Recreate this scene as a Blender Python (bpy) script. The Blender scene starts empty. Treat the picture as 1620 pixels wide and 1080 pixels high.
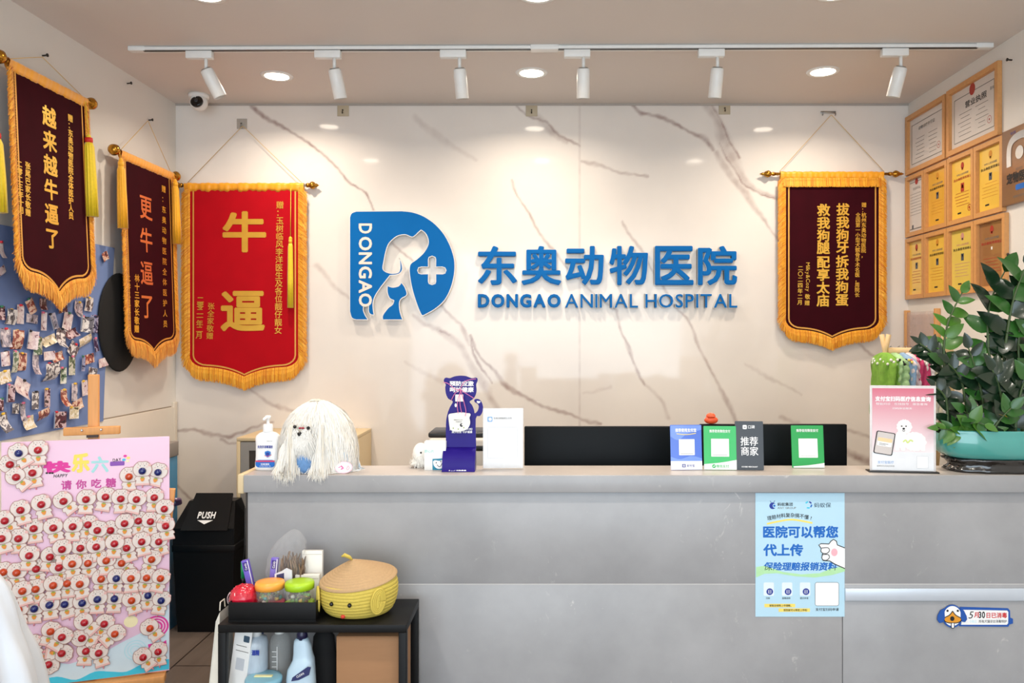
import bpy, bmesh, math, random
import numpy as np
from mathutils import Matrix, Vector
from mathutils.geometry import tessellate_polygon
PI = math.pi
C = bpy.context
SC = C.scene
COL = SC.collection
F, CX, CY, EYE = 1250.0, 865.0, 532.0, 1.5      # lens and eye level read off the photograph (1620x1080)
W, H = 1620.0, 1080.0

# ------------------------------------------------------------------ camera, world, light, exposure
cam_d = bpy.data.cameras.new('camera')
cam_d.sensor_width = 36.0
cam_d.lens = 36.0 * F / W
cam_d.shift_x = -(CX - W / 2) / W
cam_d.shift_y = (CY - H / 2) / W
cam_d.clip_start = 0.05
cam = bpy.data.objects.new('camera', cam_d)
COL.objects.link(cam)
cam.location = (0, 0, EYE)
cam.rotation_euler = (PI / 2, 0, 0)
SC.camera = cam
SC.view_settings.view_transform = 'Standard'
SC.view_settings.look = 'None'
SC.view_settings.gamma = 1.0
SC.view_settings.use_curve_mapping = False
SC.view_settings.exposure = 0.08

world = bpy.data.worlds.new('daylight')
SC.world = world
world.use_nodes = True
bg = world.node_tree.nodes['Background']
bg.inputs[0].default_value = (0.80, 0.90, 1.0, 1)
bg.inputs[1].default_value = 0.5


def area(name, loc, rot, size, power, color, size_y=None, shape=None, spread=None):
    d = bpy.data.lights.new(name, 'AREA')
    d.energy = power
    d.color = color
    d.size = size
    if size_y:
        d.shape = 'RECTANGLE'
        d.size_y = size_y
    if shape:
        d.shape = shape
    if spread:
        d.spread = spread
    o = bpy.data.objects.new(name, d)
    COL.objects.link(o)
    o.location = loc
    o.rotation_euler = rot
    return o


# daylight through the open shop front behind the camera
area('shopfront_daylight', (0.0, -2.95, 1.42), (PI / 2, 0, 0), 4.2, 150, (0.76, 0.89, 1.0), 2.75)

# ------------------------------------------------------------------ helpers
D = 4.647           # back wall distance
CEIL = EYE + 368 / 269.0
XL, XR = -2.182, 2.126
YC = 2.632          # counter front
LEDGE = EYE - 220 / 475.0


def lin(c):
    c = c / 255.0
    return c / 12.92 if c <= 0.04045 else ((c + 0.055) / 1.055) ** 2.4


def col(c):
    return (lin(c[0]), lin(c[1]), lin(c[2]), 1.0)


def P(px, py, Y):
    return Vector(((px - CX) * Y / F, Y, EYE - (py - CY) * Y / F))


def L(M, px, py, yo=0.0):
    """pixel -> local (x, z) on the plane local y = yo of the frame M"""
    Mi = M.inverted()
    o = Mi @ Vector((0, 0, EYE))
    d = Mi.to_3x3() @ Vector(((px - CX) / F, 1.0, (CY - py) / F))
    t = (yo - o.y) / d.y
    p = o + d * t
    return p.x, p.z


MATS = {}


def mat(name, c=(128, 128, 128), rough=0.5, metal=0.0, var=0.06, scale=25.0, bump=0.0, coat=0.0, sheen=0.0, trans=0.0,
        spec=0.5, emit=0.0, sss=0.0, bscale=None, stretch=None, crough=0.06, alpha=1.0):
    if name in MATS:
        return MATS[name]
    m = bpy.data.materials.new(name)
    m.use_nodes = True
    nt = m.node_tree
    N, K = nt.nodes, nt.links
    b = N['Principled BSDF']
    b.inputs['Roughness'].default_value = rough
    b.inputs['Metallic'].default_value = metal
    b.inputs['Specular IOR Level'].default_value = spec
    b.inputs['Coat Weight'].default_value = coat
    b.inputs['Coat Roughness'].default_value = crough
    b.inputs['Sheen Weight'].default_value = sheen
    b.inputs['Transmission Weight'].default_value = trans
    b.inputs['Alpha'].default_value = alpha
    if sss:
        b.inputs['Subsurface Weight'].default_value = sss
        b.inputs['Subsurface Radius'].default_value = (0.02, 0.02, 0.02)
    base = col(c)
    tc = N.new('ShaderNodeTexCoord')
    src = tc.outputs['Object']
    if stretch:
        mp = N.new('ShaderNodeMapping')
        mp.inputs['Scale'].default_value = stretch
        K.new(src, mp.inputs['Vector'])
        src = mp.outputs['Vector']
    nz = N.new('ShaderNodeTexNoise')
    nz.inputs['Scale'].default_value = scale
    nz.inputs['Detail'].default_value = 3
    K.new(src, nz.inputs['Vector'])
    mx = N.new('ShaderNodeMix')
    mx.data_type = 'RGBA'
    mx.inputs['A'].default_value = tuple(max(0, x * (1 - var)) for x in base[:3]) + (1,)
    mx.inputs['B'].default_value = tuple(min(1, x * (1 + var)) for x in base[:3]) + (1,)
    K.new(nz.outputs['Fac'], mx.inputs['Factor'])
    K.new(mx.outputs['Result'], b.inputs['Base Color'])
    if emit:
        b.inputs['Emission Color'].default_value = base
        b.inputs['Emission Strength'].default_value = emit
    if bump:
        bp = N.new('ShaderNodeBump')
        bp.inputs['Strength'].default_value = bump
        bp.inputs['Distance'].default_value = 0.004
        n2 = N.new('ShaderNodeTexNoise')
        n2.inputs['Scale'].default_value = bscale or scale * 3
        K.new(src, n2.inputs['Vector'])
        K.new(n2.outputs['Fac'], bp.inputs['Height'])
        K.new(bp.outputs['Normal'], b.inputs['Normal'])
    MATS[name] = m
    return m


def clear(name, c, trans=0.8, rough=0.05):
    """thin clear plastic or acrylic: mostly see-through with a gloss"""
    if name in MATS:
        return MATS[name]
    m = bpy.data.materials.new(name)
    m.use_nodes = True
    nt = m.node_tree
    N, K = nt.nodes, nt.links
    b = N['Principled BSDF']
    b.inputs['Base Color'].default_value = col(c)
    b.inputs['Roughness'].default_value = rough
    tr = N.new('ShaderNodeBsdfTransparent')
    tr.inputs[0].default_value = tuple(0.5 + 0.5 * x for x in col(c)[:3]) + (1,)
    ms = N.new('ShaderNodeMixShader')
    nz = N.new('ShaderNodeTexNoise')
    nz.inputs['Scale'].default_value = 12
    mr = N.new('ShaderNodeMapRange')
    mr.inputs['To Min'].default_value = trans - 0.08
    mr.inputs['To Max'].default_value = min(1, trans + 0.08)
    K.new(nz.outputs['Fac'], mr.inputs['Value'])
    K.new(mr.outputs['Result'], ms.inputs[0])
    K.new(b.outputs[0], ms.inputs[1])
    K.new(tr.outputs[0], ms.inputs[2])
    K.new(ms.outputs[0], N['Material Output'].inputs['Surface'])
    MATS[name] = m
    return m


GL = {}


def glyph(ch, bold=0.0, ext=0.0):
    k = (ch, bold, ext)
    if k in GL:
        return GL[k]
    if bold > 0:            # heavier weight: the strokes overlaid in a small circle
        v0, f0, _ = glyph(ch, 0.0, ext)
        n = 8 if bold > 0.02 else 4
        vs, fs = list(v0), list(f0)
        for i in range(n):
            dx, dy = bold * math.cos(2 * PI * (i + 0.5) / n), bold * math.sin(2 * PI * (i + 0.5) / n)
            q = len(vs)
            vs += [(v[0] + dx, v[1] + dy, v[2] - 0.0004 * (i + 1) if ext else i + 1) for v in v0]
            fs += [tuple(j + q for j in f) for f in f0]
    else:
        c = bpy.data.curves.new('glyph', 'FONT')
        c.body = ch
        c.resolution_u = 3
        c.extrude = ext
        o = bpy.data.objects.new('glyph', c)
        COL.objects.link(o)
        C.view_layer.update()
        me = bpy.data.meshes.new_from_object(o.evaluated_get(C.evaluated_depsgraph_get()))
        vs = [tuple(v.co) for v in me.vertices]
        fs = [tuple(p.vertices) for p in me.polygons]
        bpy.data.objects.remove(o)
        bpy.data.meshes.remove(me)
        bpy.data.curves.remove(c)
    if vs:
        bb = (min(v[0] for v in vs), max(v[0] for v in vs), min(v[1] for v in vs), max(v[1] for v in vs))
    else:
        bb = (0, 0.3, 0, 0.5)
    GL[k] = (vs, fs, bb)
    return GL[k]


def wide(ch):
    return ord(ch) > 0x2E00


class MB:
    def __init__(s):
        s.v, s.f, s.m, s.s, s.mats = [], [], [], [], []

    def mi(s, m):
        if m not in s.mats:
            s.mats.append(m)
        return s.mats.index(m)

    def add(s, vs, fs, m, smooth=False, M=None):
        n = len(s.v)
        if M is not None:
            vs = [M @ Vector(v) for v in vs]
        s.v += [tuple(v) for v in vs]
        i = s.mi(m)
        for f in fs:
            s.f.append(tuple(n + k for k in f))
            s.m.append(i)
            s.s.append(smooth)
        return s

    def box(s, x0, x1, y0, y1, z0, z1, m, bev=0.0, M=None, seg=2):
        if bev <= 0:
            vs = [(x, y, z) for x in (x0, x1) for y in (y0, y1) for z in (z0, z1)]
            fs = [(0, 1, 3, 2), (4, 6, 7, 5), (0, 4, 5, 1), (2, 3, 7, 6), (0, 2, 6, 4), (1, 5, 7, 3)]
            return s.add(vs, fs, m, False, M)
        b = bmesh.new()
        bmesh.ops.create_cube(b, size=1)
        for v in b.verts:
            v.co = Vector(((x0 + x1) / 2 + v.co.x * (x1 - x0), (y0 + y1) / 2 + v.co.y * (y1 - y0), (z0 + z1) / 2 + v.co.z * (z1 - z0)))
        bev = min(bev, 0.49 * min(x1 - x0, y1 - y0, z1 - z0))
        bmesh.ops.bevel(b, geom=b.edges[:], offset=bev, segments=seg, affect='EDGES', profile=0.5)
        b.verts.index_update()
        s.add([tuple(v.co) for v in b.verts], [tuple(v.index for v in f.verts) for f in b.faces], m, True, M)
        b.free()
        return s

    def lathe(s, prof, m, n=32, c=(0, 0, 0), sx=1.0, sy=1.0, M=None, smooth=True, rfun=None, sq=None, cap=True):
        vs, fs = [], []
        for (r, z) in prof:
            for i in range(n):
                a = 2 * PI * i / n
                k = rfun(a, z) if rfun else 1.0
                ca, sa = math.cos(a), math.sin(a)
                if sq:
                    q = (abs(ca) ** sq + abs(sa) ** sq) ** (-1.0 / sq)
                    ca, sa = ca * q, sa * q
                vs.append((c[0] + r * k * ca * sx, c[1] + r * k * sa * sy, c[2] + z))
        for j in range(len(prof) - 1):
            for i in range(n):
                k = (i + 1) % n
                fs.append((j * n + i, j * n + k, (j + 1) * n + k, (j + 1) * n + i))
        if cap and prof[0][0] > 1e-5:
            fs.append(tuple(reversed(range(n))))
        if cap and prof[-1][0] > 1e-5:
            fs.append(tuple((len(prof) - 1) * n + i for i in range(n)))
        return s.add(vs, fs, m, smooth, M)

    def tube(s, pts, r, m, n=8, M=None, caps=True, flat=1.0):
        pts = [Vector(p) for p in pts]
        rs = r if isinstance(r, (list, tuple)) else [r] * len(pts)
        vs, fs = [], []
        up = Vector((0.13, 0.21, 1)).normalized()
        for i, p in enumerate(pts):
            t = (pts[min(i + 1, len(pts) - 1)] - pts[max(i - 1, 0)])
            t = t.normalized() if t.length > 1e-9 else Vector((0, 0, 1))
            a = t.cross(up)
            if a.length < 0.05:
                a = t.cross(Vector((1, 0, 0)))
            a.normalize()
            b = t.cross(a)
            for k in range(n):
                w = 2 * PI * k / n
                vs.append(p + (a * math.cos(w) + b * math.sin(w) * flat) * rs[i])
        for j in range(len(pts) - 1):
            for k in range(n):
                q = (k + 1) % n
                fs.append((j * n + k, j * n + q, (j + 1) * n + q, (j + 1) * n + k))
        if caps:
            fs.append(tuple(reversed(range(n))))
            fs.append(tuple((len(pts) - 1) * n + k for k in range(n)))
        return s.add(vs, fs, m, n > 4, M)

    def cyl(s, p0, p1, r0, m, r1=None, n=20, M=None):
        return s.tube([p0, p1], [r0, r0 if r1 is None else r1], m, n, M)

    def ball(s, c, r, m, sx=1, sy=1, sz=1, n=20, k=10, M=None):
        prof = [(max(1e-6, r * math.sin(PI * i / k)), -r * math.cos(PI * i / k) * sz) for i in range(k + 1)]
        return s.lathe(prof, m, n, c, sx, sy, M)

    def prism(s, poly, y0, y1, m, holes=(), side=None, M=None, back=True):
        """polygon in x,z; front face at y0 (towards the viewer), back at y1"""
        loops = [list(poly)] + [list(h) for h in holes]
        flat = [p for l in loops for p in l]
        tris = tessellate_polygon([[Vector((p[0], p[1], 0)) for p in l] for l in loops])
        n = len(flat)
        fr = []
        for t in tris:
            a, b, c = (flat[i] for i in t)
            cr = (b[0] - a[0]) * (c[1] - a[1]) - (b[1] - a[1]) * (c[0] - a[0])
            if abs(cr) < 1e-14:
                continue
            fr.append(tuple(t) if cr > 0 else tuple(reversed(t)))
        s.add([(p[0], y0, p[1]) for p in flat], fr, m, False, M)
        if y1 is None:
            return s
        if back:
            s.add([(p[0], y1, p[1]) for p in flat], [tuple(reversed(t)) for t in fr], side or m, False, M)
        for l in loops:
            k = len(l)
            ar = sum(l[i][0] * l[(i + 1) % k][1] - l[(i + 1) % k][0] * l[i][1] for i in range(k))
            vs = [(p[0], y0, p[1]) for p in l] + [(p[0], y1, p[1]) for p in l]
            fs = [(i, i + k, (i + 1) % k + k, (i + 1) % k) for i in range(k)]
            if (ar > 0) != (l is loops[0]):
                fs = [tuple(reversed(f)) for f in fs]
            s.add(vs, fs, side or m, False, M)
        return s

    def flat(s, poly, y, m, holes=(), M=None):
        return s.prism(poly, y, None, m, holes, None, M)

    def put(s, ch, x0, x1, z0, z1, y, m, bold=0.0, ext=0.0, M=None):
        """one glyph stretched to a box"""
        e = 0.012 if ext else 0.0
        vs, fs, bb = glyph(ch, bold, e)
        kx, kz = (x1 - x0) / max(bb[1] - bb[0], 1e-6), (z1 - z0) / max(bb[3] - bb[2], 1e-6)
        s.add([(x0 + (v[0] - bb[0]) * kx, y - (v[2] / e * ext if e else -2e-5 * v[2]), z0 + (v[1] - bb[2]) * kz) for v in vs], fs, m, False, M)

    def em(s, ch, x, z, h, y, m, bold=0.0, kx=1.0, slant=0.0, M=None, rot=0.0):
        """one full width glyph centred on x,z with em size h"""
        vs, fs, bb = glyph(ch, bold)
        cx = 0.5 if wide(ch) else (bb[0] + bb[1]) / 2
        cr, sr = math.cos(rot), math.sin(rot)
        out = []
        for v in vs:
            a, b = (v[0] - cx) * h * kx + slant * (v[1] - 0.38) * h, (v[1] - 0.38) * h
            out.append((x + a * cr - b * sr, y + 2e-5 * v[2], z + a * sr + b * cr))
        s.add(out, fs, m, False, M)

    def line(s, text, x, z, h, y, m, bold=0.0, width=None, align='C', slant=0.0, rot=0.0, M=None):
        """one line of writing, centred (or left aligned) on x,z"""
        adv, xs = 0.0, []
        for ch in text:
            if ch == ' ':
                adv += 0.35
                continue
            _, _, bb = glyph(ch, bold)
            w = 1.0 if wide(ch) else (bb[1] - bb[0]) + 0.09
            xs.append((ch, adv + w / 2))
            adv += w
        k = h if width is None else width / adv
        x0 = x - (adv * k / 2 if align == 'C' else 0)
        for ch, a in xs:
            dx = x0 + a * k - x
            s.em(ch, x + dx * math.cos(rot), z + dx * math.sin(rot), h, y, m, bold, k / h, slant, M, rot)

    def build(s, name, parent=None, label=None, loc=None, rot=None, mods=None):
        me = bpy.data.meshes.new(name)
        me.from_pydata(s.v, [], s.f)
        for m in s.mats:
            me.materials.append(m)
        me.polygons.foreach_set('material_index', s.m)
        me.polygons.foreach_set('use_smooth', s.s)
        me.update()
        o = bpy.data.objects.new(name, me)
        COL.objects.link(o)
        if parent is not None:
            o.parent = parent
        if label:
            o['label'] = label
        if loc is not None:
            o.location = loc
        if rot is not None:
            o.rotation_euler = rot
        return o


def tag(o, label, cat, group=None):
    o['label'] = label
    o['category'] = cat
    if group:
        o['group'] = group
    return o


def thing(name, label, cat, loc=(0, 0, 0), rz=0.0, group=None, rx=0.0, ry=0.0):
    o = bpy.data.objects.new(name, None)
    COL.objects.link(o)
    o.empty_display_size = 0.05
    o.location = loc
    o.rotation_euler = (rx, ry, rz)
    return tag(o, label, cat, group)


def MX(o):
    return Matrix.Translation(o.location) @ o.rotation_euler.to_matrix().to_4x4()


def struct(mb, name):
    o = mb.build(name)
    o['kind'] = 'structure'
    return o


def ell(cx, cz, rx, rz, n=28, a0=0.0, a1=2 * PI):
    return [(cx + rx * math.cos(a0 + (a1 - a0) * i / n), cz + rz * math.sin(a0 + (a1 - a0) * i / n)) for i in range(n)]


def rrect(x0, x1, z0, z1, r, n=5):
    out = []
    for cx, cz, a in ((x1 - r, z0 + r, -PI / 2), (x1 - r, z1 - r, 0), (x0 + r, z1 - r, PI / 2), (x0 + r, z0 + r, PI)):
        for i in range(n + 1):
            w = a + PI / 2 * i / n
            out.append((cx + r * math.cos(w), cz + r * math.sin(w)))
    return out


def ring(cx, cz, r0, r1, n=32, k=1.0):
    return ell(cx, cz, r1, r1 * k, n), [ell(cx, cz, r0, r0 * k, n)]


def spline(pts, n=6):
    """Catmull-Rom through points of any dimension"""
    pts = [tuple(p) for p in pts]
    out = []
    for i in range(len(pts) - 1):
        p0, p1, p2, p3 = pts[max(i - 1, 0)], pts[i], pts[i + 1], pts[min(i + 2, len(pts) - 1)]
        for j in range(n):
            t = j / n
            out.append(tuple(0.5 * (2 * b + (c - a) * t + (2 * a - 5 * b + 4 * c - d) * t * t + (3 * b - a - 3 * c + d) * t ** 3)
                             for a, b, c, d in zip(p0, p1, p2, p3)))
    out.append(pts[-1])
    return out


def stroke(mb, pts, w, y, m, M=None):
    """a drawn line of width w in the x,z plane"""
    l, r = [], []
    for i, p in enumerate(pts):
        a, b = pts[max(i - 1, 0)], pts[min(i + 1, len(pts) - 1)]
        dx, dz = b[0] - a[0], b[1] - a[1]
        q = math.hypot(dx, dz) or 1
        ww = w[i] if isinstance(w, list) else w
        nx, nz = -dz / q * ww / 2, dx / q * ww / 2
        l.append((p[0] + nx, y, p[1] + nz))
        r.append((p[0] - nx, y, p[1] - nz))
    n = len(pts)
    mb.add(l + r, [(n + i, n + i + 1, i + 1, i) for i in range(n - 1)], m, False, M)


# ------------------------------------------------------------------ materials
white_paint = mat('white_wall_paint', (226, 222, 216), 0.6, var=0.02, scale=6, bump=0.02)
ceil_paint = mat('ceiling_paint', (220, 212, 206), 0.75, var=0.015, scale=4)
white = mat('white_plastic', (235, 235, 232), 0.35)
paper = mat('white_paper', (238, 238, 236), 0.55, var=0.02)
black = mat('black_plastic', (16, 17, 18), 0.35, var=0.2)
matt_black = mat('black_painted_board', (13, 13, 14), 0.5, var=0.25, scale=60, bump=0.03, spec=0.25)
dark_print = mat('black_ink', (22, 22, 24), 0.6)
grey_print = mat('grey_ink', (120, 118, 114), 0.6)
gold = mat('gilt_lettering', (236, 186, 74), 0.32, metal=0.55, var=0.12, scale=18)
copper = mat('copper_lettering', (232, 138, 84), 0.34, metal=0.5, var=0.12, scale=18)
gold_line = mat('gold_braid', (226, 166, 78), 0.45, metal=0.3, var=0.1)
brass = mat('polished_brass', (186, 132, 46), 0.22, metal=0.9, var=0.2, scale=60)
fringe_m = mat('golden_fringe', (248, 164, 26), 0.55, var=0.22, scale=120, sheen=0.3)
fringe_tones = [fringe_m, fringe_m, mat('pale_fringe_thread', (255, 190, 62), 0.5, sheen=0.3), mat('deep_fringe_thread', (214, 124, 12), 0.6, sheen=0.2)]
fringe_dk = mat('fringe_braid', (214, 138, 30), 0.6, var=0.2, scale=200)
satin = mat('golden_satin', (250, 166, 26), 0.36, var=0.12, scale=30, sheen=0.4)
tassel_m = mat('yellow_tassel', (246, 172, 16), 0.5, var=0.15, scale=90, sheen=0.3)
tassel_lemon = mat('lemon_tassel', (226, 196, 14), 0.5, var=0.15, scale=90, sheen=0.3)
velvet = mat('maroon_velvet', (50, 2, 13), 0.85, var=0.25, scale=9, spec=0.12)
velvet_red = mat('red_velvet', (176, 4, 22), 0.8, var=0.12, scale=8, spec=0.15)
cord_m = mat('pale_gold_cord', (222, 188, 120), 0.6)
steel = mat('brushed_steel', (176, 174, 170), 0.3, metal=0.9, var=0.08)
chrome = mat('chrome', (225, 226, 228), 0.08, metal=1.0)
wood = mat('pale_beech', (214, 150, 86), 0.5, var=0.14, scale=14, stretch=(9, 9, 0.8), bump=0.03)
frame_wood = mat('oak_frame', (206, 150, 92), 0.42, var=0.12, scale=12, stretch=(6, 6, 6))
blue_sign = mat('blue_acrylic', (0, 102, 176), 0.4, var=0.05, scale=6, spec=0.12)
sign_side = mat('white_acrylic_edge', (228, 228, 226), 0.3)
inlay = mat('cream_inlay', (232, 222, 208), 0.35)
red_ink = mat('red_ink', (206, 40, 44), 0.55)
pink_ink = mat('magenta_ink', (222, 52, 154), 0.55)
blue_ink = mat('blue_ink', (8, 102, 192), 0.55)
navy_ink = mat('navy_ink', (26, 52, 150), 0.55)
yellow_ink = mat('yellow_ink', (248, 222, 110), 0.55)
cyan_ink = mat('cyan_ink', (60, 196, 228), 0.5)
pale_cyan = mat('pale_cyan_ink', (176, 226, 238), 0.5)
green_ink = mat('green_ink', (0, 176, 78), 0.4, coat=0.3)
white_ink = mat('white_ink', (244, 244, 244), 0.5)

# ------------------------------------------------------------------ marble wall (grid mesh that carries the vein pattern as an attribute)
VEINS = [   # (strength, [(px, py, half width px), ...])
    (0.95, [(398, 168, 3.5), (425, 190, 3), (470, 213, 2), (512, 242, 1.6), (552, 288, 1.5), (578, 303, 1.5), (592, 333, 1.2)]),
    (0.6, [(620, 385, 1.0), (655, 415, 1.4), (700, 485, 1.4), (728, 512, 2), (742, 545, 2.5)]),
    (0.8, [(742, 530, 2), (765, 572, 1.4), (782, 588, 2.0), (798, 608, 3), (815, 622, 3), (858, 642, 3), (905, 655, 2.0), (935, 668, 2.2), (950, 672, 2)]),
    (0.55, [(655, 498, 2), (668, 512, 3), (690, 520, 3), (712, 534, 5), (728, 548, 5), (742, 570, 4), (752, 588, 5), (770, 618, 7), (788, 644, 5)]),
    (0.9, [(745, 535, 1.4), (750, 560, 1.6), (762, 585, 1.4), (778, 606, 1.2)]),
    (0.95, [(698, 524, 1.2), (711, 532, 1.4)]),
    (0.8, [(817, 168, 1.5), (840, 185, 1.2), (865, 196, 1.5), (885, 216, 1.8), (916, 232, 1.5)]),
    (0.4, [(845, 182, 4), (872, 208, 6), (896, 226, 3)]),
    (0.6, [(920, 255, 2), (945, 262, 3), (980, 272, 2), (1024, 278, 1.5)]),
    (0.75, [(808, 285, 1), (820, 310, 1.1), (845, 355, 1.4), (868, 388, 1.6), (905, 430, 1.0), (935, 460, 1.2), (965, 482, 1.2), (975, 490, 1.6),
            (985, 530, 1.5), (1003, 575, 1.8), (1020, 606, 1.5)]),
    (0.35, [(1020, 606, 2), (1050, 635, 3), (1057, 660, 3)]),
    (0.7, [(983, 350, 1.2), (1005, 382, 1.3), (1040, 440, 1.2), (1060, 475, 1.2), (1085, 500, 1.6), (1107, 548, 2), (1122, 585, 1.5), (1145, 622, 2.2), (1165, 668, 4)]),
    (0.8, [(1000, 168, 2.5), (1012, 180, 2.5), (1045, 185, 3.0), (1085, 205, 2.5), (1112, 216, 4), (1128, 235, 3.5)]),
    (0.5, [(1120, 166, 9), (1135, 190, 8), (1147, 225, 12), (1160, 258, 10), (1178, 285, 8), (1196, 300, 4), (1232, 313, 2)]),
    (0.55, [(1135, 240, 5), (1156, 280, 5), (1180, 305, 6), (1192, 330, 4), (1212, 350, 2), (1228, 375, 2), (1236, 398, 1.5)]),
    (0.9, [(1128, 168, 1.5), (1137, 185, 2), (1155, 225, 1.5), (1168, 250, 1.2)]),
    (0.9, [(1140, 226, 1), (1150, 250, 1.4), (1175, 290, 1.2), (1205, 308, 1.2), (1225, 312, 1.2)]),
    (0.25, [(655, 185, 4), (700, 222, 5), (752, 254, 3)]),
    (0.75, [(282, 680, 2), (308, 678, 2.2), (335, 688, 2.5), (360, 692, 3), (388, 680, 2), (430, 668, 1.5)]),
    (0.6, [(350, 696, 2), (362, 704, 1.6), (374, 700, 1.2)]),
    (0.6, [(395, 615, 1.6), (425, 635, 3), (460, 650, 2), (510, 672, 1.5)]),
    (0.7, [(280, 768, 2.5), (302, 792, 2.5), (330, 820, 3)]),
    (0.3, [(1180, 575, 1.5), (1220, 600, 2), (1268, 625, 1.5)]),
    (0.6, [(1342, 530, 1.5), (1370, 556, 2), (1400, 576, 2), (1430, 590, 2)]),
    (0.9, [(1325, 708, 5), (1355, 722, 6), (1390, 738, 6)]),
    (0.4, [(500, 420, 4), (530, 455, 4), (555, 475, 2)]),
    (0.25, [(640, 572, 2), (700, 606, 3)]),
    (0.5, [(1235, 660, 4), (1262, 668, 4)]),
    (0.5, [(1338, 680, 2.5), (1376, 690, 2.5)]),
    (0.3, [(917, 166, 0.9), (917, 700, 0.9)]),
    (0.25, [(925, 622, 2), (965, 612, 2)]),
]
ppm = F / D
NX, NZ = 640, 360
z_lo = 0.5
gx = np.linspace(XL - 0.05, XR + 0.05, NX)
gz = np.linspace(z_lo, CEIL + 0.02, NZ)
GX, GZ = np.meshgrid(gx, gz)
qx = CX + GX * ppm
qy = CY - (GZ - EYE) * ppm
wob = lambda a, b, s, p: np.sin(qx * a + qy * b + p) * s
wx = qx + wob(0.09, 0.05, 1.3, 0) + wob(0.21, -0.17, 0.8, 1.3) + wob(-0.37, 0.31, 0.5, 2.1)
wy = qy + wob(0.07, -0.08, 1.3, 0.7) + wob(-0.19, 0.23, 0.8, 2.6) + wob(0.41, 0.29, 0.5, 0.2)
vein = np.zeros_like(qx)
for st, pl in VEINS:
    for (x0, y0, w0), (x1, y1, w1) in zip(pl[:-1], pl[1:]):
        straight = x0 == x1
        ax, ay = (qx, qy) if straight else (wx, wy)
        bx, by = x1 - x0, y1 - y0
        t = np.clip(((ax - x0) * bx + (ay - y0) * by) / (bx * bx + by * by), 0, 1)
        d = np.hypot(ax - x0 - t * bx, ay - y0 - t * by)
        w = w0 + (w1 - w0) * t
        v = st * np.clip(1.15 - (d / (w + 1.2)) ** 1.3, 0, 1)
        vein = np.maximum(vein, v)
vein *= 0.62 + 0.30 * (0.5 + 0.5 * np.sin(qx * 0.13 + 1.7 * np.sin(qy * 0.11)) * np.cos(qy * 0.17 + qx * 0.05))


def marble_wall_mat():
    m = bpy.data.materials.new('polished_marble')
    m.use_nodes = True
    N, K = m.node_tree.nodes, m.node_tree.links
    b = N['Principled BSDF']
    at = N.new('ShaderNodeAttribute')
    at.attribute_name = 'vein'
    tc = N.new('ShaderNodeTexCoord')
    nz = N.new('ShaderNodeTexNoise')
    nz.inputs['Scale'].default_value = 1.3
    nz.inputs['Detail'].default_value = 5
    K.new(tc.outputs['Object'], nz.inputs['Vector'])
    cloud = N.new('ShaderNodeValToRGB')
    cloud.color_ramp.elements[0].position = 0.35
    cloud.color_ramp.elements[0].color = col((226, 219, 212))
    cloud.color_ramp.elements[1].position = 0.68
    cloud.color_ramp.elements[1].color = col((238, 231, 223))
    K.new(nz.outputs['Fac'], cloud.inputs['Fac'])
    n2 = N.new('ShaderNodeTexNoise')
    n2.inputs['Scale'].default_value = 14
    n2.inputs['Detail'].default_value = 6
    K.new(tc.outputs['Object'], n2.inputs['Vector'])
    mr = N.new('ShaderNodeMapRange')
    mr.inputs['From Min'].default_value = 0.25
    mr.inputs['From Max'].default_value = 0.6
    mr.inputs['To Min'].default_value = 0.45
    K.new(n2.outputs['Fac'], mr.inputs['Value'])
    mu = N.new('ShaderNodeMath')
    mu.operation = 'MULTIPLY'
    K.new(at.outputs['Fac'], mu.inputs[0])
    K.new(mr.outputs['Result'], mu.inputs[1])
    mx = N.new('ShaderNodeMix')
    mx.data_type = 'RGBA'
    mx.inputs['B'].default_value = col((138, 104, 98))
    K.new(mu.outputs[0], mx.inputs['Factor'])
    K.new(cloud.outputs['Color'], mx.inputs['A'])
    K.new(mx.outputs['Result'], b.inputs['Base Color'])
    b.inputs['Roughness'].default_value = 0.07
    b.inputs['Specular IOR Level'].default_value = 0.5
    return m


marble = marble_wall_mat()
wb = MB()
idx = np.arange(NX * NZ).reshape(NZ, NX)
verts = np.stack([GX.ravel(), np.full(NX * NZ, D), GZ.ravel()], 1)
quads = np.stack([idx[:-1, :-1].ravel(), idx[:-1, 1:].ravel(), idx[1:, 1:].ravel(), idx[1:, :-1].ravel()], 1)
me = bpy.data.meshes.new('wall_back')
nv = len(verts)
x0, x1 = XL - 0.05, XR + 0.05
extra = np.array([(x0, D, -0.02), (x1, D, -0.02), (x0, D, z_lo), (x1, D, z_lo),
                  (x0, D + 0.1, -0.02), (x1, D + 0.1, -0.02), (x0, D + 0.1, CEIL + 0.02), (x1, D + 0.1, CEIL + 0.02)])
me.from_pydata(np.concatenate([verts, extra]).tolist(), [],
               quads.tolist() + [[nv, nv + 1, nv + 3, nv + 2], [nv + 5, nv + 4, nv + 6, nv + 7]])
a = me.attributes.new('vein', 'FLOAT', 'POINT')
a.data.foreach_set('value', np.concatenate([vein.ravel(), np.zeros(8)]).astype(np.float32))
me.materials.append(marble)
wo = bpy.data.objects.new('wall_back', me)
COL.objects.link(wo)
wo['kind'] = 'structure'


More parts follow.
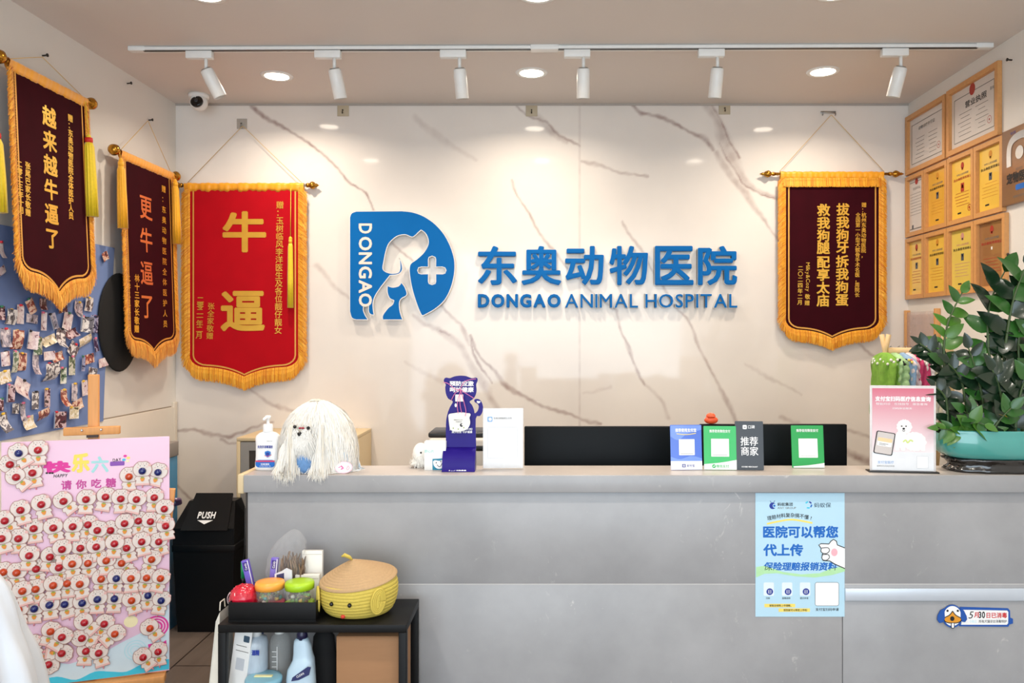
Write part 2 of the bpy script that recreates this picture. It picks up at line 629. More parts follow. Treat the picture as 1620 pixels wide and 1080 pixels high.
def floor_mat():
    m = bpy.data.materials.new('wood_look_floor_tile')
    m.use_nodes = True
    N, K = m.node_tree.nodes, m.node_tree.links
    b = N['Principled BSDF']
    tc = N.new('ShaderNodeTexCoord')
    mp = N.new('ShaderNodeMapping')
    mp.inputs['Location'].default_value = (0, 0.05, 0)
    mp.inputs['Rotation'].default_value = (0, 0, PI / 2)
    K.new(tc.outputs['Object'], mp.inputs['Vector'])
    br = N.new('ShaderNodeTexBrick')
    br.inputs['Scale'].default_value = 1.0
    br.inputs['Brick Width'].default_value = 1.2
    br.inputs['Row Height'].default_value = 0.55
    br.inputs['Mortar Size'].default_value = 0.004
    br.inputs['Color1'].default_value = col((118, 104, 95))
    br.inputs['Color2'].default_value = col((108, 95, 86))
    br.inputs['Mortar'].default_value = col((52, 42, 36))
    K.new(mp.outputs['Vector'], br.inputs['Vector'])
    m2 = N.new('ShaderNodeMapping')
    m2.inputs['Scale'].default_value = (14, 1.2, 1)
    m2.inputs['Rotation'].default_value = (0, 0, 0.7)
    K.new(tc.outputs['Object'], m2.inputs['Vector'])
    nz = N.new('ShaderNodeTexNoise')
    nz.inputs['Scale'].default_value = 2.0
    nz.inputs['Detail'].default_value = 5
    K.new(m2.outputs['Vector'], nz.inputs['Vector'])
    mr = N.new('ShaderNodeMapRange')
    mr.inputs['To Min'].default_value = 0.72
    mr.inputs['To Max'].default_value = 1.22
    K.new(nz.outputs['Fac'], mr.inputs['Value'])
    mx = N.new('ShaderNodeMix')
    mx.data_type = 'RGBA'
    mx.blend_type = 'MULTIPLY'
    mx.inputs['Factor'].default_value = 1
    K.new(br.outputs['Color'], mx.inputs['A'])
    K.new(mr.outputs['Result'], mx.inputs['B'])
    K.new(mx.outputs['Result'], b.inputs['Base Color'])
    b.inputs['Roughness'].default_value = 0.32
    return m


YB = -3.0
struct(MB().box(XL - 0.1, XR + 0.1, YB, D + 0.1, -0.1, 0, floor_mat()), 'floor').location = (0, 0, 0)
struct(MB().box(XL - 0.1, XR + 0.1, YB, D + 0.1, CEIL, CEIL + 0.1, ceil_paint), 'ceiling')
struct(MB().box(XL - 0.1, XL, YB, D, 0, CEIL, white_paint), 'wall_left')
struct(MB().box(XR, XR + 0.1, YB, D, 0, CEIL, white_paint), 'wall_right')
# thin bead, the shade of the gap painted as grey, where the marble meets the ceiling, and the dado panel low on the left wall
struct(MB().box(XL, XR, D - 0.006, D - 0.001, CEIL - 0.012, CEIL, mat('gap_shade_grey', (176, 168, 160), 0.7)), 'trim_1')
zc = EYE - (655 - CY) * 4.1 / F
struct(MB().box(XL, XL + 0.006, 3.0, 4.58, zc - 0.006, zc, mat('panel_joint', (150, 138, 124), 0.7)), 'trim_2')
struct(MB().box(XL, XL + 0.012, 3.0, 4.60, 0.0, zc - 0.006, mat('cream_panel', (224, 217, 206), 0.5, var=0.02), bev=0.003), 'trim_3')
struct(MB().box(XL, XL + 0.014, 4.60, 4.64, 0.0, zc + 0.02, mat('panel_edge', (214, 204, 190), 0.5), bev=0.003), 'trim_4')

# ------------------------------------------------------------------ ceiling lights
warm = (1.0, 0.86, 0.70)
neutral = (1.0, 0.91, 0.80)
glow = mat('lit_diffuser', (255, 240, 218), 0.5, emit=14.0, var=0.0)
DOWN = [(438, 120, 'left one of the three ceiling downlights nearest the marble wall'),
        (841, 115, 'middle one of three ceiling downlights nearest the marble wall, above the sign'),
        (1302, 113, 'right one of the three ceiling downlights nearest the marble wall, near the certificates'),
        (325, -9, 'left ceiling downlight cut off by the top edge of the photo'),
        (850, -9, 'centre ceiling downlight at the top edge of the photo'),
        (1322, -12, 'right ceiling downlight just above the top edge of the photo')]
for px, py, lb in DOWN:
    Y = F * (CEIL - EYE) / (CY - py)
    X = (px - CX) * Y / F
    t = thing('ceiling_downlight', 'round ' + lb, 'downlight', (X, Y, CEIL), group='recessed ceiling downlights')
    MB().lathe([(0.062, -0.004), (0.066, -0.006), (0.080, -0.005), (0.084, 0.0)], white, 40, cap=False).build('trim_ring', t)
    MB().lathe([(0.0001, -0.0035), (0.062, -0.0035), (0.062, 0.0)], glow, 40).build('diffuser', t)
    area('downlight_and_fill_beam', (X, Y, CEIL - 0.012), (0, 0, 0), 0.11, 9.0, warm, shape='DISK', spread=2.6)
for X in (-1.2, 0.1, 1.3):  # added rows of unseen lamps without fittings, to light the room further forward
    for Y in (1.6, 0.2, -1.4):
        area('downlight_and_fill_beam', (X, Y, CEIL - 0.012), (0, 0, 0), 0.11, 8.0, neutral, shape='DISK', spread=2.7)

# track rail and its six spot heads
rl, rr = P(212, 84, 3.74), P(1562, 72, 3.70)
rl.z = rr.z = CEIL
ang = math.atan2(rr.y - rl.y, rr.x - rl.x)
mid = (rl + rr) / 2
LEN = (rr - rl).length
rail = thing('track_rail', 'long white lighting track with black slot across the ceiling', 'track', (mid.x, mid.y, CEIL), ang)
MB().box(-LEN / 2, LEN / 2, -0.02, -0.008, -0.020, 0, white).box(-LEN / 2, LEN / 2, 0.008, 0.02, -0.020, 0, white) \
    .box(-LEN / 2, LEN / 2, -0.02, 0.02, -0.006, 0, white).build('channel', rail)
MB().box(-LEN / 2 + 0.05, LEN / 2 - 0.05, -0.016, 0.0, -0.0222, -0.006, black).build('slot', rail, 'black contact slot')
MB().box(-LEN / 2 - 0.02, -LEN / 2 + 0.06, -0.021, 0.021, -0.022, 0, white, 0.003).build('end_cap', rail)
MB().box(LEN / 2 - 0.06, LEN / 2 + 0.02, -0.021, 0.021, -0.022, 0, white, 0.003).build('end_cap', rail)
MB().box(-0.13, 0.0, -0.023, 0.023, -0.024, 0, white, 0.003).build('joiner', rail)
HEADS = [(316, 330, 24, 'leftmost white track spotlight, beside the dome camera'), (519, 531, 9, 'second white track spotlight from the left, above the red banner'),
         (717, 730, 4, 'third white track spotlight from the left, above the blue logo plate'),
         (913, 925, 0, 'white track spotlight right of the middle downlight'),
         (1125, 1138, -3, 'white track spotlight above the thick pink marble vein'), (1415, 1428, -10, 'rightmost white track spotlight, beside the framed certificates')]
for pa, ph, tilt, lb in HEADS:
    k = (pa - 212) / 1350.0
    Y = rl.y + (rr.y - rl.y) * k
    X = (pa - CX) * Y / F
    t = thing('track_light', lb, 'spotlight', (X, Y, CEIL - 0.021), ang, 'spotlights on the ceiling track')
    MB().box(-0.062, 0.062, -0.017, 0.017, -0.036, 0, white, 0.004).build('adapter', t)
    MB().cyl((0.03, 0, -0.034), (0.03, 0, -0.085), 0.008, white, n=12).build('stem', t)
    a_ = math.radians(tilt)
    M = Matrix.Translation((0.03, 0, -0.085)) @ Matrix.Rotation(-a_, 4, 'Y') @ Matrix.Rotation(math.radians(14), 4, 'X')
    hd = MB()
    hd.lathe([(0.0001, 0.0), (0.026, -0.002), (0.0295, -0.006), (0.031, -0.03), (0.031, -0.135), (0.0285, -0.138), (0.026, -0.128), (0.0001, -0.126)][::-1], white, 28, M=M)
    ho = hd.build('lamp_head', t)
    MB().lathe([(0.0001, -0.1262), (0.024, -0.1262), (0.024, -0.1272)][::-1], mat('lens_glass', (200, 196, 188), 0.1, var=0.02), 24, M=M).build('lens', ho, 'clear front lens')
    MB().lathe([(0.008, 0.004), (0.0225, 0.003), (0.0225, 0.0005)][::-1], steel, 20, M=M).build('swivel_cap', ho, 'grey swivel cap')

# dome camera
p = P(312, 149, 4.45)
t = thing('dome_camera', 'small white dome security camera on ceiling above red banner', 'camera', (p.x, p.y + 0.02, CEIL))
MB().lathe([(0.052, -0.022), (0.055, -0.012), (0.055, 0)], white, 32).build('mount', t)
MB().ball((0.005, -0.01, -0.048), 0.048, white, n=28, k=14).build('housing', t)
M = Matrix.Translation((0.012, -0.045, -0.058)) @ Matrix.Rotation(math.radians(72), 4, 'X')
MB().lathe([(0.033, 0.0), (0.034, 0.013), (0.028, 0.017), (0.0001, 0.019)], mat('camera_black_face', (10, 10, 11), 0.12), 28, M=M).build('lens_window', t, 'black round camera face')
MB().lathe([(0.012, 0.018), (0.010, 0.021), (0.0001, 0.022)], mat('lens_dark', (40, 42, 48), 0.05), 20, M=M).build('lens', t)

# adhesive hooks on the marble just under the ceiling
tape = mat('beige_hook_plate', (186, 172, 146), 0.5)
for px, py, sz, lb in ((543, 175, 0.034, 'beige adhesive wall hook under the ceiling, left of the logo sign'), (841, 175, 0.034, 'beige adhesive wall hook under the ceiling, above the middle of the sign'),
                       (1146, 172, 0.034, 'beige adhesive wall hook beside the thick pink vein'), (383, 196, 0.03, 'clear adhesive hook the red banner hangs from')):
    p = P(px, py, D)
    clr = px == 383
    t = thing('wall_hook', lb, 'hook', (p.x, D - 0.001, p.z), group='adhesive hooks on the marble wall')
    MB().box(-sz, sz, -0.004, 0, -sz, sz, clear('clear_hook_plate', (220, 214, 206), 0.6) if clr else tape, 0.0015).build('plate', t)
    MB().tube([(0, -0.004, 0.002), (0, -0.018, 0.0), (0, -0.022, -0.012), (0, -0.018, -0.02), (0, -0.013, -0.016)], 0.0035, steel if clr else mat('dark_hook', (70, 62, 52), 0.4, metal=0.6), 8).build('hook_wire', t)
pk = P(1310, 178, D)
t = thing('wall_hook', 'double steel hook plate the right maroon banner hangs from', 'hook', (pk.x, D - 0.001, pk.z), group='adhesive hooks on the marble wall')
MB().box(-0.045, 0.045, -0.004, 0, -0.008, 0.008, steel, 0.0015).build('plate', t)
for s in (-1, 1):
    MB().tube([(0.037 * s, -0.003, 0.004), (0.037 * s, -0.018, 0.0), (0.037 * s, -0.022, -0.014), (0.037 * s, -0.014, -0.02)], 0.0035, steel, 8).build('hook_wire', t)
for (wx_, px, py, lb) in ((XL, 67, 88, 'small dark nail holding the cord of the upper left banner'), (XL, 235, 190, 'small dark nail holding the cord of the corner banner'),
                          (XR, 1601, 95, 'dark screw high on the right wall beside the business licence'), (XR, 1602, 403, 'dark screw on the right wall below the bronze plaque'),
                          (XL, 201, 132, 'tiny lone nail high on the left wall')):
    Y = wx_ * F / (px - CX)
    p = P(px, py, Y)
    s = 1 if wx_ < 0 else -1
    o = MB().cyl((0, 0, 0), (s * 0.022, 0, 0.002), 0.0035, mat('nail_steel', (60, 54, 48), 0.4, metal=0.7), n=10).cyl((s * 0.020, 0, 0.002), (s * 0.024, 0, 0.0022), 0.0075, MATS['nail_steel'], n=12).build('wall_nail', loc=(wx_, Y, p.z))
    tag(o, lb, 'nail', 'nails and screws in the side walls')

# ------------------------------------------------------------------ gift banners
def outline(w, h, r, tip, n=10):
    pts = [(w, 0), (w, -(h - r))]
    for i in range(1, 6):
        a = PI / 2 * i / 5
        pts.append((w - r + r * math.cos(a), -(h - r) - r * 0.75 * math.sin(a)))
    z0 = -(h - r) - 0.75 * r
    for i in range(1, n + 1):
        t_ = i / n
        pts.append(((w - r) * (1 - t_), z0 - 0.012 * t_ - (tip - 0.012) * t_ ** 2.4))
    return pts + [(-x, z) for x, z in reversed(pts[:-1])]


def tassel(root, x, y, z0, z1, m, cap, cordz, rad=0.017):
    t_ = MB()
    t_.tube([(x, y + 0.008, cordz), (x, y, z0)], 0.0018, m, 6)
    t_.lathe([(0.003, 0.0), (0.009, -0.006), (0.011, -0.014), (0.008, -0.02)][::-1], m, 16, (x, y, z0))
    t_.lathe([(rad * 0.62, -0.018), (rad * 0.66, -0.03), (rad * 0.6, -0.042)][::-1], cap, 18, (x, y, z0))
    ln = z0 - z1
    t_.lathe([(rad * 0.6, -0.04), (rad * 0.78, -0.06), (rad * 0.95, -ln * 0.6), (rad, -ln), (rad * 0.3, -ln)][::-1], m, 48, (x, y, z0),
             rfun=lambda a, z: 1 + 0.10 * math.sin(a * 12) * (1 if z < -0.05 else 0.3) + 0.05 * math.sin(a * 31))
    return t_.build('tassel', root, 'yellow tassel')


def banner(label, loc, rz, rx, w, h, r, tip, frw, frl, cloth_m, hook_local, rod_w, finial, seed, header_fringe=False, hang=0.0):
    rnd = random.Random(seed)
    gather = 1.0 if finial != 'ball' else 0.35
    root = thing('gift_banner', label, 'banner', loc, rz, 'gift banners with gold fringe', rx)
    out = outline(w, h, r, tip)
    # rod with its two finials
    rod = MB().cyl((-rod_w, 0, 0), (rod_w, 0, 0), 0.008, steel if finial == 'vase' else brass, n=14).build('rod', root)
    for s in (-1, 1):
        f = MB()
        R_ = Matrix.Translation((s * rod_w, 0, 0)) @ Matrix.Rotation(s * PI / 2, 4, 'Y')
        if finial == 'ball':
            f.lathe([(0.010, -0.012), (0.012, -0.004), (0.010, 0.0), (0.022, 0.008), (0.0285, 0.022), (0.024, 0.04), (0.012, 0.048), (0.0001, 0.050)], brass, 24, M=R_)
        elif finial == 'vase':
            f.lathe([(0.012, -0.01), (0.014, 0.0), (0.011, 0.006), (0.021, 0.018), (0.023, 0.028), (0.017, 0.038), (0.010, 0.042), (0.011, 0.05), (0.006, 0.056), (0.0001, 0.064)], brass, 24, M=R_)
        else:
            f.lathe([(0.010, -0.01), (0.012, 0.004), (0.008, 0.010), (0.019, 0.024), (0.021, 0.032), (0.013, 0.05), (0.007, 0.056), (0.009, 0.062), (0.0001, 0.082)], brass, 24, M=R_)
        f.build('finial', rod, 'brass finial')
    # cloth body
    cl = MB()
    cl.prism([(x, z - 0.01) for x, z in out], -0.004, 0.0, cloth_m)
    cl.build('cloth', root)
    # gold inset line
    gl = outline(w - 0.022, h - 0.022, max(r - 0.012, 0.02), tip)
    g = MB()
    stroke(g, [(x, z - 0.01) for x, z in gl], 0.0085, -0.0052, gold_line)
    g.build('border_line', root, 'thin gold border line')
    # satin sleeve round the rod, gathered
    sl = MB()
    sw = w + frw * 0.55
    n = 70
    vs, fs = [], []
    ring_n = 10
    for i in range(n + 1):
        x = -sw + 2 * sw * i / n
        g1 = (0.0014 * math.sin(i * 1.7 + seed) + 0.0014 * math.sin(i * 0.61 + 2 * seed)) * gather
        for k in range(ring_n):
            a_ = 2 * PI * k / ring_n
            cy, cz = math.cos(a_) * (0.0135 + g1), math.sin(a_) * (0.0135 + g1)
            if cz < 0:
                cz = cz * (2.6 + 0.12 * math.sin(i * 0.9 + seed) * gather)
                cy *= 0.75
            vs.append((x + 0.003 * math.sin(i * 2.3), cy - 0.002, cz))
    for i in range(n):
        for k in range(ring_n):
            q = (k + 1) % ring_n
            fs.append((i * ring_n + k, i * ring_n + q, (i + 1) * ring_n + q, (i + 1) * ring_n + k))
    sl.add(vs, fs, satin, True)
    sl.build('rod_sleeve', root, 'gathered golden satin sleeve')
    # fringe: thousands of hanging threads along the edge
    fr = MB()
    # dense path along the outline, with outward normals
    path = []
    for i in range(len(out) - 1):
        a_, b_ = out[i], out[i + 1]
        ln = math.hypot(b_[0] - a_[0], b_[1] - a_[1])
        m_ = max(1, int(ln / 0.0019))
        for j in range(m_):
            t_ = j / m_
            path.append((a_[0] + (b_[0] - a_[0]) * t_, a_[1] + (b_[1] - a_[1]) * t_, b_[0] - a_[0], b_[1] - a_[1]))
    lo = -(h - r)
    for (x, z, dx, dz) in path:
        q = math.hypot(dx, dz)
        nx, nz = -dz / q * 1.0, dx / q
        if nz > 0:
            nx, nz = -nx, -nz
        if abs(nx) > 0.9:
            nx = 1.0 if x > 0 else -1.0
            nz = 0
        for lay in range(3):
            j1, j2 = rnd.uniform(-1, 1), rnd.uniform(-1, 1)
            sd = 1.0 if x > 0 else -1.0
            side = min(1.0, max(0.0, (z - lo + 0.02) / 0.06))
            L_ = frl * (1 - side) + frw * side
            L_ *= 0.90 + 0.13 * j1
            ex, ez = nx * side * L_ * 0.95, -L_ * (1 - side) - side * L_ * (0.9 + 0.35 * j2)
            if side < 1:
                ex = ex + sd * L_ * 0.10 * side + j2 * 0.002
            y0 = -0.003 - 0.0035 * lay
            wd = 0.0016
            fm = fringe_tones[rnd.randrange(4)]
            x_in, z_in = x - nx * side * 0.004, z - 0.01 + (1 - side) * 0.008
            tx, tz = (0, wd) if side > 0.6 else (wd, 0)
            yb = y0 - 0.004 * rnd.random()
            fr.add([(x_in - tx, y0, z_in - tz), (x_in + tx, y0, z_in + tz), (x_in + ex * 0.6 + tx, yb - 0.003, z_in + ez * 0.5 + tz), (x_in + ex * 0.6 - tx, yb - 0.003, z_in + ez * 0.5 - tz)],
                   [(0, 1, 2, 3)], fm)
            fr.add([(x_in + ex * 0.6 - tx, yb - 0.003, z_in + ez * 0.5 - tz), (x_in + ex * 0.6 + tx, yb - 0.003, z_in + ez * 0.5 + tz), (x_in + ex + tx * 0.7, yb, z_in + ez + tz * 0.7), (x_in + ex - tx * 0.7, yb, z_in + ez - tz * 0.7)],
                   [(0, 1, 2, 3)], fm)
    if header_fringe:
        k = int(2 * w / 0.0016)
        for i in range(k):
            x = -w - 0.01 + (2 * w + 0.02) * i / k
            for lay in range(2):
                l_ = 0.052 * rnd.uniform(0.9, 1.06)
                j = rnd.uniform(-0.002, 0.002)
                fr.add([(x - 0.0012, -0.012, -0.026), (x + 0.0012, -0.012, -0.026), (x + j + 0.0012, -0.016 - 0.003 * lay, -0.026 - l_), (x + j - 0.0012, -0.016 - 0.003 * lay, -0.026 - l_)], [(0, 1, 2, 3)], fringe_tones[rnd.randrange(4)])
    fo = fr.build('fringe', root, 'golden thread fringe')
    # zigzag braid that heads the fringe
    zz = MB()
    zp = []
    acc = 0
    big = outline(w + 0.004, h + 0.004, r + 0.004, tip)
    for i in range(len(big) - 1):
        a_, b_ = big[i], big[i + 1]
        ln = math.hypot(b_[0] - a_[0], b_[1] - a_[1])
        m_ = max(1, int(ln / 0.0055))
        for j in range(m_):
            t_ = j / m_
            q = ln or 1
            acc += 1
            o_ = 0.004 if acc % 2 else -0.004
            zp.append((a_[0] + (b_[0] - a_[0]) * t_ + (b_[1] - a_[1]) / q * -o_, a_[1] + (b_[1] - a_[1]) * t_ + (b_[0] - a_[0]) / q * o_ - 0.014))
    stroke(zz, zp, 0.0022, -0.0165, fringe_dk)
    if header_fringe:
        stroke(zz, [(-w + 2 * w * i / 44, -0.034 - (0.007 if i % 2 else 0)) for i in range(45)], 0.0022, -0.0205, fringe_dk)
    zz.build('braid', fo, 'zigzag braid')
    # hanging cord
    hx, hz, hy = hook_local
    MB().tube([(-rod_w + 0.035, 0.0, 0.012), (hx - 0.002, hy, hz), (hx + 0.002, hy, hz), (rod_w - 0.035, 0.0, 0.012)], 0.0016, cord_m, 6).build('cord', root, 'thin pale gold hanging cord')
    return root


def column(mb, M, text, x, y0, x1, y1, size_px, m, bold=0.02, kx=1.0, gaps=None, yo=-0.006, slant=0.0):
    """a vertical column of writing: first glyph centred on pixel (x,y0), last one on (x1,y1)"""
    a_, b_ = L(M, x, y0, yo), L(M, x1, y1, yo)
    n = len(text)
    pos = gaps or [i / max(n - 1, 1) for i in range(n)]
    s0 = abs(L(M, x, y0 - size_px / 2, yo)[1] - L(M, x, y0 + size_px / 2, yo)[1])
    for ch, t_ in zip(text, pos):
        if ch == ' ':
            continue
        mb.em(ch, a_[0] + (b_[0] - a_[0]) * t_, a_[1] + (b_[1] - a_[1]) * t_, s0, yo, m, bold, kx, slant)


def colpart(root, M, text, x, y0, x1, y1, size_px, m, bold=0.02, kx=1.0, gaps=None):
    mb = MB()
    column(mb, M, text, x, y0, x1, y1, size_px, m, bold, kx, gaps)
    return mb.build('inscription', root, ('copper' if m is copper else 'gold') + ' column of characters')


# red banner on the marble wall
p = P(387, 293, D - 0.03)
bw = ppm * 1.0
w3 = 86 / ppm
hk = P(383, 199, D - 0.03)
b3 = banner('large bright red banner with gold fringe on marble wall, two big gold characters', (p.x, p.y, p.z), 0, 0, w3, 291 / ppm, 0.09, 0.055, 0.055, 0.085,
            velvet_red, (hk.x - p.x, hk.z - p.z, 0.008), 100 / ppm, 'vase', 3)
M3 = MX(b3)
for ch, (xa, xb, ya, yb_) in (('牛', (352, 421, 334, 399)), ('逼', (349, 419, 460, 524))):
    a_, b_ = L(M3, xa, yb_, -0.006), L(M3, xb, ya, -0.006)
    tx = MB()
    tx.put(ch, a_[0], b_[0], a_[1], b_[1], -0.006, gold, 0.03)
    tx.build('large_character', b3, 'big gold character ' + ch)
colpart(b3, M3, '赠：玉树临风李洋医生及各位靓仔靓女', 443, 324, 440, 522, 12.5, gold, 0.012)
colpart(b3, M3, '张全家敬赠', 334, 484, 332, 531, 11.5, gold, 0.012)
colpart(b3, M3, '二零二一年二月', 317, 474, 315, 530, 11.5, gold, 0.02)
a_ = L(M3, 462, 375)
tassel(b3, a_[0], -0.028, a_[1], L(M3, 462, 487)[1], tassel_lemon, tassel_m, -0.02, 0.016)

# maroon banner on the marble wall, right
p = P(1316, 275, D - 0.03)
b4 = banner('maroon velvet banner with gold fringe on marble wall right of the sign', (p.x, p.y, p.z), 0, 0, 74 / ppm, 250 / ppm, 0.085, 0.05, 0.05, 0.075,
            velvet, (0, (275 - 182) / ppm, 0.008), 92 / ppm, 'spear', 4, True)
M4 = MX(b4)
g8 = [0, 0.143, 0.286, 0.42, 0.575, 0.715, 0.86, 1.0]
colpart(b4, M4, '拔我狗牙拆我狗蛋', 1333.5, 331, 1332, 474, 20, gold, 0.03, 1.05, g8)
colpart(b4, M4, '救我狗腿配享太庙', 1303, 332, 1302, 475, 20, gold, 0.03, 1.05, g8)
colpart(b4, M4, '赠：杭州东奥动物医院，', 1367, 324, 1366, 404, 8.2, gold, 0.015)
colpart(b4, M4, '全国第一小型犬髌骨手术名医，周院长', 1357.5, 340, 1356, 466, 8.0, gold, 0.015)
colpart(b4, M4, '敬赠', 1277.5, 469, 1277, 479, 8.5, gold, 0.015)
colpart(b4, M4, '二〇二四年二月', 1266.5, 424, 1265.5, 478, 8.5, gold, 0.015)
a_ = L(M4, 1278, 438)
tx = MB()
tx.line('Milky&Cozy', a_[0], a_[1], 0.032, -0.006, gold, 0.0, 46 / ppm, rot=-PI / 2)
tx.build('inscription', b4, 'small gold latin letters running down')


def wall_frame_left(px, py, xo):
    """a point on the plane x = xo seen at the pixel"""
    Y = xo * F / (px - CX)
    return P(px, py, Y)


# two maroon banners on the left wall
XB = XL + 0.055
pa, pb = wall_frame_left(2, 92, XB), wall_frame_left(141, 162, XB)
pm = (pa + pb) / 2
hk = wall_frame_left(67, 90, XL + 0.02)
rw = abs(pb.y - pa.y) / 2
b1 = banner('upper left maroon velvet banner on left wall, in front of the blue photo board', (XB, pm.y, pm.z), PI / 2, math.radians(-2.4), rw - 0.048, 0.845, 0.08, 0.07, 0.036, 0.085,
            velvet, (hk.y - pm.y, hk.z - pm.z, 0.03), rw - 0.01, 'ball', 1)
M1 = MX(b1)
colpart(b1, M1, '越来越牛逼了', 78, 185, 83, 377, 33, gold, 0.03, 1.05)
colpart(b1, M1, '赠：东奥动物医院全体医护人员', 111.5, 187, 112.5, 341, 12, gold, 0.03, 1.1)
colpart(b1, M1, '张尾巴家长敬赠', 44, 262, 44.5, 336, 12, gold, 0.03, 1.1)
colpart(b1, M1, '二零二三年十月', 31, 259, 34, 332, 11.5, gold, 0.03, 1.1)
a_ = L(M1, 140, 212, -0.02)
tassel(b1, a_[0], -0.02, a_[1], L(M1, 140, 341, -0.02)[1], tassel_lemon, mat('red_tassel_cap', (196, 36, 26), 0.6), 0.0, 0.026)
a_ = L(M1, -7, 203, -0.02)
tassel(b1, a_[0], -0.02, a_[1], L(M1, -7, 335, -0.02)[1], tassel_lemon, MATS['red_tassel_cap'], 0.0, 0.026)

pa, pb = wall_frame_left(183, 240, XB), wall_frame_left(276, 276, XB)
pm = (pa + pb) / 2
hk = wall_frame_left(235, 191, XL + 0.02)
rw = abs(pb.y - pa.y) / 2
b2 = banner('narrow looking maroon banner in the room corner on left wall, copper characters', (XB, pm.y, pm.z), PI / 2, math.radians(-1.8), rw - 0.055, 0.955, 0.07, 0.06, 0.042, 0.09,
            velvet, (hk.y - pm.y, hk.z - pm.z, 0.03), rw - 0.01, 'ball', 2)
M2 = MX(b2)
colpart(b2, M2, '更牛逼了', 231, 328, 233, 484, 40, copper, 0.02, 1.0)
colpart(b2, M2, '赠：东奥动物医院全体医护人员', 259, 299, 261.5, 512, 11.5, gold, 0.02, 1.2)
colpart(b2, M2, '林十三家长敬赠', 217, 440, 216.5, 520, 12.5, gold, 0.03, 1.2)
colpart(b2, M2, '二零二三年七月', 203.5, 440, 204, 518, 11, gold, 0.015, 1.1)
for px, y0, y1 in ((191, 250, 360), (277, 283, 385)):
    a_ = L(M2, px, y0, -0.03)
    tassel(b2, a_[0], -0.03, a_[1], L(M2, px, y1, -0.03)[1], tassel_m, tassel_m, 0.0, 0.022)

# ------------------------------------------------------------------ blue logo sign with its raised lettering
sg = thing('clinic_sign', 'raised blue clinic logo and lettering on the marble wall', 'sign', (0, D - 0.028, EYE))
MS = MX(sg)
lp = lambda zx, zy: L(MS, 540 + zx / 5.4, 320 + zy / 5.4)


def smooth_path(chunks, n=5):
    """chunks of spline points joined at sharp corners"""
    out = []
    for ch in chunks:
        out += spline([lp(*q) for q in ch], n)[:-1] if len(ch) > 2 else [lp(*q) for q in ch][:-1]
    return out


logo = smooth_path([
    [(75, 930), (75, 130)],
    [(75, 130), (90, 95), (130, 78)],
    [(130, 78), (520, 75)],
    [(520, 75), (610, 86), (705, 120), (800, 185), (880, 275), (935, 380), (965, 480), (971, 560), (960, 650), (930, 750), (880, 840), (800, 912), (700, 968)],
    [(700, 968), (680, 950), (640, 850), (605, 730), (586, 620), (585, 555), (600, 520), (645, 488), (705, 432), (740, 372), (746, 330), (735, 290), (715, 260), (683, 237)],
    [(683, 237), (655, 262), (625, 290), (600, 296), (545, 277), (475, 292), (412, 348), (385, 410), (364, 510), (357, 565), (378, 592), (430, 608), (480, 603), (500, 585), (505, 540), (498, 478)],
    [(498, 478), (512, 505), (521, 545), (521, 580), (500, 608), (465, 620), (418, 624)],
    [(418, 624), (380, 672), (330, 738), (290, 802), (273, 860), (275, 920), (283, 962)],
    [(283, 962), (252, 956), (236, 930), (236, 885)],
    [(236, 885), (194, 884)],
    [(194, 884), (190, 920), (206, 962), (232, 1003)],
    [(232, 1003), (130, 1003)],
    [(130, 1003), (92, 985), (75, 930)],
])
plus = []
for cx_, cz_, a0 in ((777, 487, 180), (868, 582, 270), (777, 676, 0), (684, 582, 90)):
    pass
plus = [lp(*q) for q in [(745, 490), (750, 470), (777, 459), (804, 470), (809, 490), (809, 552), (865, 552), (888, 560), (897, 582), (888, 606), (865, 613), (809, 613), (809, 675), (804, 694), (777, 704), (750, 694), (745, 675),
                          (745, 613), (685, 613), (662, 606), (653, 582), (662, 558), (685, 552), (745, 552)]]
MB().prism(logo, -0.008, 0.012, blue_sign, [plus], sign_side).build('logo_plate', sg, 'blue logo plate with dog outline and white cross cut out')
cat = smooth_path([[(357, 1003), (357, 965), (400, 905), (440, 872), (452, 838)], [(452, 838), (415, 818), (396, 770), (395, 712)], [(395, 712), (432, 725), (462, 724), (495, 712), (515, 684)],
                   [(515, 684), (545, 725), (562, 775), (553, 800), (512, 825), (497, 868), (505, 940), (527, 1003)], [(527, 1003), (357, 1003)]])
MB().prism(cat, -0.008, 0.012, blue_sign, (), sign_side).build('cat_shape', sg, 'blue cat silhouette')
# rim line round the plate
rim = MB()
stroke(rim, logo + [logo[0]], 0.0042, -0.0086, sign_side)
stroke(rim, cat + [cat[0]], 0.0042, -0.0086, sign_side)
stroke(rim, plus + [plus[0]], 0.0042, -0.0086, sign_side)
rim.build('rim', sg, 'pale rim of the cut outs')
for ch, z0, z1 in (('D', 182, 268), ('O', 296, 412), ('N', 428, 530), ('G', 548, 650), ('A', 664, 775), ('O', 778, 893)):
    m_ = MB()
    vs, fs, bb = glyph(ch, 0.03)
    (xa, zt), (xb, zb) = lp(152, z0), lp(265, z1)
    out = []
    for v in vs:
        u, w_ = (v[0] - bb[0]) / (bb[1] - bb[0]), (v[1] - bb[2]) / (bb[3] - bb[2])
        out.append((xa + (xb - xa) * w_, -0.0095 + 2e-5 * v[2], zt + (zb - zt) * u))
    m_.add(out, fs, inlay)
    m_.build('plate_letter', sg, 'cream letter %s running down the plate' % ch)


def raised(ch, px0, px1, py0, py1, nm, bold):
    (xa, za), (xb, zb) = L(MS, px0, py1), L(MS, px1, py0)
    m_ = MB()
    m_.put(ch, xa, xb, za, zb, 0.004, blue_sign, bold, 0.011)
    b_ = MB()
    b_.put(ch, xa - 0.003, xb + 0.003, za - 0.003, zb + 0.003, 0.010, sign_side, bold + 0.006, 0.010)
    o = m_.build(nm, sg)
    b_.build('backing', o, 'white edge of the raised letter')


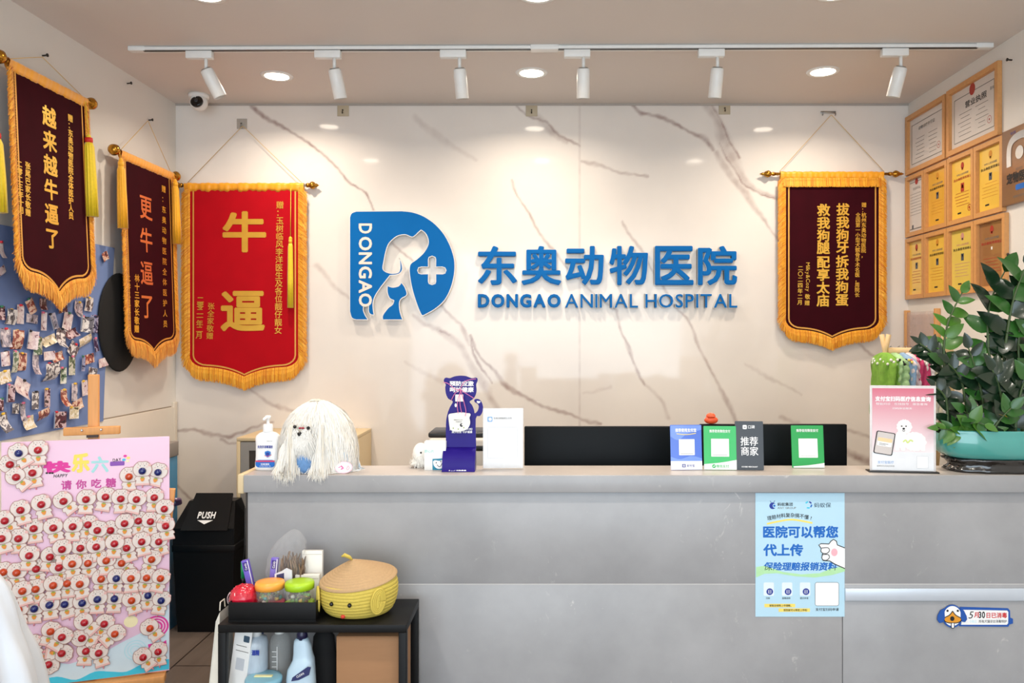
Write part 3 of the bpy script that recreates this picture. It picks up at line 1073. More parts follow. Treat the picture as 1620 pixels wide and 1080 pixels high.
for ch, a_, b_ in (('东', 756, 818), ('奥', 825, 888), ('动', 894, 955), ('物', 964, 1025), ('医', 1036, 1097), ('院', 1104, 1166)):
    raised(ch, a_, b_, 389, 451, 'raised_character', 0.025)
for word, a_, b_, bold in (('DONGAO', 756, 887, 0.05), ('ANIMAL', 894, 1009, 0.008), ('HOSPITAL', 1021, 1166, 0.008)):
    ws = [(glyph(c_, bold)[2][1] - glyph(c_, bold)[2][0]) for c_ in word]
    gap = 0.12
    tot = sum(ws) + gap * (len(word) - 1)
    x = a_
    for c_, w_ in zip(word, ws):
        k = (b_ - a_) / tot
        raised(c_, x, x + w_ * k, 465, 486.5, 'raised_letter', bold)
        x += (w_ + gap) * k

# ------------------------------------------------------------------ framed certificates on the right wall
cert_white = mat('certificate_paper', (214, 206, 200), 0.35, var=0.03, coat=0.7)
cert_gold = mat('certificate_gold', (232, 190, 74), 0.4, var=0.18, scale=3, coat=0.6)
cert_amber = mat('certificate_amber', (224, 170, 60), 0.4, var=0.2, scale=3, coat=0.6)
cert_lemon = mat('certificate_lemon', (222, 196, 92), 0.4, var=0.16, scale=3, coat=0.6)
cert_brown = mat('certificate_bronze', (150, 104, 66), 0.3, var=0.15, scale=3, coat=0.7)
emblem = mat('red_emblem', (168, 50, 36), 0.5)
emblem_gold = mat('gold_emblem', (206, 140, 46), 0.5)
photo_dark = mat('id_photo', (70, 78, 92), 0.4, var=0.5, scale=80)


def right_Y(px):
    return XR * F / (px - CX)


def certificate(label, px0, px1, z0, z1, sheet, style, bw=0.026, depth=0.022, group='framed certificates on the right wall'):
    y0, y1 = right_Y(px1), right_Y(px0)        # near, far
    y1 = min(y1, D - 0.004)
    root = thing('certificate_frame', label, 'certificate', (XR, (y0 + y1) / 2, (z0 + z1) / 2), -PI / 2, group)
    w, h = (y1 - y0) / 2 - 0.002, (z1 - z0) / 2 - 0.002
    f = MB()
    f.prism([(-w, -h), (w, -h), (w, h), (-w, h)], -depth, -0.001, frame_wood, [[(-w + bw, -h + bw), (w - bw, -h + bw), (w - bw, h - bw), (-w + bw, h - bw)]])
    q = bw * 0.72
    f.prism([(-w + q, -h + q), (w - q, -h + q), (w - q, h - q), (-w + q, h - q)], -depth * 0.8, -0.002, frame_wood, [[(-w + bw + 0.003, -h + bw + 0.003), (w - bw - 0.003, -h + bw + 0.003), (w - bw - 0.003, h - bw - 0.003), (-w + bw + 0.003, h - bw - 0.003)]])
    f.build('frame', root)
    s = MB()
    a_, b_ = w - bw + 0.003, h - bw + 0.003
    y = -0.006
    s.box(-a_, a_, y, -0.003, -b_, b_, sheet)
    y -= 0.0006

    def bar(xc, zc, ww, hh, m=grey_print):
        s.flat([(xc - ww / 2, zc - hh / 2), (xc + ww / 2, zc - hh / 2), (xc + ww / 2, zc + hh / 2), (xc - ww / 2, zc + hh / 2)], y, m)
    rnd = random.Random(int(px0 * 7 + z0 * 100))
    if style in ('licence', 'permit'):
        i_ = 0.03 if style == 'licence' else 0.028
        s.flat([(-a_ + i_, -b_ + i_), (a_ - i_, -b_ + i_), (a_ - i_, b_ - i_ * 1.4), (-a_ + i_, b_ - i_ * 1.4)], y, grey_print,
               [[(-a_ + i_ + 0.004, -b_ + i_ + 0.004), (a_ - i_ - 0.004, -b_ + i_ + 0.004), (a_ - i_ - 0.004, b_ - i_ * 1.4 - 0.004), (-a_ + i_ + 0.004, b_ - i_ * 1.4 - 0.004)]])
        if style == 'licence':
            s.flat(ell(-0.01, b_ - i_ * 1.1, 0.026, 0.03), y - 0.0006, emblem)
            s.line('营业执照', 0.02, b_ - 0.094, 0.036, y, dark_print, 0.02, 0.2)
            s.line('副本', 0.165, b_ - 0.08, 0.018, y, grey_print, 0.0)
        else:
            s.line('动物诊疗许可证', 0.0, b_ - 0.075, 0.022, y, grey_print, 0.02, 0.19)
        for k in range(6):
            zz = b_ - 0.13 - k * 0.022
            bar(-a_ * 0.35 + rnd.uniform(-0.01, 0.01), zz, rnd.uniform(0.08, 0.13), 0.0028)
            bar(a_ * 0.35, zz, rnd.uniform(0.05, 0.12), 0.0028)
        g_, hl = ring(a_ * 0.66, -b_ * 0.5, 0.016, 0.0185)
        s.flat(g_, y, emblem, hl)
        s.flat(ell(a_ * 0.66, -b_ * 0.5, 0.006, 0.006, 5), y, emblem)
    elif style == 'plain':
        bar(0, b_ - 0.022, 2 * a_ - 0.02, 0.004)
        bar(0, -b_ + 0.022, 2 * a_ - 0.02, 0.006)
        s.flat(ell(0, b_ - 0.022, 0.018, 0.018), y - 0.0004, emblem)
        s.line('执业许可证', 0, b_ - 0.06, 0.018, y, grey_print, 0.0)
        for k in range(8):
            bar(-0.01 + rnd.uniform(-0.004, 0.004), b_ - 0.09 - 0.017 * k, a_ * 1.4, 0.002)
        bar(-a_ * 0.5, -b_ * 0.78, 0.02, 0.022, photo_dark)
    else:
        em_ = {'red': emblem, 'gold': emblem_gold, 'pink': mat('rose_emblem', (196, 140, 130), 0.5)}[style.split('_')[0]]
        s.flat(ell(0, b_ - 0.04, 0.015, 0.018), y, em_)
        s.flat([(-0.008, b_ - 0.062), (0.008, b_ - 0.062), (0.006, b_ - 0.05), (-0.006, b_ - 0.05)], y, em_)
        s.line('中华人民共和国', 0, b_ - 0.082, 0.012, y, em_ if style.startswith('pink') else grey_print, 0.01, a_ * 1.05)
        s.line('执业兽医师资格证', 0, b_ - 0.104, 0.015, y, emblem if style.startswith('red') else dark_print, 0.02, a_ * 1.6)
        ph = style.split('_')[1]
        if ph == 'photo':
            bar(0, b_ - 0.146, 0.026, 0.036, photo_dark)
            bar(0, b_ - 0.138, 0.010, 0.012, paper)
        elif ph == 'redphoto':
            bar(0, b_ - 0.15, 0.032, 0.045, emblem)
            bar(0, b_ - 0.146, 0.014, 0.018, mat('skin_print', (226, 176, 150), 0.5))
        else:
            bar(0, b_ - 0.13, 0.012, 0.014, paper)
        for k in range(5):
            bar(rnd.uniform(-0.012, 0.006), -0.02 - 0.016 * k, a_ * rnd.uniform(0.9, 1.4), 0.0022, em_)
        bar(rnd.uniform(-0.03, 0.0), -b_ + 0.034, 0.034, 0.008, dark_print)
        if 'seal' in style:
            g_, hl = ring(a_ * 0.6, -b_ + 0.05, 0.013, 0.017)
            s.flat(g_, y, emblem, hl)
            s.flat(ell(a_ * 0.6, -b_ + 0.05, 0.008, 0.008, 7), y, emblem)
    s.build('sheet', root, 'printed certificate sheet behind clear cover')
    return root


certificate('wood framed white animal clinic permit, the one at top left by the wall corner', 1436, 1501, 2.44, 2.785, cert_white, 'permit')
certificate('large wood framed white business licence with red emblem, top right of the certificates', 1503, 1586, 2.44, 2.79, cert_white, 'licence')
R2 = [(1436, 1467, cert_white, 'plain', 'small wood framed grey white certificate in the corner, below the clinic permit'),
      (1467, 1504, cert_amber, 'gold_photo', 'amber certificate with dark portrait in wood frame, second in the middle row'),
      (1504, 1546.5, cert_gold, 'red_redphoto_seal', 'bright yellow certificate with red portrait and red seal in wood frame'),
      (1546.5, 1593, cert_gold, 'gold_photo', 'yellow certificate in wood frame beside the bronze plaque')]
for a_, b_, m_, st, lb in R2:
    certificate(lb, a_, b_, 2.077, 2.432, m_, st, 0.022)
R3 = [(1436, 1467, cert_gold, 'red_photo', 'yellow certificate with red emblem, bottom row in the wall corner'),
      (1467, 1503.5, cert_gold, 'gold_photo', 'glossy yellow certificate, second from the corner in the bottom row'),
      (1503.5, 1547, cert_lemon, 'pink_photo', 'greenish yellow certificate with faded pink emblem in the bottom row'),
      (1547, 1597, cert_brown, 'red_none', 'bronze toned certificate in wood frame, right end of the bottom row')]
for a_, b_, m_, st, lb in R3:
    certificate(lb, a_, b_, 1.714, 2.072, m_, st, 0.022)

# bronze plaque cut by the right edge of the photo
y1 = right_Y(1592)
y0 = y1 - 0.46
t = thing('wall_plaque', 'brushed bronze plaque with silver arch logo at the right edge of the photo', 'plaque', (XR, (y0 + y1) / 2, 2.27), -PI / 2)
bz = mat('brushed_bronze', (168, 132, 104), 0.32, metal=0.6, var=0.1, scale=8, stretch=(1, 1, 30))
MB().box(-0.23, 0.23, -0.022, -0.001, -0.172, 0.172, bz, 0.004).build('plate', t)
ar = MB()
s0 = [(-0.17, 0.0), (-0.17, 0.07), (-0.155, 0.105), (-0.12, 0.122), (-0.06, 0.125), (-0.025, 0.105), (-0.012, 0.07), (-0.012, 0.0)]
stroke(ar, spline(s0, 6), 0.034, -0.0235, chrome)
ar.flat(ell(-0.09, 0.05, 0.03, 0.03), -0.0236, chrome)
ar.build('logo', t, 'polished silver arch and dot')
w_ = MB()
w_.line('宠物医保定点医院', -0.19, -0.055, 0.05, -0.0228, dark_print, 0.045, 0.38, 'L')
w_.line('支付宝', -0.16, 0.148, 0.014, -0.0228, navy_ink, 0.01, None, 'L')
w_.flat(rrect(-0.12, -0.05, -0.115, -0.09, 0.008), -0.0228, blue_ink)
w_.flat(rrect(-0.05, 0.06, -0.115, -0.09, 0.008), -0.0228, white_ink)
w_.line('宠物医疗保险服务', -0.14, -0.142, 0.012, -0.0228, grey_print, 0.0, None, 'L')
w_.line('指定合作', -0.12, -0.02, 0.013, -0.0228, grey_print, 0.0, None, 'L')
w_.build('lettering', t, 'black engraved lettering')

# clear holder with two wooden sides below the certificates
ya, yb = right_Y(1487), D - 0.02
t = thing('wall_display_holder', 'clear wall holder with two wooden side strips below the certificates', 'display holder', (XR, (ya + yb) / 2, 1.50), -PI / 2)
w2 = (yb - ya) / 2
for s in (-1, 1):
    MB().box(s * w2 - 0.011, s * w2 + 0.011, -0.03, -0.001, -0.16, 0.152, frame_wood, 0.003).build('side_strip', t)
MB().box(-w2 + 0.011, w2 - 0.011, -0.022, -0.019, -0.155, 0.14, clear('holder_acrylic', (236, 226, 222), 0.72), 0.001).build('front_pane', t)
MB().box(-w2 + 0.011, w2 - 0.011, -0.006, -0.001, -0.155, 0.125, mat('pinkish_board', (212, 190, 184), 0.5)).build('back_panel', t)

# ------------------------------------------------------------------ reception counter
def stone_mat(name, c, spk=0.5):
    m = bpy.data.materials.new(name)
    m.use_nodes = True
    N, K = m.node_tree.nodes, m.node_tree.links
    b = N['Principled BSDF']
    tc = N.new('ShaderNodeTexCoord')
    n1 = N.new('ShaderNodeTexNoise')
    n1.inputs['Scale'].default_value = 3.0
    n1.inputs['Detail'].default_value = 7
    n1.inputs['Roughness'].default_value = 0.6
    K.new(tc.outputs['Object'], n1.inputs['Vector'])
    r1 = N.new('ShaderNodeValToRGB')
    r1.color_ramp.elements[0].position = 0.3
    r1.color_ramp.elements[0].color = col(tuple(x * 0.93 for x in c))
    r1.color_ramp.elements[1].position = 0.72
    r1.color_ramp.elements[1].color = col(tuple(min(255, x * 1.05) for x in c))
    K.new(n1.outputs['Fac'], r1.inputs['Fac'])
    # sparse pale scratches and flecks
    mp = N.new('ShaderNodeMapping')
    mp.inputs['Rotation'].default_value = (0, 0.6, 0)
    mp.inputs['Scale'].default_value = (1.6, 1.6, 1.0)
    K.new(tc.outputs['Object'], mp.inputs['Vector'])
    n2 = N.new('ShaderNodeTexNoise')
    n2.inputs['Scale'].default_value = 16
    n2.inputs['Detail'].default_value = 8
    n2.inputs['Roughness'].default_value = 0.72
    n2.inputs['Distortion'].default_value = 1.2
    K.new(mp.outputs['Vector'], n2.inputs['Vector'])
    n3 = N.new('ShaderNodeTexNoise')
    n3.inputs['Scale'].default_value = 3.7
    n3.inputs['Detail'].default_value = 2
    K.new(mp.outputs['Vector'], n3.inputs['Vector'])
    r2 = N.new('ShaderNodeMapRange')
    r2.inputs['From Min'].default_value = 0.60
    r2.inputs['From Max'].default_value = 0.74
    K.new(n2.outputs['Fac'], r2.inputs['Value'])
    r3 = N.new('ShaderNodeMapRange')
    r3.inputs['From Min'].default_value = 0.52
    r3.inputs['From Max'].default_value = 0.68
    K.new(n3.outputs['Fac'], r3.inputs['Value'])
    mu = N.new('ShaderNodeMath')
    mu.operation = 'MULTIPLY'
    K.new(r2.outputs['Result'], mu.inputs[0])
    K.new(r3.outputs['Result'], mu.inputs[1])
    m4 = N.new('ShaderNodeMath')
    m4.operation = 'MULTIPLY'
    m4.inputs[1].default_value = spk
    K.new(mu.outputs[0], m4.inputs[0])
    mx = N.new('ShaderNodeMix')
    mx.data_type = 'RGBA'
    mx.inputs['B'].default_value = col((214, 210, 206))
    K.new(m4.outputs[0], mx.inputs['Factor'])
    K.new(r1.outputs['Color'], mx.inputs['A'])
    K.new(mx.outputs['Result'], b.inputs['Base Color'])
    b.inputs['Roughness'].default_value = 0.34
    return m


stone = stone_mat('grey_stone_laminate', (159, 159, 161), 1.0)
stone_top_lit = stone_mat('grey_stone_wall_sheen', (190, 182, 176), 0.4)  # paler and warmer than the stone: reflected wall light put into the colour
ct = thing('reception_counter', 'long grey stone reception counter with raised ledge', 'counter', (0, 0, 0))
CL, CR = (385 - CX) / 475.0, XR - 0.004
LB = 2.83                        # back edge of the ledge
tm = MB()
tm.box(CL, CR, YC, LB, LEDGE - 0.057, LEDGE, stone, 0.002)
tm.build('top_ledge', ct)
MB().box(CL + 0.002, CR, YC + 0.003, LB - 0.003, LEDGE, LEDGE + 0.0012, stone_top_lit).build('ledge_sheen_layer', ct)
zs = EYE - 395 / 475.0
gp = 0.0012
MB().box(CL + 0.006, CR, YC + 0.022, YC + 0.042, zs + gp, LEDGE - 0.057, stone, 0.001).build('front_panel', ct)
xv = (1335 - CX) / 473.0
MB().box(CL + 0.006, xv - gp, YC + 0.022, YC + 0.042, 0.0, zs - gp, stone, 0.001).build('front_panel', ct)
MB().box(xv + gp, CR, YC + 0.022, YC + 0.042, 0.0, zs - gp, stone, 0.001).build('front_panel', ct)
MB().box(CL + 0.006, CR, YC + 0.0225, YC + 0.03, zs - gp, zs + gp, mat('pale_joint_filler', (206, 204, 202), 0.5)).build('joint_line', ct, 'pale joint between the panels')
MB().box(CL + 0.02, CR, YC + 0.042, YC + 0.06, 0.0, LEDGE - 0.057, mat('dark_backing_board', (46, 44, 44), 0.7)).build('core_board', ct)
tan = mat('tan_melamine', (214, 192, 152), 0.5, var=0.04, scale=10)
MB().box(CL - 0.022, CL, YC + 0.004, LB, LEDGE - 0.062, LEDGE + 0.003, tan, 0.004).build('edge_trim', ct, 'cream edge strip at the left end')
MB().box(CL - 0.004, CL + 0.006, YC + 0.03, YC + 0.06, 0.0, LEDGE - 0.06, mat('dark_joint', (60, 54, 50), 0.6)).build('end_strip', ct)
xs0, xs1 = (1339 - CX) / 474.0, CR
z_a, z_b = EYE - (932 - CY) / 474.0, EYE - (952 - CY) / 474.0
MB().box(xs0, xs1, YC + 0.014, YC + 0.022, z_b, z_a, mat('pale_aluminium', (200, 208, 218), 0.32, metal=0.25, var=0.03), 0.002).build('metal_strip', ct, 'pale aluminium strip')
# desk behind the ledge
DZ = 0.75
dk = thing('reception_desk', 'low work desk hidden behind the grey counter, carrying the monitors', 'desk')
MB().box(CL + 0.06, CR, LB + 0.005, 3.36, DZ - 0.03, DZ, mat('desk_laminate', (190, 182, 172), 0.4), 0.003).build('desk_top', dk)
MB().box(CL + 0.06, CL + 0.085, LB + 0.01, 3.34, 0, DZ - 0.03, stone, 0.001).build('side_panel', dk)
MB().box(CR - 0.03, CR - 0.005, LB + 0.01, 3.34, 0, DZ - 0.03, stone, 0.001).build('side_panel', dk)
PF = YC + 0.0215                 # face of the front panels

# poster on the counter front
def sheet_frame(name, label, cat, px0, px1, py0, py1, Y, group=None, rz=0.0):
    a_, b_ = P(px0, py1, Y), P(px1, py0, Y)
    t_ = thing(name, label, cat, ((a_.x + b_.x) / 2, Y, (a_.z + b_.z) / 2), rz, group)
    return t_, (b_.x - a_.x) / 2, (b_.z - a_.z) / 2


pa, pb = P(1195, 975, PF), P(1336, 779.5, PF)
pc = (pa + pb) / 2
pm_ = MB()
pblue = mat('pale_blue_poster', (184, 220, 238), 0.45, var=0.02)
w_, h_ = (pb.x - pa.x) / 2, (pb.z - pa.z) / 2
pm_.box(-w_, w_, -0.0012, 0, -h_, h_, pblue)
Mp = Matrix.Translation((pc.x, PF, pc.z))
q = lambda zx, zy: L(Mp, 1180 + zx * 180 / 926.0, 770 + zy * 210 / 1080.0)
k = abs(q(0, 0)[0] - q(1, 0)[0])
y = -0.0016


def pline(text, zx0, zx1, zyc, hpx, m, bold=0.02, slant=0.0, rot=0.0, yy=None):
    a_, b_ = q(zx0, zyc), q(zx1, zyc)
    pm_.line(text, (a_[0] + b_[0]) / 2, a_[1], hpx * k, yy or y, m, bold, b_[0] - a_[0], 'C', slant, rot)


pgreen = mat('poster_green', (178, 226, 172), 0.5)
pm_.flat([q(*v) for v in [(82, 735), (82, 650), (150, 640), (300, 690), (450, 710), (600, 700), (700, 660), (804, 645), (804, 685), (700, 715), (560, 735), (400, 725), (250, 700), (150, 705)]][::-1], y, pgreen)
stroke(pm_, spline([q(170, 300), q(260, 280), q(380, 265), q(540, 292)], 6), [14 * k] * 19, y, yellow_ink)
pline('蚂蚁集团', 255, 382, 140, 30, dark_print, 0.02)
pline('ANT GROUP', 255, 408, 169, 22, grey_print, 0.01)
pline('蚂蚁保', 552, 692, 147, 42, mat('slate_ink', (60, 84, 104), 0.5), 0.01)
pm_.flat(ell(*q(217, 152), 27 * k, 27 * k), y, navy_ink)
pm_.flat(ell(*q(232, 152), 15 * k, 17 * k), y - 0.0003, pblue)
pm_.flat(ell(*q(230, 152), 9 * k, 9 * k), y - 0.0006, blue_ink)
stroke(pm_, [q(205, 127), q(196, 112)], 4 * k, y, navy_ink)
stroke(pm_, [q(225, 125), q(234, 110)], 4 * k, y, navy_ink)
for i in range(5):
    a0 = PI / 2 + i * 2 * PI / 5
    cxx, czz = q(508, 145)
    stroke(pm_, [(cxx + 25 * k * math.cos(a0 + 0.1 + j * 0.19), czz + 25 * k * math.sin(a0 + 0.1 + j * 0.19)) for j in range(6)], 11 * k, y, [cyan_ink, pale_cyan, cyan_ink, blue_ink, navy_ink][i])
for i, ch in enumerate('理赔材料复杂搞不懂?'):
    t_ = i / 9.0
    c_ = q(190 + 340 * t_, 252 - 24 * math.sin(PI * t_))
    pm_.em(ch, c_[0], c_[1], 38 * k, y, dark_print, 0.015, 1, 0, None, (0.5 - t_) * 0.3)
pline('医院可以帮您', 133, 752, 365, 100, blue_ink, 0.04)
pline('代上传', 142, 466, 512, 100, blue_ink, 0.04)
pline('保险理赔报销资料', 145, 742, 645, 70, blue_ink, 0.035, 0.15)
# a white paw reaching in from the right edge
paw = [q(*v) for v in [(804, 495), (742, 470), (735, 440), (712, 425), (690, 440), (675, 462), (610, 460), (592, 470), (612, 500), (608, 522), (625, 540), (615, 575), (628, 597), (680, 600), (720, 625), (804, 662)]]
pm_.flat(paw[::-1], y - 0.0003, white_ink)
stroke(pm_, paw[:-1], 7 * k, y - 0.0006, dark_print)
stroke(pm_, [paw[-2], paw[-1]], 7 * k, y - 0.0006, dark_print)
for zy in (515, 570):
    stroke(pm_, spline([q(615, zy - 20), q(665, zy - 22), q(678, zy + 2), q(655, zy + 24), q(620, zy + 22)], 5), 6 * k, y - 0.0007, dark_print)
pm_.flat(ell(*q(718, 530), 26 * k, 31 * k), y - 0.0008, mat('paw_pink', (244, 178, 190), 0.5))
for zx, tt in ((193, '扫码'), (342, '查看说明'), (488, '提交申请')):
    pm_.flat(rrect(q(zx - 50, 0)[0], q(zx + 35, 0)[0], q(0, 885)[1], q(0, 775)[1], 10 * k), y, mat('poster_white', (226, 238, 246), 0.5))
    pm_.flat(ell(*q(zx, 850), 27 * k, 27 * k), y - 0.0004, navy_ink)
    g_ = [q(*v) for v in [(zx - 11, 862), (zx + 11, 862), (zx + 11, 838), (zx - 11, 838)]]
    stroke(pm_, g_ + [g_[0]], 3.5 * k, y - 0.0007, white_ink)
    stroke(pm_, [q(zx - 8, 850), q(zx + 8, 850)], 3.5 * k, y - 0.0007, white_ink)
    pm_.line(tt, *q(zx - 15, 903), 17 * k, y - 0.0004, dark_print, 0.01)
for zx, zy, x0_, x1_, tt in ((290, 963, 150, 400, '就医后保险上传理赔，'), (390, 1000, 265, 520, '医院就可以帮您上传啦!')):
    pm_.flat([q(x0_, zy + 14), q(x1_, zy + 14), q(x1_, zy - 14), q(x0_, zy - 14)], y, yellow_ink)
    pm_.line(tt, *q((x0_ + x1_) / 2 + 10, zy), 19 * k, y - 0.0004, dark_print, 0.02, (x1_ - x0_ - 60) * k)
g_ = rrect(q(562, 0)[0], q(755, 0)[0], q(0, 965)[1], q(0, 775)[1], 16 * k)
pm_.flat(g_, y, white_ink)
stroke(pm_, g_ + [g_[0]], 3 * k, y - 0.0003, mat('slate_ink', (60, 84, 104), 0.5))
pline('支付宝扫码申请', 565, 755, 995, 26, dark_print, 0.015)
tag(pm_.build('poster', loc=(pc.x, PF, pc.z)), 'pale blue insurance poster taped on grey counter front', 'poster')

# disinfection magnet on the lower right of the counter
Mm = Matrix.Translation(P(1542, 973, PF))
mg = thing('date_magnet', 'blue and white dog shaped disinfection date magnet on counter front', 'magnet', P(1542, 973, PF))
q = lambda zx, zy: L(Mm, 1300 + zx * 320 / 1620.0, 900 + zy * 100 / 506.0)
k = abs(q(0, 0)[0] - q(1, 0)[0])
mblue = mat('magnet_blue', (28, 84, 168), 0.4)
b_ = MB()
b_.prism([q(*v) for v in [(1100, 455), (1105, 300), (1490, 312), (1504, 330), (1506, 385), (1528, 395), (1528, 432), (1500, 440), (1490, 458)]], -0.003, 0, mblue)
b_.flat([q(*v) for v in [(1112, 442), (1128, 322), (1480, 328), (1490, 340), (1488, 430), (1478, 442)]], -0.0034, white_ink)
b_.line('月', *q(1238, 362), 46 * k, -0.0038, red_ink, 0.03)
b_.line('日已消毒', *q(1394, 366), 46 * k, -0.0038, red_ink, 0.03, 172 * k)
b_.line('5', *q(1193, 360), 82 * k, -0.0038, dark_print, 0.0, None, 'C', 0.25)
b_.line('30', *q(1278, 360), 70 * k, -0.0038, dark_print, 0.03, 55 * k)
b_.line('小贴士', *q(1208, 414), 24 * k, -0.0038, pale_cyan, 0.0, 62 * k)
b_.line('所有犬猫诊台消毒特护', *q(1365, 414), 26 * k, -0.0038, dark_print, 0.01, 225 * k)
b_.build('plate', mg)
hd = MB()
hd.prism(ell(*q(1040, 372), 82 * k, 92 * k), -0.0055, -0.003, mblue)
hd.flat(ell(*q(1040, 370), 70 * k, 80 * k), -0.0059, white_ink)
hd.prism([q(*v) for v in [(975, 310), (945, 325), (922, 365), (918, 400), (935, 425), (962, 420), (978, 390)]], -0.007, -0.003, mblue)
hd.prism([q(*v) for v in [(1105, 310), (1130, 325), (1152, 370), (1156, 395), (1140, 418), (1118, 415), (1105, 385)]], -0.007, -0.003, mblue)
hd.flat([q(*v) for v in spline([(1040, 330), (1015, 362), (975, 385), (980, 412), (1010, 424), (1040, 425), (1075, 424), (1105, 410), (1108, 388), (1065, 362), (1040, 330)], 4)[:-1]][::-1], -0.0063, mat('magnet_orange', (226, 152, 40), 0.45))
stroke(hd, [q(*v) for v in spline([(1040, 330), (1015, 362), (975, 385), (980, 412), (1010, 424), (1040, 425), (1075, 424), (1105, 410), (1108, 388), (1065, 362), (1040, 330)], 4)], 7 * k, -0.0066, dark_print)
for zx in (1000, 1082):
    hd.flat(ell(*q(zx, 328), 9 * k, 9 * k), -0.0063, dark_print)
hd.flat(ell(*q(1037, 390), 17 * k, 19 * k), -0.007, dark_print)
hd.flat(rrect(q(1026, 0)[0], q(1056, 0)[0], q(0, 470)[1], q(0, 425)[1], 12 * k), -0.007, dark_print)
hd.flat(rrect(q(1032, 0)[0], q(1050, 0)[0], q(0, 464)[1], q(0, 425)[1], 8 * k), -0.0073, white_ink)
hd.build('dog_head', mg, 'white dog head with blue ears and orange muzzle')

# ------------------------------------------------------------------ things on the ledge
ZL = LEDGE + 0.0012


def on_ledge(px, Y=2.735):
    return Vector(((px - CX) * Y / F, Y, ZL))


def sz(px, Y=2.735):
    return px * Y / F


# hand sanitiser pump bottle
Y = 2.745
t = thing('pump_bottle', 'white hand sanitizer pump bottle at the left end of the counter', 'bottle', on_ledge(424, Y))
wb_ = mat('bottle_white', (240, 240, 240), 0.28, var=0.01, sss=0.05)
u = sz(1, Y)
bd = MB()
bd.lathe([(17 * u, 0.0), (19 * u, 1.5 * u), (19.5 * u, 5 * u), (18.2 * u, 22 * u), (18.2 * u, 40 * u), (18.8 * u, 50 * u), (17.5 * u, 54 * u), (13 * u, 58 * u), (7.5 * u, 60 * u), (7 * u, 62 * u)], wb_, 48, sx=1.0, sy=0.62, sq=2.9)
bo = bd.build('bottle_body', t)
lb = MB()
y = -12.4 * u
lb.flat(rrect(-15 * u, 15 * u, 5.5 * u, 17 * u, 5 * u), y - 0.0012, blue_ink)
lb.flat([(-15 * u, 14 * u), (15 * u, 14 * u), (15 * u, 16.2 * u), (-15 * u, 16.2 * u)], y - 0.0016, mat('label_red', (206, 60, 96), 0.5))
lb.line('免洗手消毒凝胶', 0, 37.5 * u, 4.6 * u, y - 0.0012, navy_ink, 0.03, 24 * u)
lb.line('消毒凝胶', 0, 10.5 * u, 3.0 * u, y - 0.0018, white_ink, 0.02, 14 * u)
lb.line('ANTIBACTERIAL GEL', 0, 7.6 * u, 1.8 * u, y - 0.0018, white_ink, 0.0, 18 * u)
lb.line('净含量500毫升', 7 * u, 46.5 * u, 2.0 * u, y - 0.001, grey_print, 0.0, 10 * u)
sh = [(0, 31.5), (4.5, 30), (4.5, 26), (3, 23), (0, 20.8), (-3, 23), (-4.5, 26), (-4.5, 30)]
lb.flat([((4 + a_) * u, b_ * u) for a_, b_ in sh][::-1], y - 0.0014, mat('shield_blue', (40, 120, 200), 0.4))
lb.flat([((4 + a_ * 0.6) * u, (26 + (b_ - 26) * 0.55) * u) for a_, b_ in sh][::-1], y - 0.0017, navy_ink)
stroke(lb, [((-1) * u, 24 * u), (4 * u, 22.5 * u), (10 * u, 25 * u)], 0.9 * u, y - 0.0018, mat('label_red', (206, 60, 96), 0.5))
lb.build('label', bo, 'printed blue and white label')
pm_ = MB()
pm_.lathe([(7.5 * u, 60 * u), (7.8 * u, 61 * u), (7.4 * u, 70 * u), (6.5 * u, 72 * u), (3.2 * u, 72.5 * u), (2.4 * u, 73.5 * u), (2.4 * u, 79 * u), (4.4 * u, 80 * u), (4.6 * u, 84.5 * u), (3.6 * u, 85.5 * u), (0.0001, 85.7 * u)], wb_, 28)
pm_.tube([(0, 0, 82.5 * u), (-1 * u, -6 * u, 82.3 * u), (-1.5 * u, -13 * u, 81 * u), (-1.6 * u, -14.5 * u, 79.5 * u)], [3 * u, 2.5 * u, 2.1 * u, 1.8 * u], wb_, 10)
pm_.build('pump', t)

# long haired white plush dog
Y = 2.735
t = thing('plush_dog', 'long haired white plush dog with black nose sitting on the counter', 'plush toy', on_ledge(504, Y))
u = sz(1, Y)
rnd = random.Random(11)
fur = mat('white_plush_fur', (240, 238, 232), 0.7, var=0.08, scale=60, sheen=0.4)
fur_b = mat('pale_blue_fur', (190, 212, 232), 0.7, var=0.08, scale=60, sheen=0.4)
fur_c = mat('cream_fur', (236, 228, 212), 0.7, var=0.08, scale=60, sheen=0.4)
PROF = [(0, 112), (14, 108), (26, 100), (38, 90), (48, 74), (54, 56), (57, 38), (58, 20), (56, 4)]


def dome_r(z):
    z = max(4, min(112, z))
    for (r0, z0), (r1, z1) in zip(PROF[:-1], PROF[1:]):
        if z <= z0 and z >= z1:
            return r0 + (r1 - r0) * (z0 - z) / (z0 - z1)
    return PROF[-1][0]


DY = 0.62
_core = MB().ball((-37 * u, -30 * u, 24 * u), 17 * u, fur, sy=0.6, sz=1.5).ball((12 * u, -30 * u, 24 * u), 12 * u, fur, sy=0.6, sz=1.7)
_core.lathe([(max(0.1, (r - 4) * 0.93) * u, (z - 2) * u) for r, z in PROF][::-1], fur, 40, sy=DY)
_core.build('body', t)
hr = MB()


def ribbon(mb, pts, w, m, nrm):
    vs = []
    n = len(pts)
    for i, p_ in enumerate(pts):
        tn = (pts[min(i + 1, n - 1)] - pts[max(i - 1, 0)]).normalized()
        sd = tn.cross(nrm)
        if sd.length < 1e-6:
            sd = Vector((1, 0, 0))
        sd.normalize()
        ww = w * (1.0 - 0.85 * (i / (n - 1)) ** 1.5)
        vs += [p_ - sd * ww, p_ + sd * ww]
    mb.add(vs, [(2 * i, 2 * i + 1, 2 * i + 3, 2 * i + 2) for i in range(n - 1)], m, True)


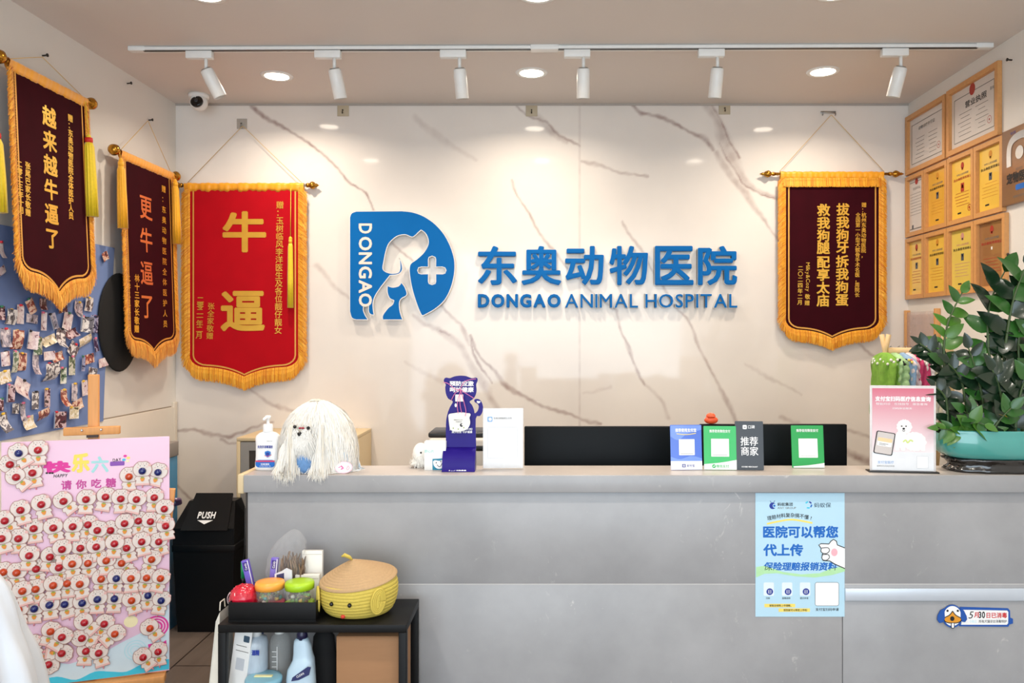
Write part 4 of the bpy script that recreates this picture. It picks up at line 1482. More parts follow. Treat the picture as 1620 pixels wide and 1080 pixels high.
for i in range(11000):
    a_ = rnd.uniform(0, 2 * PI)
    z0 = 111 * (rnd.random() ** 0.8)
    z0 = max(8, z0)
    ln = rnd.uniform(22, 44)
    front = math.sin(a_) < -0.25
    wob_ = rnd.uniform(-0.22, 0.22)
    off = rnd.uniform(-2, 4.5)
    pts = []
    for j in range(6):
        s_ = j / 5
        z = z0 - ln * s_
        aa = a_ + wob_ * s_ * s_
        r_ = dome_r(z) + off + 3.0 * math.sin(s_ * PI) * 0.5 + (1.5 * s_)
        zz = max(z, 0.6 + rnd.random() * 1.5)
        if z < 1:
            r_ += (1 - z) * 0.35
        pts.append(Vector((r_ * math.cos(aa) * u, r_ * math.sin(aa) * u * DY, zz * u)))
    if front and abs(math.cos(a_)) < 0.32 and z0 < 62:
        if z0 < 40 or rnd.random() < 0.5:
            continue
    if front and 60 < z0 < 88 and -0.42 < math.cos(a_) < 0.22 and rnd.random() < 0.72:
        continue
    m_ = fur
    if (z0 < 38 and rnd.random() < 0.30 and (abs(math.cos(a_)) > 0.75)):
        m_ = fur_b
    elif rnd.random() < 0.22:
        m_ = fur_c
    ribbon(hr, pts, 0.6 * u, m_, Vector((math.cos(a_), math.sin(a_) / DY, 0.2)))
# front legs spilling over the ledge edge, tuft on top, tail at the right
for cx_, wdt, n_ in ((-38, 20, 1500), (12, 15, 1300)):
    for i in range(n_):
        a_ = rnd.uniform(0, 2 * PI)
        rr_ = wdt * rnd.random() ** 0.5
        x0, y0 = cx_ + rr_ * math.cos(a_), -30 + rr_ * 0.6 * math.sin(a_)
        z0 = 10 + 66 * rnd.random() ** 1.5
        x0 = cx_ + (x0 - cx_) * (1 - 0.75 * (z0 - 10) / 66) + (8 if cx_ < 0 else 2) * (z0 - 10) / 66
        dx, dy = rnd.uniform(-8, 8), -rnd.uniform(8, 19)
        pts = []
        for j in range(6):
            s_ = j / 5
            z = z0 * (1 - s_) ** 1.15 + 0.8
            yy = y0 + dy * s_
            if yy < -46 and rnd.random() < 0.75:
                z = min(z, 0.8 - (-46 - yy) * rnd.uniform(0.4, 1.5))
                yy = max(yy, -51)
            pts.append(Vector(((x0 + dx * s_) * u, yy * u, z * u)))
        ribbon(hr, pts, 0.55 * u, fur_c if rnd.random() < 0.3 else fur, Vector((0, -1, 0.3)))
for i in range(160):
    a_ = rnd.uniform(0, 2 * PI)
    pts = [Vector(((-4 + math.cos(a_) * 10 * s_) * u, (math.sin(a_) * 8 * s_ - 2) * u, (108 + 6 * math.sin(s_ * 2.2) - 3 * s_) * u)) for s_ in (0, 0.3, 0.6, 1)]
    ribbon(hr, pts, 1.0 * u, fur_c, Vector((0, -1, 0.6)))
for i in range(330):
    pts = []
    x0, z0 = rnd.uniform(44, 52), rnd.uniform(10, 34)
    dx = rnd.uniform(6, 16)
    for j in range(5):
        s_ = j / 4
        pts.append(Vector(((x0 + dx * s_) * u, (6 + rnd.uniform(-1, 1)) * u, max(1.0, z0 - 26 * s_ * s_) * u)))
    ribbon(hr, pts, 1.0 * u, fur_b if rnd.random() < 0.45 else fur, Vector((0.3, -1, 0.3)))
# muzzle tufts fanning from below the nose
for i in range(900):
    a_ = rnd.uniform(-1.25, 1.25) - PI / 2
    ln = rnd.uniform(12, 34)
    ox_, oy_, oz_ = rnd.gauss(0, 6), rnd.uniform(1, 6), rnd.uniform(50, 70)
    pts = []
    if oz_ > 58 and abs(ox_ + 2) < 5:
        oz_ -= 9
    for j in range(5):
        s_ = j / 4
        pts.append(Vector(((-15 + ox_ + math.cos(a_) * ln * s_ * 0.6) * u, (-38 - oy_ * math.sin(s_ * PI * 0.8 + 0.3)) * u, (oz_ - ln * s_ * (0.35 + 0.65 * s_)) * u)))
    ribbon(hr, pts, 0.55 * u, fur, Vector((0, -1, 0)))
hr.build('fur', t, 'long flowing white fur')
vest = MB()
vest.lathe([(9 * u, 0.8 * u), (14 * u, 6 * u), (16 * u, 18 * u), (13 * u, 30 * u), (6 * u, 38 * u)], mat('blue_plush_cloth', (104, 146, 196), 0.8, var=0.25, scale=90), 28, (-14 * u, -33 * u, 0), sy=0.5)
vest.build('vest', t, 'blue cloth between the front legs')
for px_, pz_, nm in ((-24.5, 73, 'eye'), (-4, 71, 'eye'), (-17, 62, 'nose')):
    MB().ball((px_ * u, -41 * u, pz_ * u), (2.7 if nm == 'eye' else 3.6) * u, mat('shiny_black_bead', (14, 14, 16), 0.12), n=18).build(nm, t, 'black bead ' + nm)
bw_ = MB()
for s_ in (-1, 1):
    bw_.ball((-14 * u + s_ * 2.2 * u, -42 * u, 71 * u), 2.3 * u, mat('red_bow', (150, 24, 48), 0.45), sz=0.7, n=12)
bw_.build('bow', t, 'tiny dark red bow')

# pink round tag beside the plush
t = thing('round_card', 'round pink and white card leaning beside the plush dog', 'card', on_ledge(543, 2.662), 0, None, math.radians(-20))
u = sz(1, 2.662)
c_ = MB()
c_.prism(ell(0, 9.5 * u, 14 * u, 9.5 * u, 40), -0.003, 0, mat('pink_card', (240, 200, 214), 0.4))
c_.flat(ell(0, 9.5 * u, 12.4 * u, 8.2 * u, 40), -0.0035, mat('blush_card', (246, 230, 232), 0.4))
stroke(c_, spline([(-8 * u, 9 * u), (-3 * u, 11 * u), (0, 8 * u), (-4 * u, 6.5 * u)], 5), 1.0 * u, -0.004, pink_ink)
stroke(c_, spline([(-4 * u, 13 * u), (-2 * u, 9 * u), (-3 * u, 6 * u)], 5), 0.9 * u, -0.004, pink_ink)
stroke(c_, spline([(5 * u, 6 * u), (7 * u, 12 * u), (9 * u, 8 * u), (6 * u, 5 * u)], 5), 0.7 * u, -0.004, mat('rose_ink', (220, 130, 160), 0.5))
c_.build('disc', t)

# tan cabinet with a dark glazed door against the back wall
Yf = 4.21
xa, xb = (374 - CX) * Yf / F, (559 - CX) * Yf / F
zt = EYE - 160 * Yf / F
t = thing('filing_cabinet', 'tan cabinet with dark glazed door behind the plush dog', 'cabinet', ((xa + xb) / 2, Yf, 0))
wx_ = (xb - xa) / 2
cb = MB()
cb.box(-wx_, wx_, 0.0, D - Yf - 0.004, zt - 0.02, zt, tan, 0.003)
cb.box(-wx_, -wx_ + 0.02, 0, D - Yf - 0.004, 0.0, zt - 0.02, tan, 0.002)
cb.box(wx_ - 0.02, wx_, 0, D - Yf - 0.004, 0.0, zt - 0.02, tan, 0.002)
cb.box(-wx_ + 0.02, wx_ - 0.02, D - Yf - 0.02, D - Yf - 0.004, 0.0, zt - 0.02, tan)
cb.box(-wx_ + 0.02, wx_ - 0.02, 0.01, D - Yf - 0.02, 0.0, 0.06, tan)
cb.box(-wx_ + 0.02, wx_ - 0.02, 0.02, D - Yf - 0.02, 0.46, 0.48, tan)
cb.build('body', t)
for x0, x1 in ((-wx_ + 0.022, -0.002), (0.002, wx_ - 0.022)):
    d_ = MB()
    z0, z1 = 0.065, zt - 0.024
    d_.prism([(x0, z0), (x1, z0), (x1, z1), (x0, z1)], 0.0, 0.016, mat('grey_door_frame', (150, 146, 140), 0.4), [[(x0 + 0.045, z0 + 0.045), (x1 - 0.045, z0 + 0.045), (x1 - 0.045, z1 - 0.045), (x0 + 0.045, z1 - 0.045)]])
    do = d_.build('door', t, 'grey framed door')
    MB().box(x0 + 0.045, x1 - 0.045, 0.006, 0.010, z0 + 0.045, z1 - 0.045, mat('smoked_glass', (46, 38, 32), 0.08)).build('pane', do, 'dark glass pane')

# cat shaped navy counter display with a white tag hung on pink cords
Y = 2.72
navy = mat('navy_acrylic', (36, 20, 122), 0.35, var=0.06, spec=0.2)
t = thing('leaflet_display', 'navy cat shaped counter display stand holding a white tag', 'display stand', on_ledge(730, Y))
Mt = MX(t)
q = lambda zx, zy: L(Mt, 640 + zx * 220 / 1398.0, 590 + zy * 170 / 1080.0)
k = abs(q(0, 0)[0] - q(1, 0)[0])
cat_ = [(405, 760), (405, 520), (420, 420), (445, 350), (475, 292), (430, 265), (405, 215), (398, 150), (403, 120), (384, 90), (386, 65), (405, 50), (445, 55), (490, 38), (550, 30), (610, 35), (665, 55), (705, 50), (724, 58), (726, 85), (712, 120),
        (716, 180), (705, 230), (680, 268), (645, 295), (670, 330), (690, 380), (697, 412), (725, 390), (738, 350), (730, 320), (700, 300), (692, 280), (705, 268), (740, 270), (768, 300), (782, 350), (775, 400), (750, 440), (708, 468), (712, 760)]
sd_ = MB()
back_pts = [q(*v) for v in spline(cat_, 3)]
sd_.prism(back_pts[::-1], 0.030, 0.034, navy)
sd_.build('back_plate', t)
x0, x1 = q(384, 0)[0], q(712, 0)[0]
pk_ = MB()
prof = spline([(0.030, q(0, 755)[1]), (0.012, q(0, 775)[1]), (-0.012, q(0, 850)[1]), (-0.022, q(0, 945)[1]), (-0.026, 0.004), (-0.026, 0.0), (0.034, 0.0)], 5)
n = len(prof)
for dlt in (0.0,):
    vs = [(x0, a_, b_) for a_, b_ in prof] + [(x1, a_, b_) for a_, b_ in prof]
    pk_.add(vs, [(i, n + i, n + i + 1, i + 1) for i in range(n - 1)], navy, True)
    pk_.add([(x0, a_, b_) for a_, b_ in prof], [tuple(range(n))], navy)
    pk_.add([(x1, a_, b_) for a_, b_ in prof], [tuple(reversed(range(n)))], navy)
pk_.build('pocket', t, 'curved front pocket')
pr_ = MB()
pr_.line('预防应激', *q(565, 110), 54 * k, 0.0292, white_ink, 0.035, 245 * k)
pr_.line('呵护健康', *q(565, 172), 54 * k, 0.0292, white_ink, 0.035, 245 * k)
pr_.line('费利威缓释剂（片剂）', *q(566, 573), 26 * k, 0.0292, white_ink, 0.03, 250 * k)
pr_.line('减少应激 守护健康', *q(568, 602), 24 * k, 0.0292, white_ink, 0.03, 210 * k)
pr_.line('Anxi', *q(482, 970), 34 * k, -0.0268, white_ink, 0.03, 70 * k, 'C', 0.2)
pr_.line('动物健康', *q(578, 970), 26 * k, -0.0268, white_ink, 0.04, 100 * k)
pr_.flat(ell(*q(505, 330), 12 * k, 20 * k), 0.0292, white_ink)
pr_.flat([q(720, 285), q(758, 290), q(750, 305), q(735, 312), q(718, 300)][::-1], 0.0292, white_ink)
pr_.build('printed_text', t, 'white printed lettering')
tg = thing('hanging_tag', 'white cat shaped tag hanging on pink cords in front of navy stand', 'tag', (t.location.x, Y + 0.012, ZL))
Mg = MX(tg)
q = lambda zx, zy: L(Mg, 640 + zx * 220 / 1398.0, 590 + zy * 170 / 1080.0)
c_ = MB()
tagp = [(440, 430), (448, 412), (475, 405), (500, 402), (545, 395), (590, 395), (630, 402), (655, 405), (664, 420), (652, 450), (660, 490), (652, 530), (625, 565), (580, 582), (530, 588), (485, 582), (458, 560), (448, 510)]
c_.prism([q(*v) for v in spline(tagp + [tagp[0]], 3)[:-1]][::-1], 0.000, 0.003, mat('ivory_card', (232, 230, 224), 0.4))
c_.line('缓解焦虑 安心出行', *q(540, 470), 15 * k, -0.0005, grey_print, 0.0, 90 * k)
c_.line('舒缓情绪', *q(545, 490), 15 * k, -0.0005, grey_print, 0.0, 60 * k)
c_.flat(ell(*q(572, 522), 15 * k, 18 * k), -0.0005, dark_print)
c_.flat(ell(*q(580, 518), 8 * k, 8 * k), -0.0009, mat('ivory_card', (232, 230, 224), 0.4))
for zx, zy in ((490, 553), (540, 562), (596, 548)):
    c_.flat(ell(*q(zx, zy), 6 * k, 7 * k), -0.0005, mat('moss_ink', (150, 170, 90), 0.5))
c_.build('card', tg)
pinkc = mat('pink_cord', (226, 120, 170), 0.5)
for i, pl in enumerate(([(540, 405), (530, 330), (540, 250), (560, 195), (560, 165)], [(610, 430), (618, 380), (600, 300), (580, 220), (560, 165)], [(560, 165), (520, 190), (495, 225), (470, 275)], [(560, 165), (620, 205), (700, 255)],
                        [(560, 165), (600, 90), (660, 65), (718, 58)], [(388, 90), (440, 105), (510, 160), (560, 165)], [(575, 400), (560, 330), (556, 260), (560, 165)])):
    MB().tube([(*q(*v),) for v in pl] and [(q(*v)[0], -0.001 - 0.002 * (i % 3), q(*v)[1]) for v in spline(pl, 4)], 0.0011, pinkc, 6).build('cord', tg, 'thin pink cord')
MB().box(q(510, 0)[0], q(590, 0)[0], -0.001, 0.003, q(0, 285)[1], q(0, 215)[1], mat('ivory_card', (232, 230, 224), 0.4)).build('clip_label', tg)

# clear acrylic sign with a blank code panel, turned a little
Y = 2.75
t = thing('acrylic_sign', 'white upright acrylic sign beside the navy cat stand', 'sign stand', on_ledge(796, Y), math.radians(3))
u = sz(1, Y)
MB().box(-31.5 * u, 31.5 * u, 0.004, 0.007, 1.5 * u, 96 * u, mat('sheet_white', (226, 228, 231), 0.4, coat=0.3)).build('paper_insert', t)
MB().box(-32.5 * u, 32.5 * u, -0.004, 0.0035, 0, 97 * u, clear('acrylic_clear', (255, 255, 255), 0.95), 0.001).build('front_cover', t)
MB().box(-33.5 * u, 33.5 * u, -0.02, 0.032, 0, 2 * u, clear('acrylic_clear', (255, 255, 255), 0.95), 0.001).build('foot', t)
pr_ = MB()
pr_.flat(rrect(-25 * u, -17 * u, 75 * u, 83 * u, 1.5 * u), 0.0034, mat('logo_sky', (120, 170, 220), 0.5))
pr_.flat(ell(-20.5 * u, 79 * u, 2.4 * u, 2.6 * u), 0.0030, white_ink)
pr_.line('东奥动物医院公众号', -15 * u, 80.5 * u, 3.2 * u, 0.0034, grey_print, 0.01, None, 'L')
g_ = rrect(-24 * u, 22 * u, 18 * u, 66 * u, 1.5 * u)
pr_.flat(g_, 0.0034, white_ink)
stroke(pr_, g_ + [g_[0]], 0.5 * u, 0.0031, mat('pale_grey_ink', (196, 200, 206), 0.5))
pr_.build('printed_text', t)

# white box with a teal smile label, fluffy white toy, and the printer behind
Y = 2.74
t = thing('product_box', 'small white box with teal smiling label on the ledge', 'box', on_ledge(689, Y))
u = sz(1, Y)
MB().box(-17 * u, 17 * u, -0.012, 0.03, 0, 45 * u, mat('box_white', (236, 238, 236), 0.45), 0.001).build('carton', t)
pr_ = MB()
tealm = mat('teal_ink', (20, 128, 158), 0.5)
pr_.flat([(-4 * u, 0.5 * u), (17 * u, 0.5 * u), (17 * u, 19 * u), (-4 * u, 18 * u)], -0.0126, tealm)
pr_.flat(spline([(-3 * u, 14 * u), (0, 16 * u), (7 * u, 15 * u), (14 * u, 17 * u), (16 * u, 8 * u), (10 * u, 3 * u), (3 * u, 3 * u), (-2 * u, 8 * u), (-3 * u, 14 * u)], 3)[:-1][::-1], -0.0130, white_ink)
stroke(pr_, spline([(3 * u, 9 * u), (6 * u, 6 * u), (9 * u, 7 * u), (11 * u, 11 * u)], 5), 0.9 * u, -0.0134, dark_print)
pr_.flat(ell(2 * u, 12 * u, 0.8 * u, 1.2 * u), -0.0134, dark_print)
pr_.flat(ell(9 * u, 14 * u, 0.8 * u, 1.2 * u), -0.0134, dark_print)
pr_.line('舒心片', -9 * u, 30 * u, 5 * u, -0.0126, mat('pale_teal', (160, 214, 206), 0.5), 0.02)
pr_.build('printed_label', t, 'teal label with a smile')
Y = 2.79
t = thing('plush_toy', 'little fluffy white toy with black eye peeking beside white box', 'plush toy', on_ledge(666, Y))
u = sz(1, Y)
f = MB()
f.ball((0, 0, 22 * u), 13 * u, fur, n=20, sz=1.3)
f.ball((-6 * u, 0, 8 * u), 9 * u, fur, n=18, sz=0.9)
f.ball((4 * u, 0, 9 * u), 10 * u, fur, n=18, sz=0.9)
rnd = random.Random(5)
for i in range(700):
    v = Vector((rnd.gauss(0, 1), rnd.gauss(0, 1), rnd.gauss(0, 1))).normalized()
    c_ = Vector((0, 0, 22 * u)) if rnd.random() < 0.6 else Vector((-5 * u, 0, 9 * u))
    p_ = c_ + v * 11 * u
    if p_.z < 3 * u:
        continue
    ribbon(f, [p_, p_ + v * 2 * u - Vector((0, 0, 1 * u)), p_ + v * 3.5 * u - Vector((0, 0, 3.4 * u))], 0.8 * u, fur, v)
f.build('body', t)
MB().ball((2 * u, -13.2 * u, 25 * u), 1.5 * u, MATS['shiny_black_bead'], n=12).build('eye', t)
Y = 2.98
u = sz(1, Y)
t = thing('receipt_printer', 'cream printer with black lid on the desk behind navy stand', 'printer', ((722 - CX) * Y / F, Y, DZ))
ztop = EYE - (690 - CY) * Y / F - DZ
cream = mat('printer_cream', (214, 208, 198), 0.4)
MB().box(-45 * u, 50 * u, 0, 0.24, 0, ztop - 0.008, cream, 0.012).build('housing', t)
MB().box(-47 * u, 50.5 * u, -0.004, 0.24, ztop - 0.055, ztop - 0.035, black, 0.004).build('paper_slot', t, 'black slot band')
MB().box(-46 * u, 46 * u, 0.02, 0.2, ztop - 0.008, ztop + 0.012, black, 0.006).build('lid', t, 'black lid')
MB().box(-48 * u, -45 * u, 0.0, 0.2, ztop - 0.12, ztop - 0.03, black, 0.003).build('side_cover', t, 'black side cover')

# two monitors seen from behind
Ym = 2.95
scr = mat('monitor_black', (11, 15, 18), 0.5, var=0.2, scale=200, spec=0.15)
for cxp, topy, lb in ((946, 674.5, 'left black monitor on the desk, its plain back to the room'), (1224, 671, 'right black monitor on the desk with a green payment card before it')):
    z1 = EYE - (topy - CY) * Ym / F
    t = thing('monitor', lb, 'monitor', ((cxp - CX) * Ym / F, Ym, DZ), 0, 'monitors on the reception desk')
    hw = 116.5 * Ym / F
    h1 = z1 - DZ
    h0 = h1 - 0.325
    MB().box(-hw, hw, 0.0, 0.022, h0, h1, scr, 0.004).build('screen_back', t)
    MB().box(-0.13, 0.13, -0.022, 0.0, h0 + 0.05, h0 + 0.17, mat('monitor_hump', (20, 26, 32), 0.35, var=0.1, spec=0.25), 0.008).build('rear_housing', t)
    MB().box(-0.03, 0.03, 0.0, 0.018, 0.010, h0 + 0.06, black, 0.004).build('stand_neck', t)
    MB().box(-0.12, 0.12, -0.05, 0.14, 0.0, 0.012, black, 0.004).build('stand_base', t)
    MB().box(-hw + 0.008, hw - 0.008, 0.022, 0.0235, h0 + 0.012, h1 - 0.008, mat('screen_glass', (20, 24, 30), 0.15)).build('screen', t)


# payment cards on little easels
def card_stand(name, label, px0, px1, ytop, rz, base, Y, draw, lean=6, group='payment and merchant cards on the ledge'):
    t_ = thing(name, label, 'card stand', on_ledge((px0 + px1) / 2, Y), rz, group, math.radians(lean) * -1)
    t_.rotation_euler = (math.radians(-lean), 0, rz)
    u_ = sz(1, Y)
    w__ = (px1 - px0) / 2 * u_
    h__ = (742 - ytop) * u_
    cd = MB()
    cd.prism(rrect(-w__, w__, 0.0005, h__, 0.003), -0.003, 0, base)
    draw(cd, w__, h__, u_, -0.0034)
    cd.build('card', t_)
    tl = math.tan(math.radians(lean))
    lg_ = MB()
    lg_.add([(-0.02, 0, h__ * 0.6), (0.02, 0, h__ * 0.6), (0.02, 0.046, 0.046 * tl + 0.002), (-0.02, 0.046, 0.046 * tl + 0.002), (-0.02, 0.001, h__ * 0.6 - 0.006), (0.02, 0.001, h__ * 0.6 - 0.006), (0.02, 0.044, 0.046 * tl), (-0.02, 0.044, 0.046 * tl)],
            [(0, 3, 2, 1), (4, 5, 6, 7), (0, 4, 7, 3), (1, 2, 6, 5), (2, 3, 7, 6), (0, 1, 5, 4)], base)
    lg_.build('back_leg', t_)
    return t_


def blank_code(cd, xc, zc, s_, u_, y, tall=1.18):
    g__ = rrect(xc - s_, xc + s_, zc - s_ * tall, zc + s_ * (2 - tall + 0.0), 0.6 * u_)
    cd.flat(g__, y, white_ink)
    stroke(cd, [(xc - s_ * 0.8, zc - s_ * 1.0), (xc + s_ * 0.8, zc - s_ * 1.0)], 0.5 * u_, y - 0.0003, grey_print)


pay_blue = mat('payment_blue', (62, 104, 206), 0.3, coat=0.4, var=0.04)
pay_light = mat('payment_light_blue', (104, 140, 226), 0.3, coat=0.4)


def draw_blue(cd, w_, h_, u, y):
    cd.flat([(-w_, h_ - 20 * u)] + spline([(-w_, h_ - 18 * u), (-w_ * 0.5, h_ - 24 * u), (0.1 * w_, h_ - 14 * u), (w_, h_ - 8 * u)], 5) + [(w_, h_ - 1 * u), (-w_ + 1 * u, h_ - 1 * u)], y, pay_light)
    cd.flat([(-w_, 14 * u), (w_, 14 * u)] + spline([(w_, 18 * u), (0.3 * w_, 22 * u), (-0.4 * w_, 17 * u), (-w_, 21 * u)], 5), y, pay_light)
    cd.flat([(-w_, 0.6 * u), (w_, 0.6 * u), (w_, 14 * u), (-w_, 14 * u)], y - 0.0003, white_ink)
    cd.line('推荐使用支付宝', 0, h_ - 8.5 * u, 6 * u, y - 0.0006, white_ink, 0.03, 34 * u)
    stroke(cd, spline([(-15 * u, h_ - 14 * u), (0, h_ - 15.5 * u), (16 * u, h_ - 13.5 * u)], 5), 1.1 * u, y - 0.0006, yellow_ink)
    blank_code(cd, 1 * u, h_ - 33 * u, 12.5 * u, u, y - 0.0006)
    cd.flat(rrect(-7 * u, -1.5 * u, 4 * u, 9.5 * u, 0.8 * u), y - 0.0006, navy_ink)
    cd.line('支', -4.2 * u, 6.8 * u, 4.4 * u, y - 0.0009, white_ink, 0.02)
    cd.line('支付宝', 6.5 * u, 6.8 * u, 4.4 * u, y - 0.0006, navy_ink, 0.02)


def draw_green(cd, w_, h_, u, y):
    cd.flat([(-w_, 0.6 * u), (w_, 0.6 * u)] + spline([(w_, 16 * u), (0, 11.5 * u), (-w_, 9 * u)], 5), y - 0.0003, white_ink)
    cd.line('推荐使用微信支付', 0, h_ - 8 * u, 5 * u, y - 0.0006, white_ink, 0.02, 33 * u)
    blank_code(cd, 0 * u, h_ - 31.5 * u, 14 * u, u, y - 0.0006)
    cd.flat(ell(-10 * u, 6 * u, 3 * u, 3 * u), y - 0.0006, green_ink)
    stroke(cd, [(-11.4 * u, 6.2 * u), (-10.3 * u, 5 * u), (-8.4 * u, 7.4 * u)], 0.8 * u, y - 0.0009, white_ink)
    cd.line('微信支付', 3.5 * u, 6 * u, 5 * u, y - 0.0006, green_ink, 0.02)


def draw_black(cd, w_, h_, u, y):
    cd.line('推荐', 0, 45.5 * u, 15 * u, y, white_ink, 0.012, 28 * u)
    cd.line('商家', 0, 30 * u, 15 * u, y, white_ink, 0.012, 28 * u)
    cd.flat(rrect(-10 * u, -3.5 * u, h_ - 12.5 * u, h_ - 6 * u, 1.2 * u), y, white_ink)
    cd.flat(ell(-6.7 * u, h_ - 9 * u, 1.8 * u, 1.2 * u, 20, PI, 2 * PI), y - 0.0004, dark_print)
    cd.line('口碑', 3.5 * u, h_ - 9 * u, 6 * u, y, white_ink, 0.015, 11 * u)
    cd.line('KOUBEI MERCHANT', 0, 5.5 * u, 3 * u, y, white_ink, 0.03, 25 * u)


card_stand('payment_card', 'blue payment card stand with blank white panel, left of the green one', 1061, 1111, 671, math.radians(3), pay_blue, 2.735, draw_blue)
card_stand('payment_card', 'tall green payment card stand between the blue and black cards', 1114, 1165, 673, math.radians(-3), green_ink, 2.735, draw_green)
card_stand('merchant_card', 'charcoal card stand with white characters beside the green card', 1164, 1208, 665, math.radians(-4), mat('charcoal_card', (46, 50, 56), 0.35, var=0.08), 2.73, draw_black)


def draw_green2(cd, w_, h_, u, y):
    cd.flat([(-w_ + 2 * u, 0.6 * u), (w_, 0.6 * u)] + spline([(w_, 8 * u), (0, 4.5 * u), (-w_ + 2 * u, 3 * u)], 5), y - 0.0003, white_ink)
    cd.line('推荐使用微信支付', 0, h_ - 8 * u, 5 * u, y - 0.0006, white_ink, 0.02, 35 * u)
    blank_code(cd, 0.5 * u, h_ - 33 * u, 15 * u, u, y - 0.0006)


card_stand('payment_card', 'lone green payment card stand before the right monitor', 1253, 1304, 675, 0, mat('card_green', (10, 158, 70), 0.4, coat=0.3), 2.775, draw_green2)

# orange squeaky toy sitting on the monitor
Yt = 2.961
t = thing('rubber_toy', 'small orange rubber toy perched on top of the right monitor', 'toy', ((1125 - CX) * Yt / F, Yt, EYE - (671 - CY) * Ym / F), 0)
u = sz(1, Yt)
org = mat('orange_rubber', (240, 92, 50), 0.4, var=0.04)
MB().ball((0, 0, 6.2 * u), 11 * u, org, sz=0.56, sy=0.7).ball((-0.5 * u, 0, 12.4 * u), 7.4 * u, org, sz=0.72, sy=0.75).build('body', t)
MB().lathe([(6 * u, 0), (7 * u, 0.5 * u), (6.5 * u, 1.1 * u), (0.0001, 1.3 * u)], org, 20, (-1 * u, -5.5 * u, 12.2 * u), sy=0.5).build('beak', t)

# A4 promotional sign on its black foot
Y = 2.69
t = thing('promotion_sign', 'pink upright promotional sign with white dog picture, before the plant', 'sign stand', on_ledge(1428, Y), math.radians(-7))
u = sz(1, Y)
hh = 137 * u
pinkm = bpy.data.materials.new('pink_poster_print')
pinkm.use_nodes = True
N, K = pinkm.node_tree.nodes, pinkm.node_tree.links
tc_ = N.new('ShaderNodeTexCoord')
sx_ = N.new('ShaderNodeSeparateXYZ')
K.new(tc_.outputs['Generated'], sx_.inputs[0])
rp = N.new('ShaderNodeValToRGB')
for pos, cc in ((0.0, (238, 226, 228)), (0.2, (240, 214, 214)), (0.5, (226, 152, 166)), (1.0, (206, 96, 120))):
    e_ = rp.color_ramp.elements[0] if pos == 0 else (rp.color_ramp.elements[1] if pos == 1.0 else rp.color_ramp.elements.new(pos))
    e_.position = pos
    e_.color = col(cc)
K.new(sx_.outputs['Z'], rp.inputs['Fac'])
K.new(rp.outputs['Color'], N['Principled BSDF'].inputs['Base Color'])
N['Principled BSDF'].inputs['Roughness'].default_value = 0.3
MB().box(-50 * u, 50 * u, -0.0015, 0.0035, 0.004, hh, clear('sign_cover', (236, 232, 232), 0.25), 0.001).build('cover', t)
MB().box(-46.5 * u, 46.5 * u, -0.0025, -0.0018, 32 * u, hh - 4 * u, pinkm).build('print_background', t, 'pink fading print')
MB().box(-46.5 * u, 46.5 * u, -0.0025, -0.0018, 3 * u, 32 * u, mat('sheet_white', (238, 239, 241), 0.4)).build('print_base', t)
MB().box(-53 * u, 53 * u, -0.018, 0.03, 0, 0.004, black, 0.001).build('foot', t, 'black foot plate')
pr_ = MB()
y = -0.0029
pr_.line('支付宝扫码医疗信息查询', 0, hh - 21 * u, 8 * u, y, white_ink, 0.04, 84 * u)
pr_.line('智能问诊 · 在线挂号 · 报告查询', -2 * u, hh - 29 * u, 4 * u, y, white_ink, 0.0, 78 * u)
pr_.line('扫码体验服务', -1 * u, hh - 36 * u, 3.4 * u, y, white_ink, 0.0, 30 * u)
fluffy = mat('printed_dog_white', (242, 238, 236), 0.5, var=0.05, scale=300)
dogp = []
for cx_, cz_, rx_, rz_, seed in ((2, 72, 11.5, 11.5, 1), (17, 49, 18, 15, 2), (-3, 52, 10, 14, 3)):
    rnd = random.Random(seed)
    pr_.flat([((cx_ + rx_ * (1 + 0.06 * math.sin(i * 2.1 + seed)) * math.cos(2 * PI * i / 40)) * u, (cz_ + rz_ * (1 + 0.06 * math.sin(i * 2.9 + seed)) * math.sin(2 * PI * i / 40)) * u) for i in range(40)], y - 0.0003 * seed, fluffy)
for i in (-9, 0, 22, 30):
    pr_.flat(rrect((i - 3.4) * u, (i + 3.4) * u, 34 * u, 50 * u, 2 * u), y - 0.0012, fluffy)
for a_, b_, r_ in ((-2, 73, 1.2), (4.5, 73, 1.2), (1, 69, 1.9)):
    pr_.flat(ell(a_ * u, b_ * u, r_ * u, r_ * 0.85 * u, 16), y - 0.0016, dark_print)
stroke(pr_, spline([(-1 * u, 66.5 * u), (1 * u, 65 * u), (3 * u, 66.5 * u)], 4), 0.8 * u, y - 0.0016, dark_print)
stroke(pr_, spline([(0, 48 * u), (4 * u, 51 * u), (7 * u, 47 * u), (11 * u, 51 * u), (15 * u, 49 * u)], 4), 2.2 * u, y - 0.0016, mat('lime_print', (206, 222, 130), 0.5))
ph_ = rrect(-14.5 * u, 14.5 * u, 0, 36 * u, 2.6 * u)
R2m = Matrix.Translation((-31 * u, 0, 28 * u)) @ Matrix.Rotation(math.radians(9), 4, 'Y')
pr_.flat(ph_, y - 0.0018, dark_print, M=R2m)
pr_.flat(rrect(-13 * u, 13 * u, 1.2 * u, 34.8 * u, 2 * u), y - 0.0021, mat('phone_screen_print', (206, 198, 194), 0.5), M=R2m)
pr_.flat(rrect(-11 * u, 11 * u, 13 * u, 26 * u, 1.5 * u), y - 0.0024, white_ink, M=R2m)
pr_.flat(rrect(-11 * u, 11 * u, 20 * u, 26 * u, 1.5 * u), y - 0.0027, mat('peach_print', (244, 208, 160), 0.5), M=R2m)
stroke(pr_, [(-8 * u, 17 * u), (6 * u, 17 * u)], 0.8 * u, y - 0.0027, grey_print, R2m)
